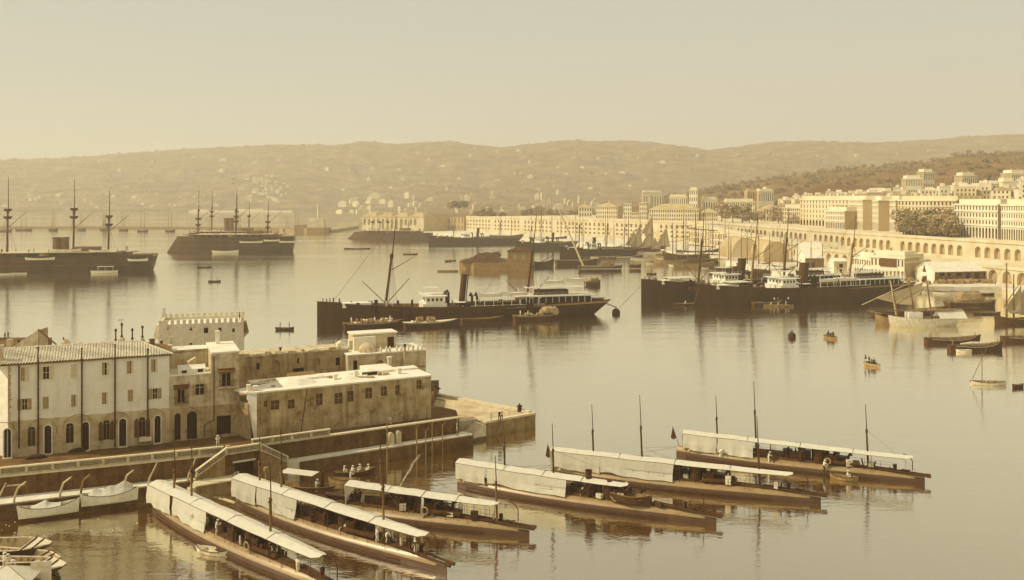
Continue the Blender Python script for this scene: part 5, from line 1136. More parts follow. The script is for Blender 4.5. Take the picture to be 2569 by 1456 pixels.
for k_, (x0, x1, y, hh, lab) in enumerate([(1500, 1560, 628, 27, 'ketch moored between the tall steamer and the sails'), (1725, 1800, 660, 24, 'tan coaster with two masts in front of the barque'), (1850, 1930, 674, 22, 'low dark ketch beside the white hulled ship'), (1930, 2010, 668, 20, 'brown coaster lying against the quay by the vaulted sheds'), (1780, 1860, 682, 21, 'pale decked coaster behind the twin steamships'), (1640, 1720, 664, 23, 'dark ketch with crossed spars left of the barque crowd'), (2010, 2090, 696, 18, 'small two masted boat beside the quay sheds'), (1868, 1915, 655, 25, 'slim schooner whose masts rise before the vaulted sheds')]):
    sailer(x0, x1, y, lab, (('boot_hull', 'boat_dark', 'boat_wood')[k_ % 3], 'deck_wood'), masts=((.3, hh), (.66, hh * .9)), yards=((.3, hh * .6, 11),) if k_ % 2 else (), B=6, fb=(3, 2.3, 3.8), mr=.22, lateen=((4, 7, 15, hh * .8),) if k_ % 3 == 0 else (), flip=bool(k_ % 2))
# far anchored sail boats before the breakwater
random.seed(4)
for px, w_, h_, sl_ in [(60, 40, 17, 0), (134, 22, 14, 0), (135, 16, 28, 0), (205, 20, 22, 0), (262, 22, 24, 1), (310, 22, 24, 0), (358, 26, 32, 0), (427, 24, 30, 0), (15, 30, 14, 0), (720, 18, 20, 0), (745, 20, 24, 0), (600, 18, 22, 0)]:
    s_ = ([(2, 0, 3), (5.5, 0, h_ * .85), (9, 0, 3)],) if sl_ else ()
    sailer(px - w_ / 2, px + w_ / 2, random.uniform(578, 583), 'hazy two masted sailing boat anchored near the breakwater', ('far_hull', 'boat_wood'), masts=((.35, h_), (.65, h_ * .9)), B=4.5, fb=(2.6, 1.8, 3.2), mr=.22, sails=s_, bowsprit=4, name='sailing_boat', cat='sailing boat', group='sailing boats anchored before the breakwater')
# ------------------------------------------------------------------ lighters, cargo, rowing boats, buoys
def lighter(x0, x1, y, label, y1=None, B=None, m=('black_hull', 'deck_wood'), depth=1.5, flip=False, bul=.35, sheer=.5, name='cargo_lighter', cat='lighter', sw=.75, strake=True):
    a, b_ = G(x0, y), G(x1, y1 or y); fr = Fr((a.x, a.y), to=(b_.x, b_.y)); Lh = fr.L; B = B or Lh * .26
    e = tag(empty(name, fr), label, cat)
    hull(Lh, B, depth + sheer * .4, depth, depth + sheer, .5, sw, .55, .03, .02, bul=bul, th=.14, n=16, flip=flip, fw=.8).build('hull', list(m), e)
    if strake:
        s = MB(); pts = []
        for j in range(12):
            t = .02 + j / 11 * .95; wd = (1 - ((t - .55) / .45) ** 2.2) if t > .55 else (sw + (1 - sw) * (1 - ((.55 - t) / .55) ** 2.6)); pts.append((Lh * (1 - t) if flip else Lh * t, -(B / 2 * wd + .03), zdeck(t, depth + sheer * .4, depth, depth + sheer) - .22))
        s.path(pts, .06, 4); s.build('gunwale', 'cargo_pale', e)
    return fr, e, Lh, B, depth
def cargo(fr, Lh, B, z, kinds, n, where, seed, lab_where, t0=.2, t1=.8, stack=2):
    rr = random.Random(seed)
    for i in range(n):
        k = rr.choice(kinds); x = Lh * rr.uniform(t0, t1); y = rr.uniform(-B * .28, B * .28); p = fr.pt(x, y); zz = z + (rr.choice(range(stack)) * .62)
        b = MB()
        if k == 'barrel': b.lathe([(.3, 0), (.38, .25), (.4, .5), (.38, .75), (.3, 1.0)], (0, 0, 0), 12); nm, m_ = 'barrel', 'boat_wood'
        elif k == 'sack': b.lathe([(.1, -.62), (.36, -.5), (.42, 0), (.36, .5), (.1, .62)], (0, 0, .36), 10, axis='x'); nm, m_ = 'sack', 'cargo_pale'
        elif k == 'crate': b.box(-.55, .55, -.4, .4, 0, .8); b.box(-.6, .6, -.45, .45, .36, .44); b.box(-.6, .6, -.45, .45, .8, .86); nm, m_ = 'crate', 'cargo_mid'
        else: b.lathe([(.3, -1.0), (.95, -.8), (1.1, 0), (.95, .8), (.3, 1.0)], (0, 0, .95), 12, axis='x'); nm, m_ = 'bale', 'cargo_mid'
        o = b.build(nm, m_, smooth=k in ('sack', 'bale', 'barrel')); o.location = (p.x, p.y, zz); o.rotation_euler = (0, 0, rr.uniform(0, 3.1)); tag(o, f"{ {'barrel': 'wooden barrel', 'sack': 'pale full sack', 'crate': 'wooden crate', 'bale': 'big round brown bale'}[k]} {lab_where}", nm, f'{k}s {lab_where}')
def crew(fr, spots, lab, look='white', group=None, pose='stand', z=.4, sc=1.0):
    for i, (x, y) in enumerate(spots): person(fr, x, y, z, i * 1.7 + .4, lab, pose, look, group, sc=sc)
fr, e, Lh, B, d = lighter(864, 1012, 824, 'lighter heaped with sacks and barrels under the bow of the large steamship', 817)
cargo(fr, Lh, B, d - .35, ['sack', 'sack', 'barrel', 'crate'], 34, '', 1, 'heaped on the lighter under the steamship bow', .12, .8)
crew(fr, [(2, 0), (14, .5), (9, -1)], 'man in white standing on the lighter under the steamship bow', group='crew of the lighter under the bow', z=d)
fr, e, Lh, B, d = lighter(1015, 1148, 823, 'decked lighter with white edge beside the steamship bridge', 815, m=('black_hull', 'cargo_pale'), bul=.1)
cargo(fr, Lh, B, d - .1, ['sack', 'crate'], 12, '', 2, 'on the decked lighter beside the steamship', .1, .55)
fr, e, Lh, B, d = lighter(1158, 1262, 808, 'low dark lighter lying close to the steamship side', 803, m=('boat_dark', 'boat_wood'), depth=.9, strake=False)
fr, e, Lh, B, d = lighter(1290, 1404, 806, 'lighter with round bales under the stern deck of the steamship', 800, m=('boat_dark', 'deck_wood'), depth=1.7, bul=.2)
cargo(fr, Lh, B, d - .2, ['bale'], 8, '', 3, 'piled on the lighter at the steamship stern', .6, .92); cargo(fr, Lh, B, d - .2, ['crate', 'barrel', 'sack'], 8, '', 4, 'on the lighter at the steamship stern', .25, .55, 1)
crew(fr, [(2.2, .5), (4.5, -.5)], 'man standing at the end of the lighter with round bales', group='crew of the lighter with bales', z=d - .2)
fr, e, Lh, B, d = lighter(1395, 1497, 667, 'long dark loaded lighter between island and crane barge', 665, depth=3.2, m=('boat_dark', 'hay'))
fr, e, Lh, B, d = lighter(1453, 1558, 680, 'crane barge with a long pale boom leaning left', 679.5, depth=2.6, m=('black_hull', 'boat_wood'), B=9)
q = MB(); q.tube((2.2, 0, 2.6), (2.2 - 13.5, 0, 33.5), .55, .38, 8); q.build('boom', 'mast_pale', e); q = MB(); q.tube((-11.2, 0, 33), (18, 0, 3), .07, .07, 4); q.tube((-11.2, 0, 33), (26, 0, 3), .07, .07, 4); q.build('stay', 'rope', e)
q = MB(); q.box(12, 16, -2, 2, 2.5, 5); q.tube((18, 0, 2.5), (18, 0, 5), 1, 1, 8); q.build('winch_house', 'boat_wood', e)
q = MB(); q.box(.2, 38, -4.7, -4.5, 1.2, 1.5); q.build('gunwale', 'cargo_pale', e)
lighter(1579, 1607, 676, 'small dark box lighter right of the crane barge', 676, depth=2.6, m=('boat_dark', 'boat_wood'), B=5, strake=False)
fr, e, Lh, B, d = lighter(1468, 1505, 717, 'stubby lighter heaped with dark cargo right of the island', 716, depth=2.0, m=('boat_dark', 'hay'), B=5.5); cargo(fr, Lh, B, d - .2, ['crate', 'bale'], 7, '', 6, 'on the stubby lighter', .2, .8, 1)
fr, e, Lh, B, d = lighter(2376, 2494, 771, 'heavy lighter piled high with hay at the right quay', 769, depth=2.0, m=('boat_dark', 'boat_wood'), B=6)
q = MB(); rr = random.Random(8); rg = []
for j in range(15):
    k = j / 14; x = 3 + (Lh - 8) * k; w_ = 2.6 * (1 - .5 * abs(2 * k - 1) ** 4); h_ = (3.6 if .1 < k < .9 else 2.4) + rr.uniform(-.3, .25); rg.append([(x, -w_, 1.9), (x, -w_ * 1.05, 2.9 + rr.uniform(-.2, .2)), (x, -w_ * .7, 1.9 + h_ * .85), (x, 0, 1.9 + h_), (x, w_ * .7, 1.9 + h_ * .85), (x, w_, 1.9)])
q.loft(rg); o = q.build('hay_load', 'hay'); o.location = e.location; o.rotation_euler = e.rotation_euler; tag(o, 'big load of hay heaped on the heavy lighter at the right', 'hay')
fr, e, Lh, B, d = lighter(1888, 1962, 768, 'dark lighter alongside the front right steamship', 765, depth=1.4, m=('boat_dark', 'boat_wood')); crew(fr, [(9, 0), (11, .6), (15, 0)], 'dock worker on the lighter beside the front right steamship', 'mixed', 'workers on the lighter by the right steamship', z=1.1)
# larger open work boats at lower right
for x0, x1, y, y1, lab, fl, st in [(2322, 2456, 862, 860, 'dark open boat, farther of two moored end to end at lower right', False, 1), (2381, 2512, 880, 877, 'dark open boat with pale sail bundle, nearer of two at lower right', False, 1), (2514, 2640, 858, 855, 'dark open boat cut off by the right edge of the photo', False, 1)]:
    fr, e, Lh, B, d = lighter(x0, x1, y, lab, y1, depth=1.25, sheer=1.0, m=('boat_dark', 'boat_wood'), bul=.8, sw=.3, name='work_boat', cat='boat')
    for k in range(5): q = MB(); q.box(Lh * (.2 + .14 * k) - .15, Lh * (.2 + .14 * k) + .15, -B * .4, B * .4, 1.0, 1.1); q.build('thwart', 'boat_wood', e)
    for t in (.06, .92): q = MB(); q.tube((Lh * t, 0, 1.2), (Lh * t, 0, 2.7), .14, .12, 6); q.build('mooring_post', 'boat_wood', e)
    if 'bundle' in lab:
        q = MB(); q.path([(Lh * .2, -.3, 1.7), (Lh * .4, -.4, 1.85), (Lh * .6, -.35, 1.8), (Lh * .75, -.3, 1.75)], [.2, .42, .36, .2], 8); q.build('sail_bundle', 'cargo_pale', e)
small_boat('dinghy', 3.6, 1.5, 'small white dinghy tied to the side of the nearer dark boat', fr=Fr((G(2398, 884).x, G(2398, 884).y), ang=-.25), z=.05, thw=2)
def row(x, y, Lb, lab, ang=.2, people=0, oars=0, m=('boat_wood', 'boat_wood'), look='mixed', pose='sit', extra=None, plab=None, B=None, name='rowing_boat', flip=False):
    g = G(x, y); fr = Fr((g.x - Lb / 2 * math.cos(ang), g.y - Lb / 2 * math.sin(ang)), ang=ang); e = small_boat(name, Lb, B or Lb * .27, lab, m, fr=fr, z=.05, oars=oars, flip=flip)
    for i in range(people): person(fr, Lb * (.25 + .5 * i / max(1, people - 1)) if people > 1 else Lb * .5, (-1) ** i * .15, .5 if pose == 'stand' else .5, 0 if i % 2 else 3.1, plab or 'person sitting in a rowing boat', 'stand' if people > 4 and i in (1, 4) else pose, look if not (people > 4 and i % 2) else 'black', plab if people > 1 else None)
    return fr, e
row(714, 828, 5.4, 'rowing boat with two standing figures between fort and steamship', .05, 2, 0, pose='stand', look='black', plab='dark figure standing in the boat left of the steamship', m=('boat_dark', 'boat_wood'))
row(2083, 850, 4.4, 'rowing boat with long oar and crowd of passengers left of the feluccas', -1.0, 6, 1, look='dark', plab='passenger in the rowing boat left of the feluccas', m=('boat_wood', 'boat_wood'))
fr, e = row(2187, 919, 4.2, 'harbour boat with dark flag at the stern and many passengers', -.95, 7, 2, look='mixed', plab='passenger in the flagged harbour boat', m=('cargo_mid', 'boat_wood'))
q = MB(); q.tube((.3, 0, .6), (.3, 0, 2.6), .03, .03, 5); q.add([(.3, 0, 2.6), (.1, .02, 1.3), (.8, .02, 1.5)], [(0, 1, 2)]); q.build('flag', 'flag', e)
row(538, 708, 5.5, 'tiny dark rowboat, nearer of two between the ironclads', .3, 2, 0, look='black', pose='stand', plab='dark figure in the nearer tiny rowboat', m=('boat_dark', 'boat_wood'))
row(512, 672, 8, 'small dark boat right of the left ironclad stern', .05, 2, 0, look='black', plab='dark figure in the boat off the ironclad stern', m=('boat_dark', 'boat_wood'))
row(896, 625, 20, 'dark loaded boat lying off the bow of the cruiser', .05, 0, m=('boat_dark', 'hay'), B=5)
row(1029, 639, 10, 'little dark boat behind the steamship foremast', .1, 1, look='black', pose='stand', plab='figure in the boat behind the steamship foremast', m=('boat_dark', 'boat_wood'))
row(1130, 656, 9, 'small rowboat with wide spread oars left of the island', .8, 1, 2, look='black', plab='rower left of the island', m=('boat_dark', 'boat_wood'))
row(1123, 682, 11, 'low pale boat just above the steamship bridge', .02, 0, m=('boat_wood', 'boat_wood'))
row(1720, 766, 9, 'small dark boat with one man at the bow of the front right steamship', .1, 1, look='white', plab='man in white in the small boat at the steamship bow', m=('boat_dark', 'boat_wood'))
row(1953, 770, 10.5, 'white boat with passengers lying beside the front right steamship', -.05, 5, 2, look='white', plab='passenger in the white boat beside the right steamship')
row(2475, 789, 9, 'tiny dark dinghy in front of the hay lighter', 0, 0, m=('boat_dark', 'boat_wood'), B=1.8)
row(1634, 689, 5, 'tiny dark skiff behind the rear steamship bow', 0, 1, look='black', plab='figure in the tiny skiff', m=('boat_dark', 'boat_wood'))
row(1275, 675, 7, 'small boat tied under the house of the island', 0, 0, m=('boat_dark', 'boat_wood'))
row(2553, 973, 2.6, 'little dark raft near the right edge', .2, 0, m=('boat_dark', 'boat_wood'))
# small sailing boat without sail at lower right
fr, e = row(2479, 966, 7.0, 'small decked sailing boat with bare mast at lower right', -.1, 1, 0, look='white', plab='man sitting in the small bare masted sailing boat', m=('boat_white', 'deck_wood'), B=2.6, name='sailing_boat')
q = MB(); q.tube((2.2, 0, .3), (2.2, 0, 7.2), .09, .05, 6); q.build('mast', 'mast_wood', e); q = MB(); q.tube((.2, -.2, 1.2), (3.6, 0, 8.8), .07, .04, 6); q.build('lateen_yard', 'mast_wood', e)
# boats along the quays
rr = random.Random(77)
for i in range(46):
    seg = rr.choice([((1990, 690), (2270, 727)), ((2270, 728), (2500, 735)), ((1640, 655), (1900, 690)), ((1500, 640), (1700, 650)), ((2000, 676), (2230, 712))]); k = rr.random(); x = seg[0][0] + (seg[1][0] - seg[0][0]) * k; y = seg[0][1] + (seg[1][1] - seg[0][1]) * k + rr.uniform(-4, 7)
    w_ = rr.random() < .45; Lb = rr.uniform(7, 14); row(x, y, Lb, ('pale' if w_ else 'dark') + ' small boat moored in the crowd along the right hand quay', rr.uniform(-.5, .4), 0, m=('boat_white', 'boat_wood') if w_ else ('boat_dark', 'boat_wood'), name='moored_boat')
for o in [o for o in bpy.data.objects if o.name.startswith('moored_boat')]: o['group'] = 'pale boats moored along the quay' if o['label'].startswith('pale') else 'dark boats moored along the quay'
for x, y, Lb, lab in [(1650, 640, 20, 'long low lighter moored before the drying sails'), (1470, 646, 22, 'pale lighter heaped with sacks before the three masted steamer'), (1560, 648, 20, 'pale lighter with a round bale before the drying sails')]:
    row(x, y, Lb, lab, .02, 0, m=('boat_wood', 'cargo_pale'), B=4.6, name='cargo_lighter')
# mooring buoys
def buoy(x, y, r, lab, tilt=0):
    g = G(x, y); e = tag(empty('mooring_buoy', loc=(g.x, g.y, 0)), lab, 'buoy'); q = MB(); q.lathe([(.1, -.6), (r * .6, -.5), (r, .2), (r * .95, r * .8), (r * .5, r * 1.25), (.15, r * 1.4)], (0, 0, 0), 16); q.build('float', 'buoy', e, smooth=True); q = MB(); q.path([(0, 0, r * 1.3), (-.3, 0, r * 1.6), (0, 0, r * 1.8), (.3, 0, r * 1.6), (0, 0, r * 1.3)], .08, 5); q.build('ring', 'iron', e); return g
g = buoy(1545, 788, 1.4, 'large dark mooring buoy at the end of the steamship stern line')
p = S1.pt(91.5, -1); q = MB(); q.tube((p.x - 1, p.y, 5.8), (g.x, g.y, 2.3), .13, .13, 5); q.tube((p.x - 1, p.y, 5.0), (g.x, g.y, 2.2), .06, .06, 4); o = q.build('mooring_chain', 'iron'); tag(o, 'dark chain from the steamship stern to the large buoy', 'chain')
def sag(a, b_, d, r, lab, name='mooring_rope', m='rope'):
    a, b_ = Vector(a), Vector(b_); q = MB(); q.path([a.lerp(b_, i / 12) - Vector((0, 0, d * math.sin(math.pi * i / 12))) for i in range(13)], r, 4); tag(q.build(name, m), lab, 'rope')
sag((g.x + 1, g.y, 2), S3.pt(0, 0, 6), .0, .07, 'thin line from the large buoy to the rear right steamship')
p2 = S2.pt(1, -1, 6.5); sag((g.x + 26, g.y + 14, .4), p2, 3.2, .07, 'slack anchor chain hanging from the front right steamship bow')
buoy(1986, 847, 1.1, 'small square dark buoy in open water right of centre')
buoy(1030, 660, .01, 'x') if False else None
# masonry island with earth mound and guard house
a, c = G(1188, 678), G(1335, 679); fr = Fr((a.x, a.y), to=(c.x, c.y)); Lh = fr.L
e = tag(empty('harbour_island', fr), 'walled islet with grassy mound and square guard house', 'islet'); s_ = Lh / 147
poly = [(0, 0), (Lh, 0), (Lh, 22), (Lh * .3, 46), (-3, 44), (-12, 30), (-10, 14)]
q = MB(); q.prism(poly, -1, 3.3); q.prism([(x * .985 + .3, y * .96 + .6) for x, y in poly], 3.3, 3.9); q.build('sea_wall', 'masonry', e)
q = MB(); rg = []; rr = random.Random(2)
def mz(x, y): return 3.95 + max(0, min(1, (x + 8) / 9)) * max(0, min(1, (y - 2.5) / 8)) * max(0, min(1, (44 - y) / 10)) * 3.4 * (1 + .25 * noise.noise(Vector((x * .25, y * .25, 0))) * 2)
for i in range(26): x = -9 + (Lh - 10) * i / 25 + 0; rg.append([(x, y_ * (1.0 if x > 0 else .85), mz(x, y_)) for y_ in [2.2 + 40 * j / 14 * (1 if x < Lh * .35 else .52) for j in range(15)]])
q.loft(rg, closed=False, caps=False); q.build('earth_mound', 'earth', e)
hx0, hx1 = Lh * .58, Lh - .0
h_ = MB(); holed_wall(h_, hx0, hx1, -.5, 10.2, [(hx0 + 2.6 + k * 5.0, hx0 + 4.6 + k * 5.0, 6.0, 8.8, False) for k in range(3)], .4, y=-.6); h_.add([(hx0, -.6, -.5), (hx0, 11, -.5), (hx0, 11, 10.2), (hx0, -.6, 10.2)], [(0, 1, 2, 3)]); h_.add([(hx1, -.6, -.5), (hx1, 11, -.5), (hx1, 11, 10.2), (hx1, -.6, 10.2)], [(0, 1, 2, 3)]); o = h_.build('guard_house', 'masonry', e)
for k in range(3): q = MB(); q.box(hx0 + 2.6 + k * 5, hx0 + 4.6 + k * 5, -.25, -.2, 6, 8.8); q.build('window', 'shutter_mid', o)
q = MB(); q.prism([(hx0 - .4, -1), (hx1 + .4, -1), (hx1 + .4, 11.4), (hx0 - .4, 11.4)], 10.2, 10.6); q.add([(hx0, -.6, 10.6), (hx1, -.6, 10.6), (hx1, 11, 10.6), (hx0, 11, 10.6), (hx0 + 4, 4, 12.4), (hx1 - 4, 4, 12.4), (hx1 - 4, 8, 12.4), (hx0 + 4, 8, 12.4)], [(0, 1, 5, 4), (1, 2, 6, 5), (2, 3, 7, 6), (3, 0, 4, 7), (4, 5, 6, 7)]); q.build('roof', 'earth', o)
lighter(1330, 1388, 671, 'beamy dark hulk with upswept bow lying behind the guard house', 670, depth=3.0, sheer=1.8, m=('boat_dark', 'hay'), strake=False, name='hulk', cat='boat')

# ------------------------------------------------------------------ goods and people on the quays
rr = random.Random(5)
def qbox(o_, x, y, z): o_.location = (x, y, z); o_.rotation_euler = (0, 0, rr.uniform(0, 3)); return o_
for i in range(44):
    k = rr.random(); px = rr.uniform(2040, 2560); y = rr.uniform(703, 714) if px > 2260 else rr.uniform(690, 700) + (px - 2040) * .04; g = G(px, y, 2.5); b = MB()
    t = rr.randrange(3)
    if t == 0:
        for j in range(3): b.lathe([(.35, 0), (.48, .45), (.35, .95)], (j * 1.0 - 1, rr.uniform(-.2, .2), 0), 8) if j == 0 else None
        nm, m_, lab = 'barrel', 'boat_wood', 'barrel standing on the sunny quay among other goods'
    elif t == 1: b.box(-.9, .9, -.7, .7, 0, 1.2); b.box(-.95, .95, -.75, .75, 1.2, 1.3); nm, m_, lab = 'crate', 'cargo_mid', 'crate standing on the sunny quay among other goods'
    else: b.lathe([(.5, -1.6), (1.0, -1.2), (1.1, 0), (1.0, 1.2), (.5, 1.6)], (0, 0, .7), 8, axis='x'); nm, m_, lab = 'bale', 'hay', 'bale lying on the sunny quay among other goods'
    tag(qbox(b.build(nm, m_), g.x, g.y, 2.5), lab, nm, nm + 's on the right hand quay')
for i in range(70):
    px = rr.uniform(1990, 2560); y = rr.uniform(701, 716) if px > 2260 else rr.uniform(676, 698) + (px - 2040) * .05; g = G(px, y, 2.5)
    person(None, 0, 0, 0, rr.uniform(0, 6), 'tiny person walking on the busy right hand quay', 'stand', rr.choice(['white', 'dark', 'black']), 'people walking on the right hand quay', world=g)
for i, (px, y, w_) in enumerate([(2395, 716, 18), (2425, 715, 14), (2474, 715, 13), (2362, 716, 7)]):
    g = G(px, y - 4, 2.5); q = MB(); rg = []
    for j in range(8): k = j / 7; ww = w_ * .17; rg.append([(-ww + 2 * ww * k, -1.5, 0), (-ww + 2 * ww * k, -1.2, 1.4 + rr.uniform(-.2, .3)), (-ww + 2 * ww * k, 1, 1.9 + rr.uniform(-.3, .3)), (-ww + 2 * ww * k, 1.5, 0)])
    q.loft(rg); o = q.build('goods_pile', 'hay'); o.location = g; tag(o, ['wide tarpaulin covered pile before the stone warehouse', 'second dark pile of goods before the stone warehouse', 'fenced pile of hay near the right end of the warehouse', 'low pile of goods at the warehouse corner'][i], 'pile of goods')
# ------------------------------------------------------------------ naval basin in the left foreground
C1 = lambda x, y: (x / 3.746 + 0.0, y / 3.746 + 777.6)       # readings taken on enlargements of the photograph
C2 = lambda x, y: (x / 3.746 + 0.0, y / 3.746 + 1067.3)
C3 = lambda x, y: (x / 3.746 + 564.3, y / 3.746 + 777.6)
C4 = lambda x, y: (x / 3.746 + 564.3, y / 3.746 + 1067.3)
TZ = 4.3
b = MB(); b.prism([(-95, 99), (-64.5, 111.6), (-37.9, 122), (-36.3, 125.4), (-8.4, 142.0), (-9.2, 147.5), (-14, 152), (-14, 172), (-30, 170), (-50, 160), (-44, 141.5), (-71, 128.2), (-112, 112)], -1, TZ)
tag(b.build('terrace', 'terrace_earth'), kind='structure')
b = MB(); b.prism([(-95, 94), (-62.3, 109.1), (-47.5, 116.0), (-40.6, 119.3), (-37.0, 122.6), (-64, 112.5), (-95, 101)], -1, 1.9)
tag(b.build('walkway', 'paving'), kind='structure')
b = MB(); b.prism([(-36.3, 124.2), (-30.0, 127.0), (-6.3, 141.3), (-7.6, 143.0), (-36.3, 125.6)], -1, 2.0)
tag(b.build('walkway', 'paving'), kind='structure')
for nm, a, c, z0, z1 in (('walkway_wall', (-95.2, 93.9), (-62.3, 108.95), -1, 1.78), ('walkway_wall', (-62.3, 108.95), (-47.4, 115.85), -1, 1.78), ('walkway_wall', (-47.4, 115.85), (-40.4, 119.2), -1, 1.78), ('walkway_wall', (-30.0, 126.85), (-6.15, 141.2), -1, 1.82)):
    f_ = Fr(a, to=c); q = MB(); q.box(0, f_.L, -.16, .05, z0, z1); o = q.build(nm, 'quay_wall_dark'); o.location = (f_.o.x, f_.o.y, 0); o.rotation_euler = (0, 0, f_.a); tag(o, kind='structure')
b = MB(); pier = [(-5.9, 148.9), (-4.4, 147.3), (3.9, 153.5), (-15, 168.9), (-36, 176), (-36, 150), (-9.3, 147.4)]; b.prism(pier, -1, 2.4)
tag(b.build('pier', 'pier_stone'), kind='structure')
f_ = Fr((-4.4, 147.2), to=(3.95, 153.4)); e = tag(empty('pier_wall', f_), 'dark stone face of the pier end with pale kerb', 'quay wall'); q = MB(); q.box(0, f_.L, -.1, .06, -1, 2.2); q.build('wall_face', 'quay_stone', e); q = MB(); q.box(-.1, f_.L + .1, -.18, .7, 2.2, 2.52); q.build('kerb', 'coping', e)
f_ = Fr((-15, 168.6), to=(3.9, 153.3)); q = MB(); q.box(0, f_.L - .8, -.75, .1, 2.40, 2.75); q.box(0, f_.L - 3.5, -2.9, -2.6, 2.40, 2.62); o = q.build('pier_kerb', 'coping'); o.location = (f_.o.x, f_.o.y, 0); o.rotation_euler = (0, 0, f_.a); tag(o, 'long raised kerb stones on the far edge of the pier', 'kerb')
q = MB(); q.tube((0, 0, 0), (0, 0, .9), .42, .36, 10); q.tube((0, 0, .9), (0, 0, 1.05), .5, .45, 10); q.tube((0, 0, 1.05), (0, 0, 1.4), .16, .14, 8); o = q.build('bollard', 'tb_dark'); o.location = G(1303, 1033, 2.4) ; tag(o, 'dark iron bollard near the tip of the pier', 'bollard')
g = G(1093, 996, 2.4); e = tag(empty('parasol', loc=g), 'tiny dark parasol on the pier behind the low building', 'parasol'); q = MB(); q.tube((0, 0, 0), (0, 0, 1.9), .05, .05, 5); q.build('pole', 'tb_dark', e); q = MB(); q.tube((0, 0, 1.5), (0, 0, 2.2), .95, .05, 10); q.build('canopy', 'tb_dark', e)
# steps from pier to walkway
e = tag(empty('stone_steps', loc=(-7.2, 144.2, 0), rz=R(33)), 'pale stone steps between the walkway and the pier', 'steps')
q = MB()
for i in range(8): q.box(-.3 + i * .34, 3.4, -.9 + i * .02, 2.4, -.2 if i == 0 else 2.0 + (i - 1) * .27, 2.0 + i * .06 if i == 0 else 2.0 + i * .27 * .2 + (i - 1) * .0) if False else q.box(i * .36, 3.2, -.6, 2.2, .6 + i * .22, .82 + i * .22)
q.build('step_flight', 'coping', e)

# ---- retaining wall with pierced balustrade
def balustrade(name, a, c, zb, label, h=1.0, pier_every=2.9, z1=None, cat='balustrade'):
    f_ = Fr(a, to=c); Lw = f_.L; e = tag(empty(name, f_), label, cat); dz = (z1 - zb) if z1 is not None else 0; Z_ = lambda x: zb + dz * x / Lw
    def sl(x0, x1, y0, y1, a0, a1):      # a sloping bar
        q.hexa([(x0, y0, Z_(x0) + a0), (x1, y0, Z_(x1) + a0), (x1, y1, Z_(x1) + a0), (x0, y1, Z_(x0) + a0), (x0, y0, Z_(x0) + a1), (x1, y0, Z_(x1) + a1), (x1, y1, Z_(x1) + a1), (x0, y1, Z_(x0) + a1)])
    q = MB(); sl(-.1, Lw + .1, -.26, .26, h - .16, h); q.build('coping', 'coping', e)
    q = MB(); sl(0, Lw, -.16, .16, 0, .16); q.build('plinth', 'balustrade', e)
    n = max(1, round(Lw / pier_every)); w_ = Lw / n
    for i in range(n + 1):
        x = i * w_; q = MB(); sl(max(0, x - .17), min(Lw, x + .17), -.2, .2, .16, h - .16); q.build('pier_block', 'balustrade', e)
    for i in range(n):      # quatrefoil tiles: rings in three rows
        q = MB(); x0 = i * w_ + .2; x1 = (i + 1) * w_ - .2; m_ = max(1, int((x1 - x0) / .36)); s_ = (x1 - x0) / m_; hh = (h - .32) / 2
        for r_ in range(2):
            for k in range(m_):
                cx = x0 + (k + .5 * (1 if r_ != 1 else 1)) * s_; cz = Z_(cx) + .16 + hh * (r_ + .5); pr = []
                for t in range(8):
                    a_ = t * math.pi / 4
                    for rad in (.10, .165): pr.append((cx + rad * 1.08 * math.cos(a_), cz + rad * .96 * math.sin(a_)))
                for t in range(8):
                    p0, p1, p2, p3 = pr[2 * t], pr[2 * t + 1], pr[(2 * t + 3) % 16], pr[(2 * t + 2) % 16]
                    for yy in (-.07,): q.add([(p0[0], yy, p0[1]), (p1[0], yy, p1[1]), (p2[0], yy, p2[1]), (p3[0], yy, p3[1])], [(0, 1, 2, 3)])
                    q.add([(p1[0], -.07, p1[1]), (p2[0], -.07, p2[1]), (p2[0], .07, p2[1]), (p1[0], .07, p1[1])], [(0, 1, 2, 3)])
        tag(q.build('pierced_panel', 'balustrade', e), kind=None)
        q = MB(); sl(x0, x1, .02, .06, .16, h - .16); q.build('panel_back', 'quay_wall_dark', e)
    return f_, e
def wall_thing(name, a, c, z0, z1, m, label, th=.5, cope=True, cat='retaining wall', y0=-.12):
    f_ = Fr(a, to=c); e = tag(empty(name, f_), label, cat); q = MB(); q.box(0, f_.L, y0, th, z0, z1); q.build('wall_face', m, e)
    if cope: q = MB(); q.box(-.05, f_.L + .05, y0 - .14, th, z1, z1 + .2); q.build('coping', 'coping', e)
    return f_, e
wall_thing('retaining_wall', (-95, 99.6), (-37.9, 121.9), -1, TZ + .05, 'quay_wall_dark', 'stained retaining wall below the long balustrade on the left')
balustrade('balustrade', (-94, 100.1), (-39.2, 121.5), TZ + .25, 'long pierced stone balustrade along the terrace on the left', 1.0)
wall_thing('retaining_wall', (-37.9, 121.9), (-36.3, 125.2), -1, TZ + .05, 'quay_wall_dark', 'short return of the retaining wall beside the double stair')
wall_thing('retaining_wall', (-36.3, 125.2), (-8.4, 141.9), -1, TZ + .1, 'quay_wall_dark', 'dark retaining wall with pale coping behind the right walkway')
balustrade('balustrade', (-36.2, 125.0), (-26.6, 130.7), TZ + .32, 'short pierced balustrade right of the double stair', .95)
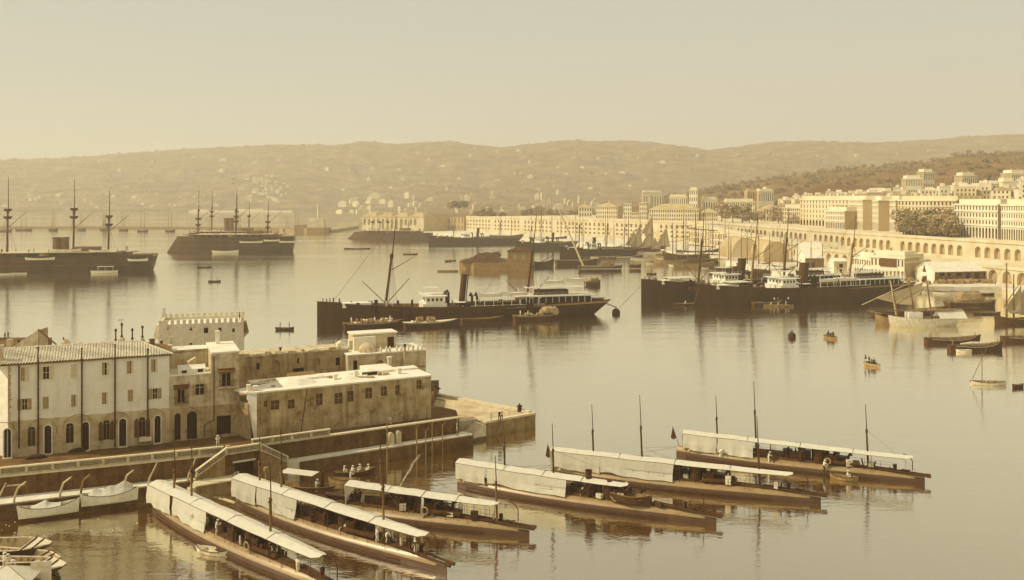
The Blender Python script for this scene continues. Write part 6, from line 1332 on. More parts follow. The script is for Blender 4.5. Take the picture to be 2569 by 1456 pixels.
# double stair in front of an arched cellar door
SF = Fr((-41.5, 118.9), ang=R(33)); e = tag(empty('double_stair', SF), 'stone double stair with pierced parapets above a dark cellar door', 'staircase')
q = MB(); holed_wall(q, 3.4, 8.2, -1, TZ + .3, [(4.6, 7.3, .8, 3.3, False)], .8, y=-.1); q.box(3.4, 8.2, .75, 2.5, -1, TZ + .28); q.build('landing_wall', 'quay_wall_dark', e)
q = MB(); q.box(4.55, 7.35, .6, .66, .8, 3.35); q.build('cellar_door', 'opening', e); q = MB(); q.box(4.4, 7.5, -.22, -.08, 3.3, 3.55); q.build('door_lintel', 'coping', e)
q = MB()
for i in range(9): q.box(3.4 - (i + 1) * .42, 3.4 - i * .42, -.1, 1.5, -1, TZ + .2 - .24 * (i + 1))
q.build('left_flight', 'quay_stone', e); q = MB()
for i in range(9): q.box(8.2 + i * .42, 8.2 + (i + 1) * .42, -.1, 1.5, -1, TZ + .2 - .24 * (i + 1))
q.build('right_flight', 'quay_stone', e)
p0, p1 = SF.pt(-.4, -.2), SF.pt(3.5, -.2); balustrade('stair_balustrade', (p0.x, p0.y), (p1.x, p1.y), 2.3, 'sloping pierced parapet on the left flight of the double stair', .95, z1=TZ + .3, pier_every=4)
p0, p1 = SF.pt(3.5, -.2), SF.pt(8.1, -.2); balustrade('stair_balustrade', (p0.x, p0.y), (p1.x, p1.y), TZ + .3, 'level pierced parapet over the dark cellar door', .95, pier_every=4.6)
p0, p1 = SF.pt(8.1, -.2), SF.pt(12.0, -.2); balustrade('stair_balustrade', (p0.x, p0.y), (p1.x, p1.y), TZ + .3, 'sloping pierced parapet on the right flight of the double stair', .95, z1=2.2, pier_every=4)
# landing and steps to the water
e = tag(empty('landing_stage', SF), 'small stone landing with pale steps going down to the water', 'landing'); q = MB(); q.box(-1.0, 4.6, -2.6, -.25, -1, 1.7); q.build('platform', 'quay_stone', e); q = MB(); q.box(-1.05, 4.65, -2.65, -.25, 1.7, 1.85); q.build('paving_slab', 'coping', e)
q = MB()
for i in range(7): q.box(-1.0 - .36 * (i + 1), -1.0 - .36 * i, -2.4, -.9, -1, 1.6 - .24 * i)
q.build('step_flight', 'coping', e)
for i, (px, y) in enumerate(((571, 1205), (667, 1245))):
    p = G(px, y, 0); q = MB(); q.tube((0, 0, -1), (0, 0, 4.6 - i), .2, .17, 8); q.tube((0, 0, 4.4 - i), (0, 0, 4.8 - i), .35, .3, 8); o = q.build('mooring_post', 'mast_pale' if i == 0 else 'boat_wood'); o.location = p; tag(o, ('pale wooden mooring post beside the double stair', 'darker mooring post in the water by the cellar door')[i], 'mooring post')

# ---- naval barracks with tiled roof
g0, g1 = G(20, 1150, TZ), G(424.5, 1109.8, TZ); FB = Fr((g0.x, g0.y), to=(g1.x, g1.y)); LB = FB.L
ZE = 16.9; ZM = 9.2
BR = tag(empty('naval_barracks', FB), 'long three storey plastered building with tiled roof and tall downpipes', 'building')
def rc(fr, cv, x0, y0, x1, y1):
    p, q_ = cv(x0, y0), cv(x1, y1); u0, z1 = fr.hit(*p); u1, z0 = fr.hit(*q_); return u0, u1, z0, z1
up, lo = [], []
W2_ = [(197, 545, 265, 665, 'L'), (400, 535, 465, 650, 'O'), (665, 517, 727, 635, 'C'), (957, 497, 1006, 612, 'D'), (1192, 482, 1253, 597, 'H'), (1420, 467, 1478, 580, 'H')]
W1_ = [(202, 838, 258, 938, 'O2'), (401, 820, 458, 928, 'M'), (668, 800, 726, 907, 'H'), (957, 778, 1013, 883, 'H'), (1200, 752, 1250, 858, 'M'), (1432, 740, 1482, 835, 'O2')]
WD = [(38, 1120, 103, 1390), (418, 1088, 482, 1345), (775, 1055, 835, 1312), (1120, 1025, 1185, 1280), (1452, 997, 1508, 1240)]
WA = [(262, 1100, 330, 1280, 1), (620, 1068, 692, 1250, 0), (970, 1037, 1030, 1220, 2), (1305, 1010, 1366, 1190, 2)]
holes = []; hw_ = []
for r_ in W2_ + W1_:
    u0, u1, z0, z1 = rc(FB, C1, *r_[:4]); zc = (z0 + z1) / 2; holes.append((u0, u1, z0, z1, False)); hw_.append((u0, u1, z0, z1, r_[4]))
doors = []
for r_ in WD: u0, u1, z0, z1 = rc(FB, C1, *r_); doors.append((u0, u1, TZ + .02, z1, True))
arch = []
for r_ in WA: u0, u1, z0, z1 = rc(FB, C1, *r_[:4]); arch.append((u0, u1, z0, z1, True, r_[4]))
q = MB(); holed_wall(q, 0, LB, ZM, ZE, [h for h in holes], .28); q.build('upper_wall', 'plaster', BR)
q = MB(); holed_wall(q, 0, LB, TZ - .5, ZM, doors + [a_[:5] for a_ in arch], .4, y=-.05); q.add([(0, -.05, ZM), (LB, -.05, ZM), (LB, 0, ZM), (0, 0, ZM)], [(0, 1, 2, 3)]); q.build('ground_floor_wall', 'plaster_low', BR)
q = MB(); dl = Vector((-.80, .60)); lu = (dl.dot(FB.u), dl.dot(FB.v)); q.add([(0, 0, TZ - .5), (lu[0] * 9, lu[1] * 9, TZ - .5), (lu[0] * 9, lu[1] * 9, ZE), (0, 0, ZE)], [(0, 1, 2, 3)]); q.add([(LB, 0, TZ), (LB, 8, TZ), (LB, 8, ZE), (LB, 0, ZE)], [(0, 1, 2, 3)]); q.build('end_wall', 'whitewash', BR)
q = MB(); rr = random.Random(3)
for i in range(26): z = TZ + 4.5 + i * .32; q.box(-.02, .28 + rr.uniform(-.1, .14), -.045, .02, z, z + .26)
q.build('corner_stones', 'plaster_stained', BR)
def shutter(u0, u1, z0, z1, m, parent, y=-.05):
    q = MB(); q.box(u0, u1, y - .03, y + .02, z0, z1)
    for k in range(3): zz = z0 + (z1 - z0) * (.12 + .38 * k); q.box(u0 + .03, u1 - .03, y - .055, y - .03, zz - .05, zz + .05)
    return q.build('shutter', m, parent)
for i, (u0, u1, z0, z1, k) in enumerate(hw_):
    w_ = u1 - u0; f_ = MB(); f_.box(u0, u0 + .07, .16, .24, z0, z1); f_.box(u1 - .07, u1, .16, .24, z0, z1); f_.box(u0, u1, .16, .24, z1 - .07, z1); f_.box((u0 + u1) / 2 - .03, (u0 + u1) / 2 + .03, .16, .24, z0, z1); f_.box(u0, u1, .16, .24, (z0 + z1) / 2 - .03, (z0 + z1) / 2 + .03)
    wf = f_.build('window', 'shutter_pale', BR); q = MB(); q.box(u0, u1, .24, .27, z0, z1); q.build('pane', 'opening', wf)
    q = MB(); q.box(u0 - .08, u1 + .08, -.12, .1, z0 - .12, z0 - .01); q.build('sill', 'plaster', wf)
    md = (u0 + u1) / 2
    if k == 'L': shutter(u0, md, z0, z1, 'shutter_mid', wf, .02); shutter(md, u1, z0, z1, 'shutter_pale', wf)
    if k == 'O': shutter(u0 - .5, u0, z0, z1, 'shutter_pale', wf); shutter(u1, u1 + .45, z0, z1, 'shutter_pale', wf)
    if k == 'C': shutter(u0, md - .01, z0, z1, 'shutter_pale', wf, .02); shutter(md + .01, u1, z0, z1, 'shutter_pale', wf, .02)
    if k == 'D': shutter(u0, md, z0, z1, 'shutter_mid', wf, .08); shutter(u1 + .02, u1 + .28, z0, z1, 'shutter_pale', wf)
    if k == 'H': shutter(u0, md - .03, z0, z1, 'shutter_mid', wf, .02); shutter(md + .12, u1, z0, z1, 'shutter_pale', wf, .04)
    if k == 'M': shutter(u0, md - .01, z0, z1, 'shutter_mid', wf, .02); shutter(md + .01, u1, z0, z1, 'shutter_mid', wf, .02)
    if k == 'O2': shutter(u0 - .48, u0, z0, z1, 'shutter_mid', wf); shutter(u1, u1 + .48, z0, z1, 'shutter_mid', wf)
for i, (u0, u1, z0, z1, _) in enumerate(doors):
    d_ = pane(u0, u1, z0, z1, True, 'door', 'door_dark', BR, .33); r_ = (u1 - u0) / 2
    q = MB(); q.box(u0, u1, .27, .33, z1 - r_ - .12, z1 - r_); q.box((u0 + u1) / 2 - .03, (u0 + u1) / 2 + .03, .27, .33, z0, z1 - r_); q.build('transom', 'shutter_dark', d_)
    q = MB(); pts = [(u0 - .08, z0)] + arch_pts(u0 - .08, u1 + .08, z0, z1 + .08) + [(u1 + .08, z0)]; q.path([(x, -.08, z) for x, z in pts], .08, 4); q.build('surround', 'plaster', d_)
    q = MB(); q.box(u0 - .2, u1 + .2, -.5, -.02, TZ, TZ + .14); q.build('door_step', 'coping', d_)
for i, (u0, u1, z0, z1, _, kind) in enumerate(arch):
    a_ = pane(u0, u1, z0, z1, True, 'window', 'opening', BR, .3)
    q = MB()
    if kind == 1: [q.tube((u0 + (u1 - u0) * k / 6, .05, z0), (u0 + (u1 - u0) * k / 6, .05, z1 - .25), .02, .02, 4) for k in range(1, 6)]
    q.box((u0 + u1) / 2 - .03, (u0 + u1) / 2 + .03, .2, .26, z0, z1); q.box(u0, u1, .2, .26, z1 - .62, z1 - .55); q.build('bars', 'shutter_mid', a_)
    for s_ in (-1, 1) if kind else ():
        w_ = (u1 - u0); x0, x1 = (u0 - w_ * .72, u0 - .04) if s_ < 0 else (u1 + .04, u1 + w_ * .72); r_ = x1 - x0
        pts = [(x0, z0), (x0, z1 - .42), (x0 + (.12 if s_ < 0 else 0) * 2, z1 - .12), (x1 - (.0 if s_ < 0 else .24), z1 - .12 if s_ > 0 else z1 - .22), (x1, z1 - .42), (x1, z0)]
        q = MB(); q.yprism([(x0, z0), (x0, z1 - .5), ((x0 + x1) / 2, z1 - .08), (x1, z1 - .5), (x1, z0)], -.14, -.09); q.build('shutter', 'shutter_dark' if kind == 2 else 'shutter_mid', a_)
# relieving arches and pipes
for x0, x1, yt, yb in ((-110, 155, 1060, 1190), (250, 535, 1025, 1160), (590, 880, 988, 1120), (960, 1225, 962, 1090), (1300, 1555, 932, 1060)):
    u0, u1, z0, z1 = rc(FB, C1, x0, yt, x1, yb); n = 12; um = (u0 + u1) / 2; r_ = (u1 - u0) / 2; q = MB(); q.path([(um - r_ * math.cos(math.pi * i / n), -.09, z0 + (z1 - z0 - .1) * math.sin(math.pi * i / n) ** .8) for i in range(n + 1)], .055, 4); q.build('arch_moulding', 'plaster_stained', BR)
for x, yt, yb in ((360, 360, 1345), (770, 372, 1290), (1081, 335, 1285), (1388, 375, 1200), (180, 1010, 1300)):
    u, zt_ = FB.hit(*C1(x, yt)); _, zb_ = FB.hit(*C1(x, yb)); q = MB(); q.tube((u, -.2, zb_), (u, -.2, ZE - .15), .1, .1, 8)
    if yt < 900: q.tube((u, -.42, ZE - .25), (u, -.42, zt_ + .1), .1, .09, 8); q.tube((u, -.2, ZE - .15), (u, -.42, ZE - .1), .1, .1, 8); q.tube((u, -.42, zt_ + .05), (u, -.42, zt_ + .25), .15, .13, 8)
    for k in range(5): zz = zb_ + (min(ZE, zt_) - zb_) * (k + .5) / 5; q.tube((u, -.2, zz - .04), (u, -.2, zz + .04), .135, .135, 8)
    q.build('downpipe', 'pipe', BR)
# tiled roof: rows of half round tiles
ZR = 18.35; V0, V1 = -.42, 4.2; u0r, u1r = -2.2, LB + .45
rs = MB(); cs = .36; nc = int((u1r - u0r) / cs); nr = 11
for r_ in range(nr):
    va, vb = V0 + (V1 - V0) * r_ / nr, V0 + (V1 - V0) * (r_ + 1) / nr + .04
    zf = lambda v: ZE + (ZR - ZE) * (v - V0) / (V1 - V0)
    for c in range(nc):
        x0 = u0r + c * cs + 0.0; 
        if x0 > u1r - (va - V0) * .95 - cs: continue
        for (xa, xb, ha, hb_) in ((0, .08, 0.0, .13), (.08, .17, .13, .13), (.17, .25, .13, .0), (.25, .36, 0, 0)):
            j = .02 * math.sin(c * 12.9 + r_ * 7.1)
            rs.add([(x0 + xa, va, zf(va) + ha + .05 + j), (x0 + xb, va, zf(va) + hb_ + .05 + j), (x0 + xb, vb, zf(vb) + hb_ * .8 + .005), (x0 + xa, vb, zf(vb) + ha * .8 + .005)], [(0, 1, 2, 3)])
RF = rs.build('roof', 'roof_tile', BR)
q = MB(); ur = u1r - (V1 - V0) * .95
q.add([(u0r, V0, ZE - .03), (u1r, V0, ZE - .03), (ur, V1, ZR - .03), (u0r, V1, ZR - .03), (u1r, V1 * 2 - V0, ZE - .03), (u0r, V1 * 2 - V0, ZE - .03)], [(0, 1, 2, 3), (3, 2, 4, 5), (1, 4, 2), (0, 5, 4, 1)]); q.build('roof_deck', 'roof_under', RF)
q = MB(); q.path([(u0r, V1, ZR + .08), (ur, V1, ZR + .08), (u1r, V0, ZE + .08)], .12, 6); q.build('ridge_tiles', 'roof_tile', RF)
q = MB(); q.box(u0r, u1r, V0 + .05, V0 + .4, ZE - .2, ZE - .04); q.build('eave_board', 'roof_under', BR)
# a row of chimneys, each of its own build
def chimney(x, yt, yb, w_, kind, v=4.9, fr=FB, cv=C1, par=BR, m='plaster_old'):
    u, zt_ = fr.hit(*cv(x, yt), off=v); _, zb_ = fr.hit(*cv(x, yb), off=v); zb_ -= 1.4; q = MB(); h = w_ / 2
    if kind == 'box': q.box(u - h, u + h, v - h, v + h, zb_, zt_ - .12); q.box(u - h - .06, u + h + .06, v - h - .06, v + h + .06, zt_ - .2, zt_)
    if kind == 'dome': q.box(u - h, u + h, v - h, v + h, zb_, zt_ - .55); q.box(u - h - .12, u + h + .12, v - h - .1, v + h + .1, zt_ - .62, zt_ - .5); q.lathe([(h, 0), (h * .85, .3), (h * .4, .5), (.05, .56)], (u, v, zt_ - .55), 10)
    if kind == 'tall':
        k = zb_ + (zt_ - zb_) * .55; q.box(u - h, u + h, v - h, v + h, zb_, k - .4); q.add([(u - h, v - h, k - .4), (u + h, v - h, k - .4), (u + h, v + h, k - .4), (u - h, v + h, k - .4), (u - .12, v - .12, k), (u + .12, v - .12, k), (u + .12, v + .12, k), (u - .12, v + .12, k)], [(0, 1, 5, 4), (1, 2, 6, 5), (2, 3, 7, 6), (3, 0, 4, 7)])
    o = q.build('chimney', m, par)
    if kind == 'tall':
        q = MB(); q.tube((u, v, k - .1), (u, v, zt_), .1, .1, 8); q.tube((u, v, zt_ - .35), (u, v, zt_), .19, .15, 8); q.tube((u, v, k), (u, v, k + .15), .2, .2, 8); q.build('flue_pipe', 'pipe', o)
    if kind == 'dome':
        q = MB(); q.tube((u - h * .6, v, zt_ - .1), (u - h * .7, v, zt_ + .3), .1, .08, 6); q.build('cowl', 'pipe', o)
    return u, zt_
chimney(620, 275, 350, .95, 'dome'); chimney(427, 345, 365, .35, 'box'); chimney(765, 308, 345, .6, 'box'); chimney(957, 298, 330, .6, 'box'); chimney(1087, 180, 320, .5, 'tall'); chimney(1144, 125, 320, .95, 'tall'); chimney(1243, 175, 305, .55, 'tall'); chimney(1338, 150, 300, .65, 'tall'); chimney(1429, 272, 330, .7, 'box', m='roof_under'); chimney(8, 330, 420, .6, 'box', v=1)
uu, zz = FB.hit(*C1(1136, 95), off=4.9); q = MB(); [q.tube((uu - .25 + .25 * k, 4.9, zz - .2), (uu - .25 + .25 * k, 4.9, zz + .2), .025, .025, 4) for k in range(3)]; q.tube((uu - .4, 4.9, zz), (uu + .4, 4.9, zz), .025, .025, 4); q.tube((uu + .1, 4.9, zz - 1), (uu, 4.9, zz), .03, .03, 4); q.build('weather_vane', 'pipe', BR)
# ---- lower neighbour with balconies and white terraces
NB = tag(empty('terraced_house', FB), 'pale house with two awninged balconies and white flat roofs right of the barracks', 'house')
ua = LB + .02; um_, _ = FB.hit(530, 1000); ue, _ = FB.hit(600, 1000)
ZA, ZB2 = 13.6, 16.5
hol = []; feat = []
for r_ in [(1670, 725, 1735, 872, 'b'), (1838, 705, 1918, 800, 'w'), (2085, 570, 2165, 712, 'b'), (1640, 478, 1660, 525, 's')]:
    u0, u1, z0, z1 = rc(FB, C1, *r_[:4]); feat.append((u0, u1, z0, z1, r_[4]))
gd = []
for r_ in [(1640, 978, 1697, 1225, 1), (1757, 960, 1852, 1225, 1), (2035, 1000, 2170, 1165, 0)]:
    u0, u1, z0, z1 = rc(FB, C1, *r_[:4]); gd.append((u0, u1, max(TZ + .02, z0), z1, bool(r_[4])))
h1 = [f_[:4] + (False,) for f_ in feat if f_[4] != 's']
q = MB(); holed_wall(q, ua, um_, 9.0, ZA, [h for h in h1 if h[1] < um_], .3, y=.25); holed_wall(q, um_, ue, 9.0, ZB2, [h for h in h1 if h[0] > um_], .3, y=.05); q.add([(um_, .05, 9), (um_, .25, 9), (um_, .25, ZB2), (um_, .05, ZB2)], [(0, 1, 2, 3)]); q.build('upper_wall', 'plaster_old', NB)
q = MB(); holed_wall(q, ua, um_, TZ - .5, 9.0, [h for h in gd if h[1] < um_ + .5], .4, y=.15); holed_wall(q, um_, ue, TZ - .5, 9.0, [h for h in gd if h[0] > um_], .4, y=-.05); q.build('ground_floor_wall', 'plaster_stained', NB)
q = MB(); q.box(ue - .02, ue, .05, 10, TZ, ZB2); q.box(um_ - .02, um_, .3, 10, ZA, ZB2 + .0); q.box(ua, um_, 5.5, 5.52, ZA, ZB2); q.build('side_wall', 'plaster_old', NB)
q = MB(); q.box(ua, um_ - .03, .22, 5.5, ZA, ZA + .18); q.build('roof', 'whitewash', NB)
q = MB(); q.box(um_, ue + .12, .0, 10, ZB2, ZB2 + .22); q.box(ua + .3, um_, 5.5, 10.5, ZB2 - .4, ZB2 - .2); q.build('roof', 'whitewash', NB)
for (u0, u1, z0, z1, a_) in gd: pane(u0, u1, z0, z1, a_, 'door', 'opening' if not a_ else 'door_dark', NB, .5 if u1 < um_ + .5 else .3)
for (u0, u1, z0, z1, k) in feat:
    if k == 's': q = MB(); q.box(u0, u1, .2, .24, z0, z1); q.build('window', 'shutter_mid', NB); continue
    yb_ = .25 if u1 < um_ else .05; w_ = pane(u0, u1, z0, z1, False, 'balcony_door' if k == 'b' else 'window', 'opening', NB, yb_ + .22)
    q = MB(); q.box((u0 + u1) / 2 - .03, (u0 + u1) / 2 + .03, yb_ + .14, yb_ + .2, z0, z1); q.box(u0, u1, yb_ + .14, yb_ + .2, z1 - .5, z1 - .44); q.build('frame', 'shutter_pale', w_)
    for s_ in (-1, 1): q = MB(); x0 = u0 - .42 if s_ < 0 else u1 + .02; q.box(x0, x0 + .4, yb_ - .07, yb_ - .02, z0, z1); q.build('shutter', 'shutter_mid', w_)
    if k == 'b':
        B_ = tag(MB().box(u0 - .55, u1 + .55, yb_ - 1.05, yb_ - .01, z0 - .16, z0 - .02).build('balcony', 'plaster_stained', NB), None)
        q = MB(); [q.tube((u0 - .5 + k2 * (u1 - u0 + 1) / 14, yb_ - 1.0, z0), (u0 - .5 + k2 * (u1 - u0 + 1) / 14, yb_ - 1.0, z0 + .95), .022, .022, 4) for k2 in range(15)]; q.path([(u0 - .5, yb_ - .05, z0 + .95), (u0 - .5, yb_ - 1, z0 + .95), (u1 + .5, yb_ - 1, z0 + .95), (u1 + .5, yb_ - .05, z0 + .95)], .03, 4); [q.tube((x, yb_ - .05, z0 - .6), (x, yb_ - .9, z0 - .15), .03, .03, 4) for x in (u0 - .3, (u0 + u1) / 2, u1 + .3)]; q.build('balcony_rail', 'tb_dark', B_)
        q = MB(); q.hexa([(u0 - .6, yb_ - 1.1, z1 - .12), (u1 + .6, yb_ - 1.1, z1 - .12), (u1 + .6, yb_ - .02, z1 + .2), (u0 - .6, yb_ - .02, z1 + .2), (u0 - .6, yb_ - 1.1, z1 - .06), (u1 + .6, yb_ - 1.1, z1 - .06), (u1 + .6, yb_ - .02, z1 + .26), (u0 - .6, yb_ - .02, z1 + .26)]); [q.box(u0 - .6 + k2 * .2, u0 - .46 + k2 * .2, yb_ - 1.11, yb_ - 1.08, z1 - .26, z1 - .1) for k2 in range(int((u1 - u0 + 1.2) / .2))]; q.build('balcony_awning', 'shutter_dark', w_)
# roof lantern box, chimneys, downpipe
u0, z1 = FB.hit(*C1(1760, 400), off=3); u1, z0 = FB.hit(*C1(1835, 500), off=3); q = MB(); q.hexa([(u0, 2.4, ZA), (u1, 2.4, ZA), (u1, 3.8, ZA), (u0, 3.8, ZA), (u0, 2.4, ZA + 1.5), (u1, 2.4, ZA + 2.1), (u1, 3.8, ZA + 2.1), (u0, 3.8, ZA + 1.5)]); q.build('roof_lantern', 'plaster_old', NB)
q = MB(); q.hexa([(u0 - 1.4, .9, ZA + .18), (u1 + 1.3, .9, ZA + .18), (u1 + 1.3, 2.4, ZA + .18), (u0 - 1.4, 2.4, ZA + .18), (u0 - 1.4, .9, ZA + .75), (u1 + 1.3, .9, ZA + .75), (u1 + 1.3, 2.4, ZA + 1.2), (u0 - 1.4, 2.4, ZA + 1.2)]); o = q.build('roof_dormer', 'whitewash', NB)
q = MB(); q.box(u0 - .9, u0 - .2, .84, .89, ZA + .28, ZA + .62); q.build('window', 'opening', o); q = MB(); q.box(u1 + .2, u1 + .9, .84, .89, ZA + .25, ZA + .7); q.build('window', 'opening', o)
chimney(2045, 195, 375, .55, 'box', v=8, par=NB, m='whitewash'); chimney(1517, 292, 340, .3, 'box', v=9, par=NB, m='pipe'); chimney(1607, 255, 300, .3, 'box', v=10, par=NB); chimney(1572, 330, 370, 1.2, 'box', v=8, par=NB)
u, zt_ = FB.hit(*C1(2010, 430)); q = MB(); q.path([(u, -.1, ZB2 - .3), (u, -.1, 6.9), (u - 1.3, -.1, 6.3), (u - 1.3, -.1, TZ + .3)], .07, 6); q.build('downpipe', 'pipe', NB)
# rubbish and small things at the foot of the barracks
def lump(px, y, s_, lab, nm, m, z=TZ):
    g = G(px, y, z); q = MB(); rr = random.Random(int(px)); 
    rg = [[(x, -s_ * .3 * math.sin(k) + rr.uniform(-.05, .05), 0), (x, -s_ * .25 * math.sin(k), s_ * .3 * math.sin(k) + rr.uniform(0, .1)), (x, s_ * .2, s_ * .4 * math.sin(k) + rr.uniform(0, .1)), (x, s_ * .3, 0)] for k, x in [(.3 + j * .36, -s_ + 2 * s_ * j / 7) for j in range(8)]]
    q.loft(rg); o = q.build(nm, m); o.location = g; o.rotation_euler = (0, 0, FB.a); return tag(o, lab, nm.replace('_', ' '))
lump(45, 1142, 1.2, 'scrubby bush at the foot of the barracks beside the first door', 'bush', 'leaf'); lump(90, 1151, 1.3, 'dark heap lying on the terrace before the second door', 'heap', 'tb_dark'); lump(195, 1134, 1.2, 'dark flat heap before the third door of the barracks', 'heap', 'tb_dark')
lump(446, 1103, 1.6, 'dark clutter piled against the house left of the arched gate', 'clutter', 'tb_dark'); lump(508, 1098, 1.0, 'dark heap right of the arched gate', 'clutter', 'tb_dark')
g = G(365, 1119, TZ); e = tag(empty('animal_hutch', loc=g, rz=FB.a), 'small wooden hutch with sloping roof against the barracks wall', 'hutch'); q = MB(); q.box(-.7, .7, -.4, .4, .15, .8); q.build('box', 'boat_wood', e); q = MB(); q.hexa([(-.8, -.55, .75), (.8, -.55, .75), (.8, .5, 1.1), (-.8, .5, 1.1), (-.8, -.55, .82), (.8, -.55, .82), (.8, .5, 1.17), (-.8, .5, 1.17)]); q.build('roof', 'shutter_pale', e)

# ---- low stained building with whitewashed roof
g0, g1 = G(644, 1102, TZ), G(1081, 1048.5, TZ); FL = Fr((g0.x, g0.y), to=(g1.x, g1.y)); LL = FL.L; ZL = 10.9
LO = tag(empty('low_battery', FL), 'long low stained masonry building with whitewashed flat roof and small windows', 'building')
holes = []
for r_ in [(430, 855, 510, 935), (592, 848, 655, 925), (855, 790, 918, 895), (1030, 785, 1105, 880), (1150, 765, 1208, 860), (1318, 737, 1385, 830), (1467, 722, 1520, 805), (1600, 710, 1640, 795), (1800, 662, 1848, 742), (365, 855, 395, 910)]:
    u0, u1, z0, z1 = rc(FL, C3, *r_); holes.append((u0, u1, z0, z1, False))
q = MB(); holed_wall(q, 0, LL, TZ - .5, ZL, holes, .35); q.build('front_wall', 'plaster_stained', LO)
for h in holes:
    p_ = pane(h[0], h[1], h[2], h[3], False, 'window', 'shutter_dark', LO, .28); w_ = h[1] - h[0]; q = MB(); q.box((h[0] + h[1]) / 2 - .03, (h[0] + h[1]) / 2 + .03, .2, .27, h[2], h[3]); q.box(h[0], h[1], .2, .27, (h[2] + h[3]) / 2 - .03, (h[2] + h[3]) / 2 + .03); q.build('frame', 'shutter_mid', p_)
q = MB(); q.add([(LL, 0, TZ - 3), (LL, 7.5, TZ - 3), (LL, 7.5, ZL), (LL, 0, ZL)], [(0, 1, 2, 3)]); q.add([(0, 0, TZ - .5), (-.3, .2, TZ - .5), (-1.3, .75, ZL), (0, 0, ZL)], [(0, 1, 2, 3)]); q.add([(0, 7.5, TZ - .5), (LL, 7.5, TZ - 1), (LL, 7.5, ZL), (0, 7.5, ZL)], [(0, 1, 2, 3)]); q.build('end_wall', 'whitewash', LO)
q = MB(); q.prism([(-1.4, .7), (-.1, -.14), (LL + .1, -.14), (LL + .1, 7.6), (8, 7.6), (-2.6, 3.2)], ZL, ZL + .22); RFL = q.build('roof', 'whitewash', LO)
q = MB(); q.box(.2, LL, 5.5, 7.6, ZL + .22, ZL + .5); q.build('parapet', 'whitewash', RFL)
rr = random.Random(44)
for i in range(16): q = MB(); x = rr.uniform(.5, LL - 1.5); y = rr.choice([rr.uniform(5.4, 7.2), rr.uniform(2, 5)]); w_ = rr.uniform(.25, .8); q.obox((x, y, ZL + .3), (w_ * 2, w_, rr.uniform(.25, .7)), rr.uniform(-.5, .5)); q.build('roof_rubble', ('plaster_old', 'whitewash', 'plaster_stained')[i % 3], RFL)
for cx, w_, h_ in ((6.6, 3.1, .9), (14.6, 2.0, .5)):
    q = MB(); rg = []
    for j in range(11): t = j / 10; x = cx - w_ + 2 * w_ * t; hh = h_ * math.sin(math.pi * t) ** 1.1; rg.append([(x, 1.6, ZL + .2), (x, 2.6, ZL + .2 + hh * .8), (x, 4, ZL + .2 + hh), (x, 5.4, ZL + .2 + hh * .7), (x, 6.4, ZL + .2)])
    q.loft(rg, closed=False, caps=False); q.build('vault_bulge', 'whitewash', RFL, smooth=True)
for x, yt, yb, w_ in ((1035, 605, 700, .55), (1228, 570, 690, .6), (1635, 548, 622, .6)): chimney(x, yt, yb, w_, 'box', v=3.2, fr=FL, cv=C3, par=LO, m='whitewash')
for x, yt, yb, w_ in ((287, 712, 760, .6), (222, 702, 750, .45)): chimney(x, yt, yb, w_, 'box', v=1.2, fr=FL, cv=C3, par=LO, m='whitewash')
u0, z1 = FL.hit(*C3(1280, 640), off=4.5); q = MB(); q.box(u0, u0 + 2.6, 4.2, 6.2, ZL + .25, ZL + .85); q.build('skylight_box', 'whitewash', LO); q = MB(); q.box(u0 + .05, u0 + 2.5, 4.1, 4.19, ZL + .3, ZL + .7); q.build('skylight_pane', 'opening', LO)
u, _ = FL.hit(*C3(770, 800)); q = MB(); q.path([(u, -.08, ZL - .2), (u - .3, -.08, 8.6), (u - .9, -.08, TZ + .2)], .05, 5); q.build('drain_pipe', 'pipe', LO)
lump(*C3(280, 1000), .8, 'broken plaster patch at the corner of the low building', 'plaster_lump', 'plaster_old', z=TZ) if False else None
# linking wall between house and low building
p0 = FB.pt(ue, .1); p1 = FL.pt(-1.0, .55); wall_thing('courtyard_wall', (p0.x, p0.y), (p1.x, p1.y), TZ - .5, 9.4, 'plaster_stained', 'dark damp wall closing the gap between house and low building', cope=False, th=.4, cat='wall')

# ---- courtyard range behind
FC = Fr((-46.6, 152.4), to=(-29.4, 161.0)); ZC = 12.0
CO = tag(empty('courtyard_range', FC), 'weathered range behind the low building with pale coping and blotched plaster', 'building')
holes = []
for r_, a_ in [((295, 500, 325, 560), 0), ((438, 478, 515, 598), 1), ((678, 455, 697, 502), 0), ((638, 552, 740, 705), 0), ((1040, 450, 1080, 522), 0), ((840, 455, 895, 520), 1), ((1120, 465, 1180, 540), 1)]:
    u0, u1, z0, z1 = rc(FC, C3, *r_)
    if u1 < FC.L: holes.append((u0, u1, z0, z1, bool(a_)))
q = MB(); holed_wall(q, 0, FC.L, TZ - .5, ZC, holes, .4); q.build('front_wall', 'plaster_stained', CO)
for h in holes: pane(*h[:5], 'window' if h[2] > 8 else 'door', 'opening' if h[2] < 8 or not h[4] else 'shutter_mid', CO, .34)
q = MB(); q.box(-.2, FC.L, -.12, 6, ZC, ZC + .25); q.build('roof', 'plaster_old', CO)
rr = random.Random(45)
for i in range(20): q = MB(); x = rr.uniform(0, FC.L - 1); w_ = rr.uniform(.3, 1.0); q.obox((x, rr.uniform(.1, .5), ZC + .3), (w_ * 1.6, .4, rr.uniform(.2, .75)), rr.uniform(-.1, .1)); q.build('broken_parapet', ('plaster_old', 'whitewash', 'plaster_stained')[i % 3], CO); q = MB(); q.box(0, .3, .05, 6, TZ, ZC); q.box(FC.L - .3, FC.L, .05, 6, TZ, ZC); q.build('side_wall', 'plaster_old', CO)
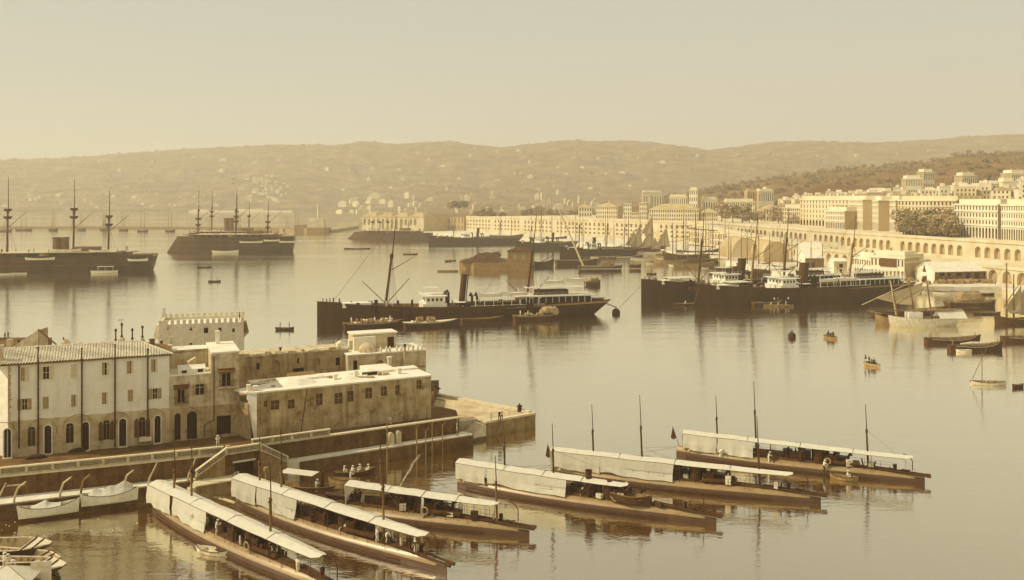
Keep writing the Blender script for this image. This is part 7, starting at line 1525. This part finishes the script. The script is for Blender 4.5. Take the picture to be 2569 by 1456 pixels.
for x, yt, yb, w_, v_ in ((1080, 285, 385, 1.1, 3), (1180, 285, 380, .8, 3), (520, 352, 420, .3, 2), (300, 410, 440, 3.5, 4)): chimney(x, yt, yb, w_, 'dome' if w_ == 1.1 else 'box', v=v_, fr=FC, cv=C3, par=CO, m='whitewash' if w_ > .5 else 'pipe')
# ---- domed terrace building
FD = Fr((-28.9, 158.4), to=(-15.8, 164.2)); ZD = 11.3
DO = tag(empty('domed_house', FD), 'house with small ribbed white dome and terrace lined with little pinnacles', 'building')
q = MB(); uu = [FD.hit(*C3(x, 500))[0] for x in (1200, 1245, 1345, 1420, 1440, 1545)]
holed_wall(q, 0, FD.L, TZ - 2, ZD, [(uu[0] + .1, uu[1], 6.5, 10.4, False), (uu[4] - .2, uu[4] + .9, 7.6, 10.2, True)], .5); q.build('front_wall', 'plaster_old', DO)
pane(uu[0] + .1, uu[1], 6.5, 10.4, False, 'door', 'opening', DO, .4); pane(uu[4] - .2, uu[4] + .9, 7.6, 10.2, True, 'window', 'shutter_mid', DO, .4)
q = MB(); q.box(-.2, FD.L + .1, -.25, 8, ZD, ZD + .22); q.build('roof', 'whitewash', DO); q = MB(); q.box(FD.L, FD.L + .05, 0, 8, -1, ZD); q.box(-.05, 0, 0, 8, TZ, ZD); q.build('side_wall', 'plaster_old', DO)
q = MB(); q.box(FD.L * .45, FD.L + .02, -.14, -.02, 8.3, 8.6); q.build('string_course', 'plaster_stained', DO)
ud, _ = FD.hit(*C3(1345, 400), off=1.8); q = MB(); pr = []
for j in range(9): a_ = j / 8 * math.pi / 2; pr.append((1.75 * math.cos(a_) + .02, 1.6 * math.sin(a_)))
q.lathe(pr, (ud, 2.2, ZD + .2), 12); q.build('dome', 'plaster_old', DO)
ub0, _ = FD.hit(*C3(1195, 400), off=5); ub1, _ = FD.hit(*C3(1603, 400), off=5); q = MB(); q.box(ub0, ub1, 4.5, 8, ZD + .2, ZD + 2.9); o = q.build('roof_room', 'plaster_old', DO); q = MB(); q.box(ub0 - .15, ub1 + .15, 4.3, 8.2, ZD + 2.9, ZD + 3.15); q.build('roof_slab', 'whitewash', o); q = MB(); q.box(ub1 - 1.7, ub1 - .5, 4.42, 4.48, ZD + .3, ZD + 2.2); q.build('door', 'opening', o)
q = MB(); q.box(ub0, ub0 + 4.0, 3.6, 4.4, ZD + .2, ZD + 2.6); q.build('white_wall', 'whitewash', o)
chimney(1310, 242, 300, .45, 'box', v=6, fr=FD, cv=C3, par=DO, m='whitewash')
for x in (1463, 1515, 1548, 1612, 1655, 1720, 1765, 1810, 1850):
    u, _ = FD.hit(*C3(x, 385), off=.3); q = MB(); q.tube((u, .2, ZD + .2), (u, .2, ZD + .8), .2, .2, 8); q.tube((u, .2, ZD + .8), (u, .2, ZD + 1.25), .24, .05, 8); q.build('pinnacle', 'whitewash' if x != 1765 else 'plaster_old', DO)
u, z_ = FD.hit(*C3(1690, 330), off=-.6); q = MB(); q.tube((u, -.5, 6), (u, -.5, ZD + 1.0), .3, .26, 8); q.build('chimney', 'plaster_old', DO); q = MB(); q.tube((u, -.5, ZD + 1.0), (u, -.5, z_), .06, .06, 6); q.tube((u, -.5, z_ - .3), (u, -.5, z_ + .15), .22, .22, 8); q.build('lamp', 'iron', DO)
u, z_ = FD.hit(*C3(1545, 450), off=-3); q = MB(); q.box(u - .3, u + .3, -3.3, -2.7, 8.3, z_ + .2); q.box(u - .42, u + .42, -3.4, -2.6, z_ - .1, z_ + .1); q.build('chimney', 'whitewash', DO)
AN = tag(empty('roof_terrace_annex', FL), 'whitewashed slabs and low roofs between the low building and the domed house', 'annex')
for x0, x1, y0, y1, z0, z1, nm, m in ((12.5, 19.5, 9.8, 13.5, TZ, 10.3, 'white_block', 'whitewash'), (20, 24.5, 9.5, 14, TZ, 10.9, 'white_block', 'whitewash'), (9, 13, 9.0, 12, TZ, 9.5, 'stained_block', 'plaster_old'), (0, 9, 12, 15.5, TZ, 8.2, 'stained_block', 'plaster_stained')):
    q = MB(); q.box(x0, x1, y0, y1, z0, z1); q.build(nm, m, AN)
q = MB(); q.hexa([(8.5, 12, 8.5), (14.5, 12, 8.5), (14.5, 18, 8.5), (8.5, 18, 8.5), (8.5, 12, 8.7), (14.5, 12, 8.7), (13, 17, 10.2), (8.5, 17, 10.2)]); q.build('sloping_roof', 'roof_under', AN)

# ---- crenellated fort
a, c = G2(398, 880, 180), G2(611, 880, 184.5); FF = Fr((a.x, 180.0), to=(c.x, 184.5)); LF = FF.L; ZF = CAMZ - (812 - CY) * 182 / FPX
FO = tag(empty('crenellated_fort', FF), 'small square fort with battlements and hanging corner turrets', 'fort')
holes = []
for r_ in [(1565, 155, 1590, 190), (1780, 160, 1805, 195), (1915, 158, 1955, 220), (2050, 170, 2080, 205), (2182, 175, 2205, 210), (1915, 320, 1955, 350), (2066, 320, 2082, 370), (2180, 325, 2206, 385), (1780, 312, 1805, 330)]:
    u0, u1, z0, z1 = rc(FF, C1, *r_); holes.append((u0, u1, z0, z1, False))
q = MB(); holed_wall(q, 0, LF, -1, ZF, holes, .5); q.box(LF - .02, LF, 0, 11, -1, ZF); q.box(0, .02, 0, 11, -1, ZF); q.box(0, LF, 10.98, 11, -1, ZF); q.build('wall', 'fort_wall', FO)
for h in holes: pane(*h[:5], 'window', 'opening', FO, .4)
q = MB(); q.box(.3, LF - .3, .3, 10.7, ZF - 1.0, ZF - .4); q.build('roof', 'whitewash', FO)
for i in range(15): q = MB(); x = LF * i / 14.5; q.box(x, x + .62, -.02, .42, ZF, ZF + .85); q.build('merlon', 'fort_wall', FO)
for i in range(15): q = MB(); x = LF * i / 14.5; q.box(x, x + .62, 10.6, 11.0, ZF, ZF + .85); q.build('merlon', 'fort_wall', FO)
q = MB(); q.box(0, LF, 10.6, 10.96, ZF - .4, ZF); q.box(.05, .4, .4, 10.6, ZF - .4, ZF + .3); q.build('parapet', 'fort_wall', FO)
q = MB(); q.tube((.1, 10, ZF), (.1, 10, ZF + 2.3), .7, .3, 4); q.build('corner_pinnacle', 'fort_wall', FO)
for x0, x1, m in ((-1.0, 0, 'fort_wall'), (LF, LF + 1.0, 'quay_stone')):
    q = MB(); q.hexa([(x0, .6, ZF - 2.4), (x1, .6, ZF - 2.4), (x1, 3.2, ZF - 2.4), (x0, 3.2, ZF - 2.4), (x0 + (.5 if x0 < 0 else 0), .9, ZF - .1), (x1 - (0 if x0 < 0 else .5), .9, ZF - .1), (x1 - (0 if x0 < 0 else .5), 3.0, ZF - .1), (x0 + (.5 if x0 < 0 else 0), 3.0, ZF - .1)]); q.build('hanging_turret', m, FO)
    q = MB(); xx = x1 if x0 < 0 else x0; q.add([(x0, .6, ZF - 2.4), (x1, .6, ZF - 2.4), (x1, 3.2, ZF - 2.4), (x0, 3.2, ZF - 2.4), (xx, 1.9, ZF - 3.6)], [(0, 1, 4), (1, 2, 4), (2, 3, 4), (3, 0, 4)]); q.build('turret_bracket', 'fort_wall', FO)
person(FF, LF - .9, 5, ZF - .4, 0, 'sentry standing on the roof of the crenellated fort', 'stand', 'black')
b = MB(); b.prism([(a.x - 12, 178), (c.x + 3, 182), (c.x - 2, 200), (a.x - 14, 196)], -1, 2.2); tag(b.build('ground', 'terrace_earth'), kind='structure')
# rooftop stack and figures at the far left edge
e = tag(empty('roof_hut', loc=G2(28, 878, 140)), 'small lean-to hut rising behind the left end of the tiled roof', 'hut'); q = MB(); q.hexa([(0, 0, -8), (4.2, 0, -8), (4.2, 3, -8), (0, 3, -8), (0, 0, .3), (4.2, 0, 3.1), (4.2, 3, 3.1), (0, 3, .3)]); q.build('wall', 'plaster_old', e); q = MB(); q.box(-.8, -.1, 0, .7, -8, 1.6); q.build('chimney', 'plaster_old', e); q = MB(); q.tube((4.2, 0, 3.2), (9.2, 0, -1.0), .12, .12, 5); q.build('stay_rope', 'rope', e)
e = tag(empty('stone_jetty', loc=(G(0, 870).x, 232, 0)), 'pale stepped rocks at the left edge behind the roofs', 'jetty'); q = MB()
for i in range(7): q.box(-14, 1.0 + .6 * i - .09 * i * i, -8 + i * 1.6, -8 + i * 1.6 + 1.0, -1, 3.0 + i * .35)
q.build('stone_courses', 'plaster_old', e)
for i, (px, y) in enumerate(((12, 852), (20, 850), (47, 868), (61, 884), (58, 897))): person(None, 0, 0, 0, i, 'tiny dark figure on the far quay at the left edge', 'stand', 'black', 'figures on the quay at the left edge', world=G2(px, y, 225 + i))
b = MB(); b.prism([(-150, 212), (-120, 212), (-121, 236), (-160, 236)], -1, 2.6); tag(b.build('ground', 'terrace_earth'), kind='structure')
# ------------------------------------------------------------------ davits and whaleboats along the left walkway
WK = Fr((-62.3, 109.1), to=(-47.5, 116.0))
def wpt(px, py, off): u, z = WK.hit(px, py, off=off); return WK.pt(u, off, z)
def davit_beam(bx_, by, tx, ty, lab, r=.14, curved=True, off=-1.3, m='mast_pale'):
    b0 = wpt(*C2(bx_, by), .3); b0.z = 1.9; t0 = wpt(*C2(tx, ty), off); e = tag(empty('boat_davit', loc=b0), lab, 'davit'); d = t0 - b0
    mid = d * .55 + Vector((-.25 if curved else 0, 0, .35 if curved else 0)); q = MB(); q.path([Vector((0, 0, -.8)), d * .25 + Vector((-.12 if curved else 0, 0, .15)), mid, d], [r, r, r * .9, r * .7], 8); q.build('beam', m, e)
    q = MB(); q.tube(d, d + Vector((.05, 0, -1.5)), .035, .03, 4); q.tube(d + Vector((0, 0, -.1)), d + Vector((0, 0, -.35)), .12, .12, 6); q.tube(d * .8, d * .8 + Vector((.03, 0, -1.2)), .03, .03, 4); q.build('tackle', 'rope', e)
    q = MB(); q.tube(d, Vector((3.2, 1.6, 1.0)), .018, .018, 3); q.build('guy_rope', 'rope', e); return t0
davit_beam(120, 745, 243, 530, 'pale curved davit at the stern of the left whaleboat'); davit_beam(552, 690, 668, 487, 'pale curved davit at the bow of the left whaleboat'); davit_beam(752, 655, 845, 462, 'dark curved davit at the left end of the tented whaleboat', m='boat_wood'); davit_beam(1155, 590, 1255, 420, 'pale curved davit at the right end of the tented whaleboat')
davit_beam(1380, 530, 1478, 345, 'straight pale davit beside the stern of the nearest left torpedo boat', curved=False); davit_beam(1755, 480, 1838, 312, 'straight pale davit left of the double stair', curved=False); davit_beam(-40, 640, 55, 545, 'pale davit cut by the left edge of the photo', curved=False)
q = MB(); a_, b_ = wpt(*C2(50, 570), -.8), wpt(*C2(230, 555), -.8); q.tube(a_, b_, .1, .1, 6); tag(q.build('spar', 'mast_pale'), 'pale spar lashed across two davits at the left edge', 'spar')
def whaler(x0, y0, x1, y1, off, lab, zk=None, **kw):
    a_ = wpt(*C2(x0, y0), off); b_ = wpt(*C2(x1, y1), off); Lb = (Vector(b_[:2]) - Vector(a_[:2])).length; ry = 0
    return small_boat('whaleboat', Lb, Lb * .25, lab, loc=(a_.x, a_.y, (a_.z + b_.z) / 2 if zk is None else zk), rz=math.atan2(b_.y - a_.y, b_.x - a_.x), depth=.85, sheer=.55, draft=.3, **kw)
whaler(172, 830, 738, 760, -2.2, 'white whaleboat with dark gunwale slung over the water, leftmost of two', zk=.75, cover=(.2, .7, .8, [(0, 0), (.5, 1), (.62, .55), (1, .2)]), thw=2)
whaler(765, 750, 1293, 665, -1.8, 'white whaleboat with tented canvas cover slung right of the first', zk=1.15, cover=(.12, .92, 1.35, [(0, .1), (.12, .62), (.3, .45), (.48, .8), (.6, .7), (.8, 1.0), (1, .35)]), thw=0)
p = WK.pt(18.4, 2.4); small_boat('whaleboat', 7.6, 1.9, 'weathered pale whaleboat half hidden behind the nearest awning', ('cargo_pale', 'boat_wood'), loc=(p.x, p.y, 2.6), rz=WK.a + .1, thw=4, depth=.8, sheer=.45, stripe=False)
# right walkway
f_ = Fr((-30.0, 127.0), to=(-6.3, 141.3)); p0 = G(1046, 1094, 2.0); e = small_boat('whaleboat', 5.0, 1.5, 'white boat on wooden trestles on the right walkway', loc=(p0.x, p0.y + .4, 2.95), rz=f_.a, thw=3, depth=.65, sheer=.4, stripe=True)
for k in (1.2, 3.6): q = MB(); q.box(-.08, .08, -.55, .55, 0, .85); q.box(-.3, .3, -.6, -.5, 0, .12); q.box(-.3, .3, .5, .6, 0, .12); o = q.build('trestle', 'boat_white'); p = Fr((p0.x, p0.y + .4), ang=f_.a).pt(k, 0, 2.0); o.location = p; o.rotation_euler = (0, 0, f_.a); tag(o, 'white trestle under the left end of the boat' if k < 2 else 'white trestle under the right end of the boat', 'trestle')
for i, (x, yb) in enumerate(((979, 1122), (997, 1117))):
    p = G(x, yb - 3, 2.0); q = MB(); q.yprism([(-.42, 0)] + arch_pts(-.42, .42, 0, 1.9) + [(.42, 0)], -.35, .35); o = q.build('stone_marker', 'plaster_old'); o.location = (p.x, p.y + .5, 2.0); o.rotation_euler = (0, 0, f_.a); tag(o, ('left of two round topped pale stones on the right walkway', 'right of two round topped pale stones on the right walkway')[i], 'stone')
for i, (px, yb, h) in enumerate([(971, 1133, 4.4), (1045, 1117, 3.0), (1084, 1109, 3.2), (1110, 1103, 2.6), (1147, 1095, 3.0), (1068, 1112, 2.2)]):
    p = G(px, yb, 1.9); q = MB(); q.tube((0, 0, -2.5), (0, 0, h), .1, .08, 6); q.tube((0, 0, h), (.5, -.5, h + .5), .05, .04, 5); o = q.build('mooring_pile', 'boat_wood'); o.location = (p.x, p.y - .15, 1.6); tag(o, 'thin dark pile standing along the edge of the right walkway', 'mooring pile', 'thin piles along the right walkway')
WL = 'man in white'
person(None, 0, 0, 0, 0, 'man in white standing by the steps on the right walkway', 'stand', 'white', world=G(1146, 1091, 2.0)); person(None, 0, 0, 0, 4, 'man in white bending at the coping above the right walkway', 'bend', 'white', world=G(977, 1070, TZ + .0) + Vector((0, 1.2, 0)))
for i, (px, y, po, lk, lab) in enumerate([(1231, 1060, 'stand', 'white', 'pale figure standing alone on the pier edge'), (1252, 1056, 'work', 'dark', 'darker figure of the pair fishing from the pier edge'), (1258, 1055, 'work', 'mixed', 'lighter figure of the pair fishing from the pier edge'), (546, 1122, 'work', 'white', 'man in white leaning on the balustrade above the davits')]):
    person(None, 0, 0, 0, -1.2, lab, po, lk, world=G(px, y, TZ if i == 3 else 2.4))
q = MB(); p = G(1248, 1061, 2.5); 
sag(p + Vector((0, 0, .2)), G(1290, 1098, 0), .1, .02, 'mooring line from the pier down into the water'); sag(G(1318, 1040, 2.5), G(1342, 1078, 0), .1, .02, 'thin mooring line at the pier tip'); sag(G(1181, 1095, 1.7), G(1222, 1130, 0.0), .1, .025, 'mooring line below the stone steps')
# ------------------------------------------------------------------ crew of the torpedo boats
def aboard(key, px, py, y, pose, look, face, lab, z=1.45):
    fr = TB[key][0]; s_, _ = fr.hit(px, py, off=y); person(fr, s_, y, z, face, lab, pose, look)
aboard('A', 484, 1300, -1.0, 'bend', 'white', -.6, 'man in white bending under the awning of the nearest torpedo boat'); aboard('A', 542, 1330, -1.0, 'work', 'white', .8, 'man in white standing beside the machinery of the nearest torpedo boat', 1.35)
aboard('A', 676, 1400, -.9, 'stand', 'black', -1, 'left of two dark sailors under the front awning of the nearest boat', 1.5); aboard('A', 687, 1405, -.6, 'stand', 'black', 2, 'right of two dark sailors under the front awning of the nearest boat', 1.5)
aboard('B', 945, 1375, -.9, 'work', 'white', 0, 'man in white by the anchor gear of the middle left torpedo boat', 1.5); aboard('B', 968, 1382, -.6, 'bend', 'white', 1, 'bending man in white near the bow of the middle left torpedo boat', 1.5); aboard('B', 1040, 1400, -.3, 'stand', 'mixed', 1, 'sailor standing at the bow of the middle left torpedo boat', 1.5); aboard('B', 755, 1300, -1.0, 'work', 'dark', 1, 'dark sailor under the awning of the middle left torpedo boat')
aboard('C', 890, 1260, -.8, 'stand', 'black', 0, 'left of two dark sailors amidships under the pointed awning'); aboard('C', 905, 1264, -.5, 'work', 'black', 3, 'right of two dark sailors amidships under the pointed awning'); aboard('C', 1130, 1290, -.4, 'sit', 'dark', 3, 'sailor seated forward on the torpedo boat with the pointed awning'); aboard('C', 1155, 1300, .3, 'bend', 'white', 2, 'man in white handling laundry on the foredeck')
aboard('D', 1496, 1218, .9, 'work', 'white', 1, 'sailor in white between the funnel and conning tower'); aboard('D', 1433, 1208, .2, 'sit', 'dark', 1, 'sailor sitting under the awning behind the funnel'); aboard('D', 1571, 1222, 1.2, 'stand', 'white', 2, 'sailor in white standing behind the dark deck boat')
aboard('E', 1695, 1188, -.9, 'stand', 'black', 0, 'dark sailor standing at the end of the longest side curtain'); aboard('E', 1830, 1200, .5, 'stand', 'black', 0, 'dark sailor forward on the middle right torpedo boat')
aboard('F', 1806, 1148, -1.5, 'bend', 'white', -.3, 'man in white scrubbing the hull of the farthest torpedo boat', .85); aboard('F', 1927, 1164, -1.55, 'work', 'white', 0, 'man in white standing on the hull side of the farthest torpedo boat', .75); aboard('F', 1942, 1166, -1.5, 'bend', 'dark', 2.6, 'dark crouching man beside the man in white on the hull', .8)
aboard('F', 1995, 1144, .2, 'stand', 'dark', 0, 'dark sailor standing alone under the awning of the farthest boat'); aboard('F', 2068, 1148, -.4, 'stand', 'black', 1, 'dark sailor by the conning tower of the farthest torpedo boat'); aboard('F', 2066, 1178, -1.75, 'work', 'mixed', .5, 'man with white hat on the strake above the dinghy', .45)
# boats beside and on the torpedo boats
p = TB['A'][0].pt(15.6, -3.1); small_boat('dinghy', 4.2, 1.4, 'small pale dinghy alongside the nearest torpedo boat', ('cargo_pale', 'cargo_pale'), loc=(p.x, p.y, .05), rz=TB['A'][0].a + .35, thw=2, depth=.45)
fr = TB['F'][0]; s_, _ = fr.hit(2083, 1195, off=-2.6); p = fr.pt(s_, -2.7); small_boat('dinghy', 3.6, 1.35, 'small wooden dinghy alongside the farthest torpedo boat', ('boat_wood', 'boat_wood'), loc=(p.x, p.y, .05), rz=fr.a - .05, thw=2, depth=.5); person(fr, s_ + 2.2, -2.7, .15, 0, 'person in white sitting in the dinghy by the farthest boat', 'sit', 'white')
fr = TB['D'][0]; s_, _ = fr.hit(1534, 1235, off=-.9); p = fr.pt(s_, -1.0); e = small_boat('deck_boat', 4.9, 1.5, 'dark wooden boat stowed upright on the deck of the front right boat', ('boat_dark', 'boat_wood'), loc=(p.x, p.y, 1.55), rz=fr.a, thw=2, depth=.9, sheer=.25, ends='transom')
# launch and rowing boats by the double stair
a_, b_ = G(680, 1226), G(836, 1243); f_ = Fr((a_.x, a_.y), to=(b_.x, b_.y)); e = small_boat('steam_launch', f_.L, 1.9, 'dark steam launch with small white awning below the double stair', ('boat_dark', 'boat_wood'), fr=f_, z=.05, thw=2, depth=.9, sheer=.3); q = MB(); u0 = f_.L * .2; u1 = f_.L * .72; q.hexa([(u0, -1.0, 2.55), (u1, -1.0, 2.5), (u1, 1.0, 2.5), (u0, 1.0, 2.55), (u0, -1, 2.6), (u1, -1, 2.55), (u1, 1, 2.55), (u0, 1, 2.6)]); q.build('awning', 'canvas', e); q = MB(); [q.tube((x, s_ * .85, .8), (x, s_ * .85, 2.52), .03, .03, 4) for x in (u0 + .1, (u0 + u1) / 2, u1 - .1) for s_ in (-1, 1)]; q.build('awning_frame', 'tb_dark', e); q = MB(); q.tube((u1 + 1, 0, .7), (u1 + 1, 0, 2.9), .22, .2, 10); q.build('funnel', 'machinery', e)
person(f_, u1 + .3, -.5, .4, 0, 'man in white standing in the steam launch', 'work', 'white')
a_, b_ = G(838, 1198), G(940, 1187); f_ = Fr((a_.x, a_.y), to=(b_.x, b_.y)); e = small_boat('long_boat', f_.L, 1.6, 'long dark rowing boat with pale bundles behind the third awning', ('boat_dark', 'boat_wood'), fr=f_, z=.05, thw=4)
for i in range(4): person(f_, 1.4 + i * 1.15, (-1) ** i * .2, .2, i, 'rower in white bent low in the long dark boat', 'sit', 'white', 'rowers in the long dark boat')
a_, b_ = G(826, 1212), G(884, 1214); f_ = Fr((a_.x, a_.y), to=(b_.x, b_.y)); small_boat('pontoon_boat', f_.L + 1, 1.3, 'narrow pale edged skiff behind the stern of the third boat', ('boat_wood', 'boat_wood'), fr=f_, z=.05, thw=2); person(f_, f_.L * .9, 0, .2, 0, 'man in white in the narrow skiff', 'work', 'white')
# floating planks and scraps near the stair and basin
for i, (x0, y0, x1, y1) in enumerate([(546, 1247, 590, 1262), (500, 1238, 560, 1252), (600, 1262, 626, 1272)]):
    a_, b_ = G(x0, y0), G(x1, y1); f_ = Fr((a_.x, a_.y), to=(b_.x, b_.y)); q = MB(); q.box(0, f_.L, -.16, .16, -.02, .1); o = q.build('floating_beam', 'mast_pale'); o.location = (f_.o.x, f_.o.y, 0); o.rotation_euler = (0, 0, f_.a); tag(o, 'pale timber beam floating near the landing steps', 'beam', 'beams floating near the landing')
rr = random.Random(6)
for i in range(22):
    g = G(rr.uniform(5, 350), rr.uniform(1302, 1345), .01); q = MB(); s_ = rr.uniform(.05, .16); q.add([(-s_, 0, 0), (0, -s_ * .5, .01), (s_ * 1.4, 0, 0), (.1, s_ * .6, .02)], [(0, 1, 2, 3)]); o = q.build('floating_scrap', 'whitewash'); o.location = g + Vector((0, 0, .02)); o.rotation_euler = (0, 0, rr.uniform(0, 6)); tag(o, 'pale scrap floating on the dark basin water', 'scrap', 'scraps floating in the basin')
# wisp of smoke
sm = bpy.data.materials.new('smoke'); sm.use_nodes = True; n = sm.node_tree; n.nodes.clear(); o_ = n.nodes.new('ShaderNodeOutputMaterial'); mx = n.nodes.new('ShaderNodeMixShader'); t_ = n.nodes.new('ShaderNodeBsdfTransparent'); d_ = n.nodes.new('ShaderNodeBsdfDiffuse'); d_.inputs[0].default_value = S(.95); lw = n.nodes.new('ShaderNodeLayerWeight'); lw.inputs[0].default_value = .35; nz = n.nodes.new('ShaderNodeTexNoise'); nz.inputs['Scale'].default_value = 1.6; ml = n.nodes.new('ShaderNodeMath'); ml.operation = 'MULTIPLY_ADD'
iv = n.nodes.new('ShaderNodeMath'); iv.operation = 'SUBTRACT'; iv.inputs[0].default_value = 1.0; n.links.new(lw.outputs['Facing'], iv.inputs[1]); n.links.new(iv.outputs[0], ml.inputs[0]); n.links.new(nz.outputs[0], ml.inputs[1]); ml.inputs[2].default_value = -.12; n.links.new(ml.outputs[0], mx.inputs[0]); n.links.new(t_.outputs[0], mx.inputs[1]); n.links.new(d_.outputs[0], mx.inputs[2]); n.links.new(mx.outputs[0], o_.inputs[0]); M['smoke'] = sm
fr = TB['C'][0]; s_, z_ = fr.hit(1002, 1222); p0 = fr.pt(s_, 0, z_); e_ = fr.hit(1050, 1140); p1 = fr.pt(e_[0], 0, e_[1]); q = MB(); pts = []; rd = []
for i in range(15): k = i / 14; v = p0.lerp(p1, k); pts.append(v + Vector((.12 * math.sin(k * 15) * k, 0, .1 * math.cos(k * 11) * k))); rd.append(.05 + .28 * k * (1 - .4 * k) + .04 * math.sin(i * 2.2))
n_ = 10; rings = []
for v, r_ in zip(pts, rd): rings.append([v + Vector((r_ * math.cos(2 * math.pi * j / n_), r_ * math.sin(2 * math.pi * j / n_), 0)) for j in range(n_)])
q.loft(rings, caps=False); tag(q.build('smoke', 'smoke', smooth=True), 'thin pale wisp of smoke rising from the pointed awning boat', kind='stuff')
q = MB(); p = fr.pt(s_, 0); q.tube((0, 0, 1.3), (0, 0, z_ - .1), .09, .09, 7); q.build('galley_pipe', 'iron', TB['C'][1], loc=(s_, 0, 0))
# ------------------------------------------------------------------ barges and kiosk at the bottom left
def barge(x0, y0, x1, y1, lab, L_=16, z=1.3, B=4.2, deck=True):
    b1 = G(x1, y1, z); a0 = G(x0, y0, z); d = (Vector(b1[:2]) - Vector(a0[:2])).normalized(); o_ = Vector(b1[:2]) - d * L_; fr = Fr((o_.x, o_.y), ang=math.atan2(d.y, d.x)); e = tag(empty('open_barge', fr), lab, 'barge', None)
    def sec(x, h): return [(x, -h, z), (x, -h * .96, 0), (x, -h * .9, -.5), (x, h * .9, -.5), (x, h * .96, 0), (x, h, z), (x, h - .12, z), (x, h * .9 - .12, -.05), (x, -h * .9 + .12, -.05), (x, -h + .12, z)]
    q = MB(); rings = [sec(0, B / 2), sec(L_ - 3.2, B / 2)]
    for k, (dx, hh) in enumerate(((2.0, .86), (1.0, .62), (0.0, .18))):
        h = B / 2 * hh; x = L_ - dx; zb = [.25, .7, z - .1][k]; r_ = sec(x, h); rings.append([(px + 0, py, max(pz, -.5 + (zb + .5) * 1.0) if pz < z else pz) for px, py, pz in r_])
    q.loft(rings, band=[0, 0, 0, 0, 0, 1, 1, 1, 1, 1]); q.build('hull', ['boat_dark', 'lighter_in'], e)
    q = MB(); rg = [[(L_ - 2.6, -B / 2 * .93, z + .02), (L_ - 2.6, B / 2 * .93, z + .02)], [(L_ - 2.0, -B / 2 * .86, z + .03), (L_ - 2.0, B / 2 * .86, z + .03)], [(L_, -B / 2 * .18, z + .05), (L_, B / 2 * .18, z + .05)]]; q.loft(rg, closed=False, caps=False); q.build('fore_deck', 'cargo_pale' if deck else 'lighter_in', e)
    for k in range(2): x = L_ - 2.3 + k * 1.0; q = MB(); q.box(x - .06, x + .06, -B / 2 * (.95 - .2 * k), B / 2 * (.95 - .2 * k), z + .05, z + .14); q.build('deck_batten', 'tb_dark', e)
    q = MB()
    for s_ in (-1, 1): q.path([(0, s_ * (B / 2 - .03), z + .04), (L_ - 3.2, s_ * (B / 2 - .03), z + .04), (L_ - 2.0, s_ * B / 2 * .84, z + .04), (L_, s_ * B / 2 * .16, z + .08)], .075, 5)
    q.build('gunwale', 'cargo_pale', e)
    for k in range(int((L_ - 4) / .78)):
        q = MB(); x = .5 + k * .78; q.box(x - .04, x + .04, B / 2 - .2, B / 2 - .12, 0, z); q.build('rib', 'boat_wood', e)
    return fr, e
fr, e = barge(20, 1366, 127, 1364, 'uppermost of three open barges at the bottom left corner', L_=13, B=4.0); p = fr.pt(13, 0, 1.2); sag(p, G(166, 1395, 0), .05, .02, 'thin painter running from the uppermost barge into the water')
barge(20, 1392, 148, 1402, 'middle open barge at the bottom left, mostly hidden by the lower one', L_=14, z=1.05, B=3.4, deck=False)
fr3, e3 = barge(20, 1416, 162, 1418, 'lowest open barge at the bottom left with pale foredeck', L_=14, z=1.35, B=4.0)
g = G(18, 1470, 0); Zk = 89.5
kx = (18 - CX) * Zk / FPX; zt_ = CAMZ - (1417 - CY) * Zk / FPX; e = tag(empty('tent_kiosk', loc=(kx, Zk, 0), rz=.12), 'white pyramid tent kiosk cut by the bottom left corner', 'kiosk'); w_ = 2.85; ze = zt_ - 1.15
q = MB(); q.add([(-w_, -w_ * .7, ze), (w_, -w_ * .7, ze), (w_, w_ * .7, ze), (-w_, w_ * .7, ze), (0, 0, zt_)], [(0, 1, 4), (1, 2, 4), (2, 3, 4), (3, 0, 4)]); o = q.build('tent_roof', 'canvas', e); o.modifiers.new('s', 'SOLIDIFY').thickness = .03
q = MB(); [q.tube((sx * w_ * .95, sy * w_ * .66, -.5), (sx * w_ * .95, sy * w_ * .66, ze), .06, .06, 6) for sx in (-1, 1) for sy in (-1, 1)]; [q.tube((0, 0, zt_ + .03), (sx * w_, sy * w_ * .7, ze + .03), .03, .03, 4) for sx in (-1, 1) for sy in (-1, 1)]; q.build('frame', 'boat_wood', e)
q = MB(); q.box(-w_, w_, -w_ * .7, w_ * .7, -.6, .7); q.build('float_deck', 'boat_wood', e)
q = MB(); q.box(1.9, 3.9, .75, .8, .4, ze + .95); q.build('canvas_screen', 'cargo_pale', e); q = MB(); q.tube((-.5, .8, ze + 1.0), (4.0, .8, ze + 1.0), .05, .05, 5); q.build('rail', 'cargo_pale', e)
for i, (px, y, po) in enumerate(((11, 1418, 'stand'), (20, 1422, 'stand'), (39, 1421, 'bend'))):
    zz = .1; person(None, 0, 0, 0, 1.5 + i, ['man in white with broad hat behind the kiosk, leftmost of three', 'man in white partly hidden behind the kiosk top', 'bending man in white right of the kiosk top'][i], po, 'white', world=Vector(((px - CX) * 93.2 / FPX, 93.2, CAMZ - (y + 10 - CY) * 93.2 / FPX)))
# ------------------------------------------------------------------ hazy summer air
b = MB(); b.box(-6400, 6400, -250, 5400, -11, 340)
hz = bpy.data.materials.new('haze_air'); hz.use_nodes = True; n = hz.node_tree; n.nodes.clear(); o_ = n.nodes.new('ShaderNodeOutputMaterial'); v_ = n.nodes.new('ShaderNodeVolumePrincipled')
v_.inputs['Color'].default_value = (1, .94, .75, 1); v_.inputs['Density'].default_value = .0002; v_.inputs['Anisotropy'].default_value = 0.0
n.links.new(v_.outputs[0], o_.inputs['Volume']); M['haze_air'] = hz
tag(b.build('haze', 'haze_air'), 'even pale summer haze over the whole bay', kind='stuff')
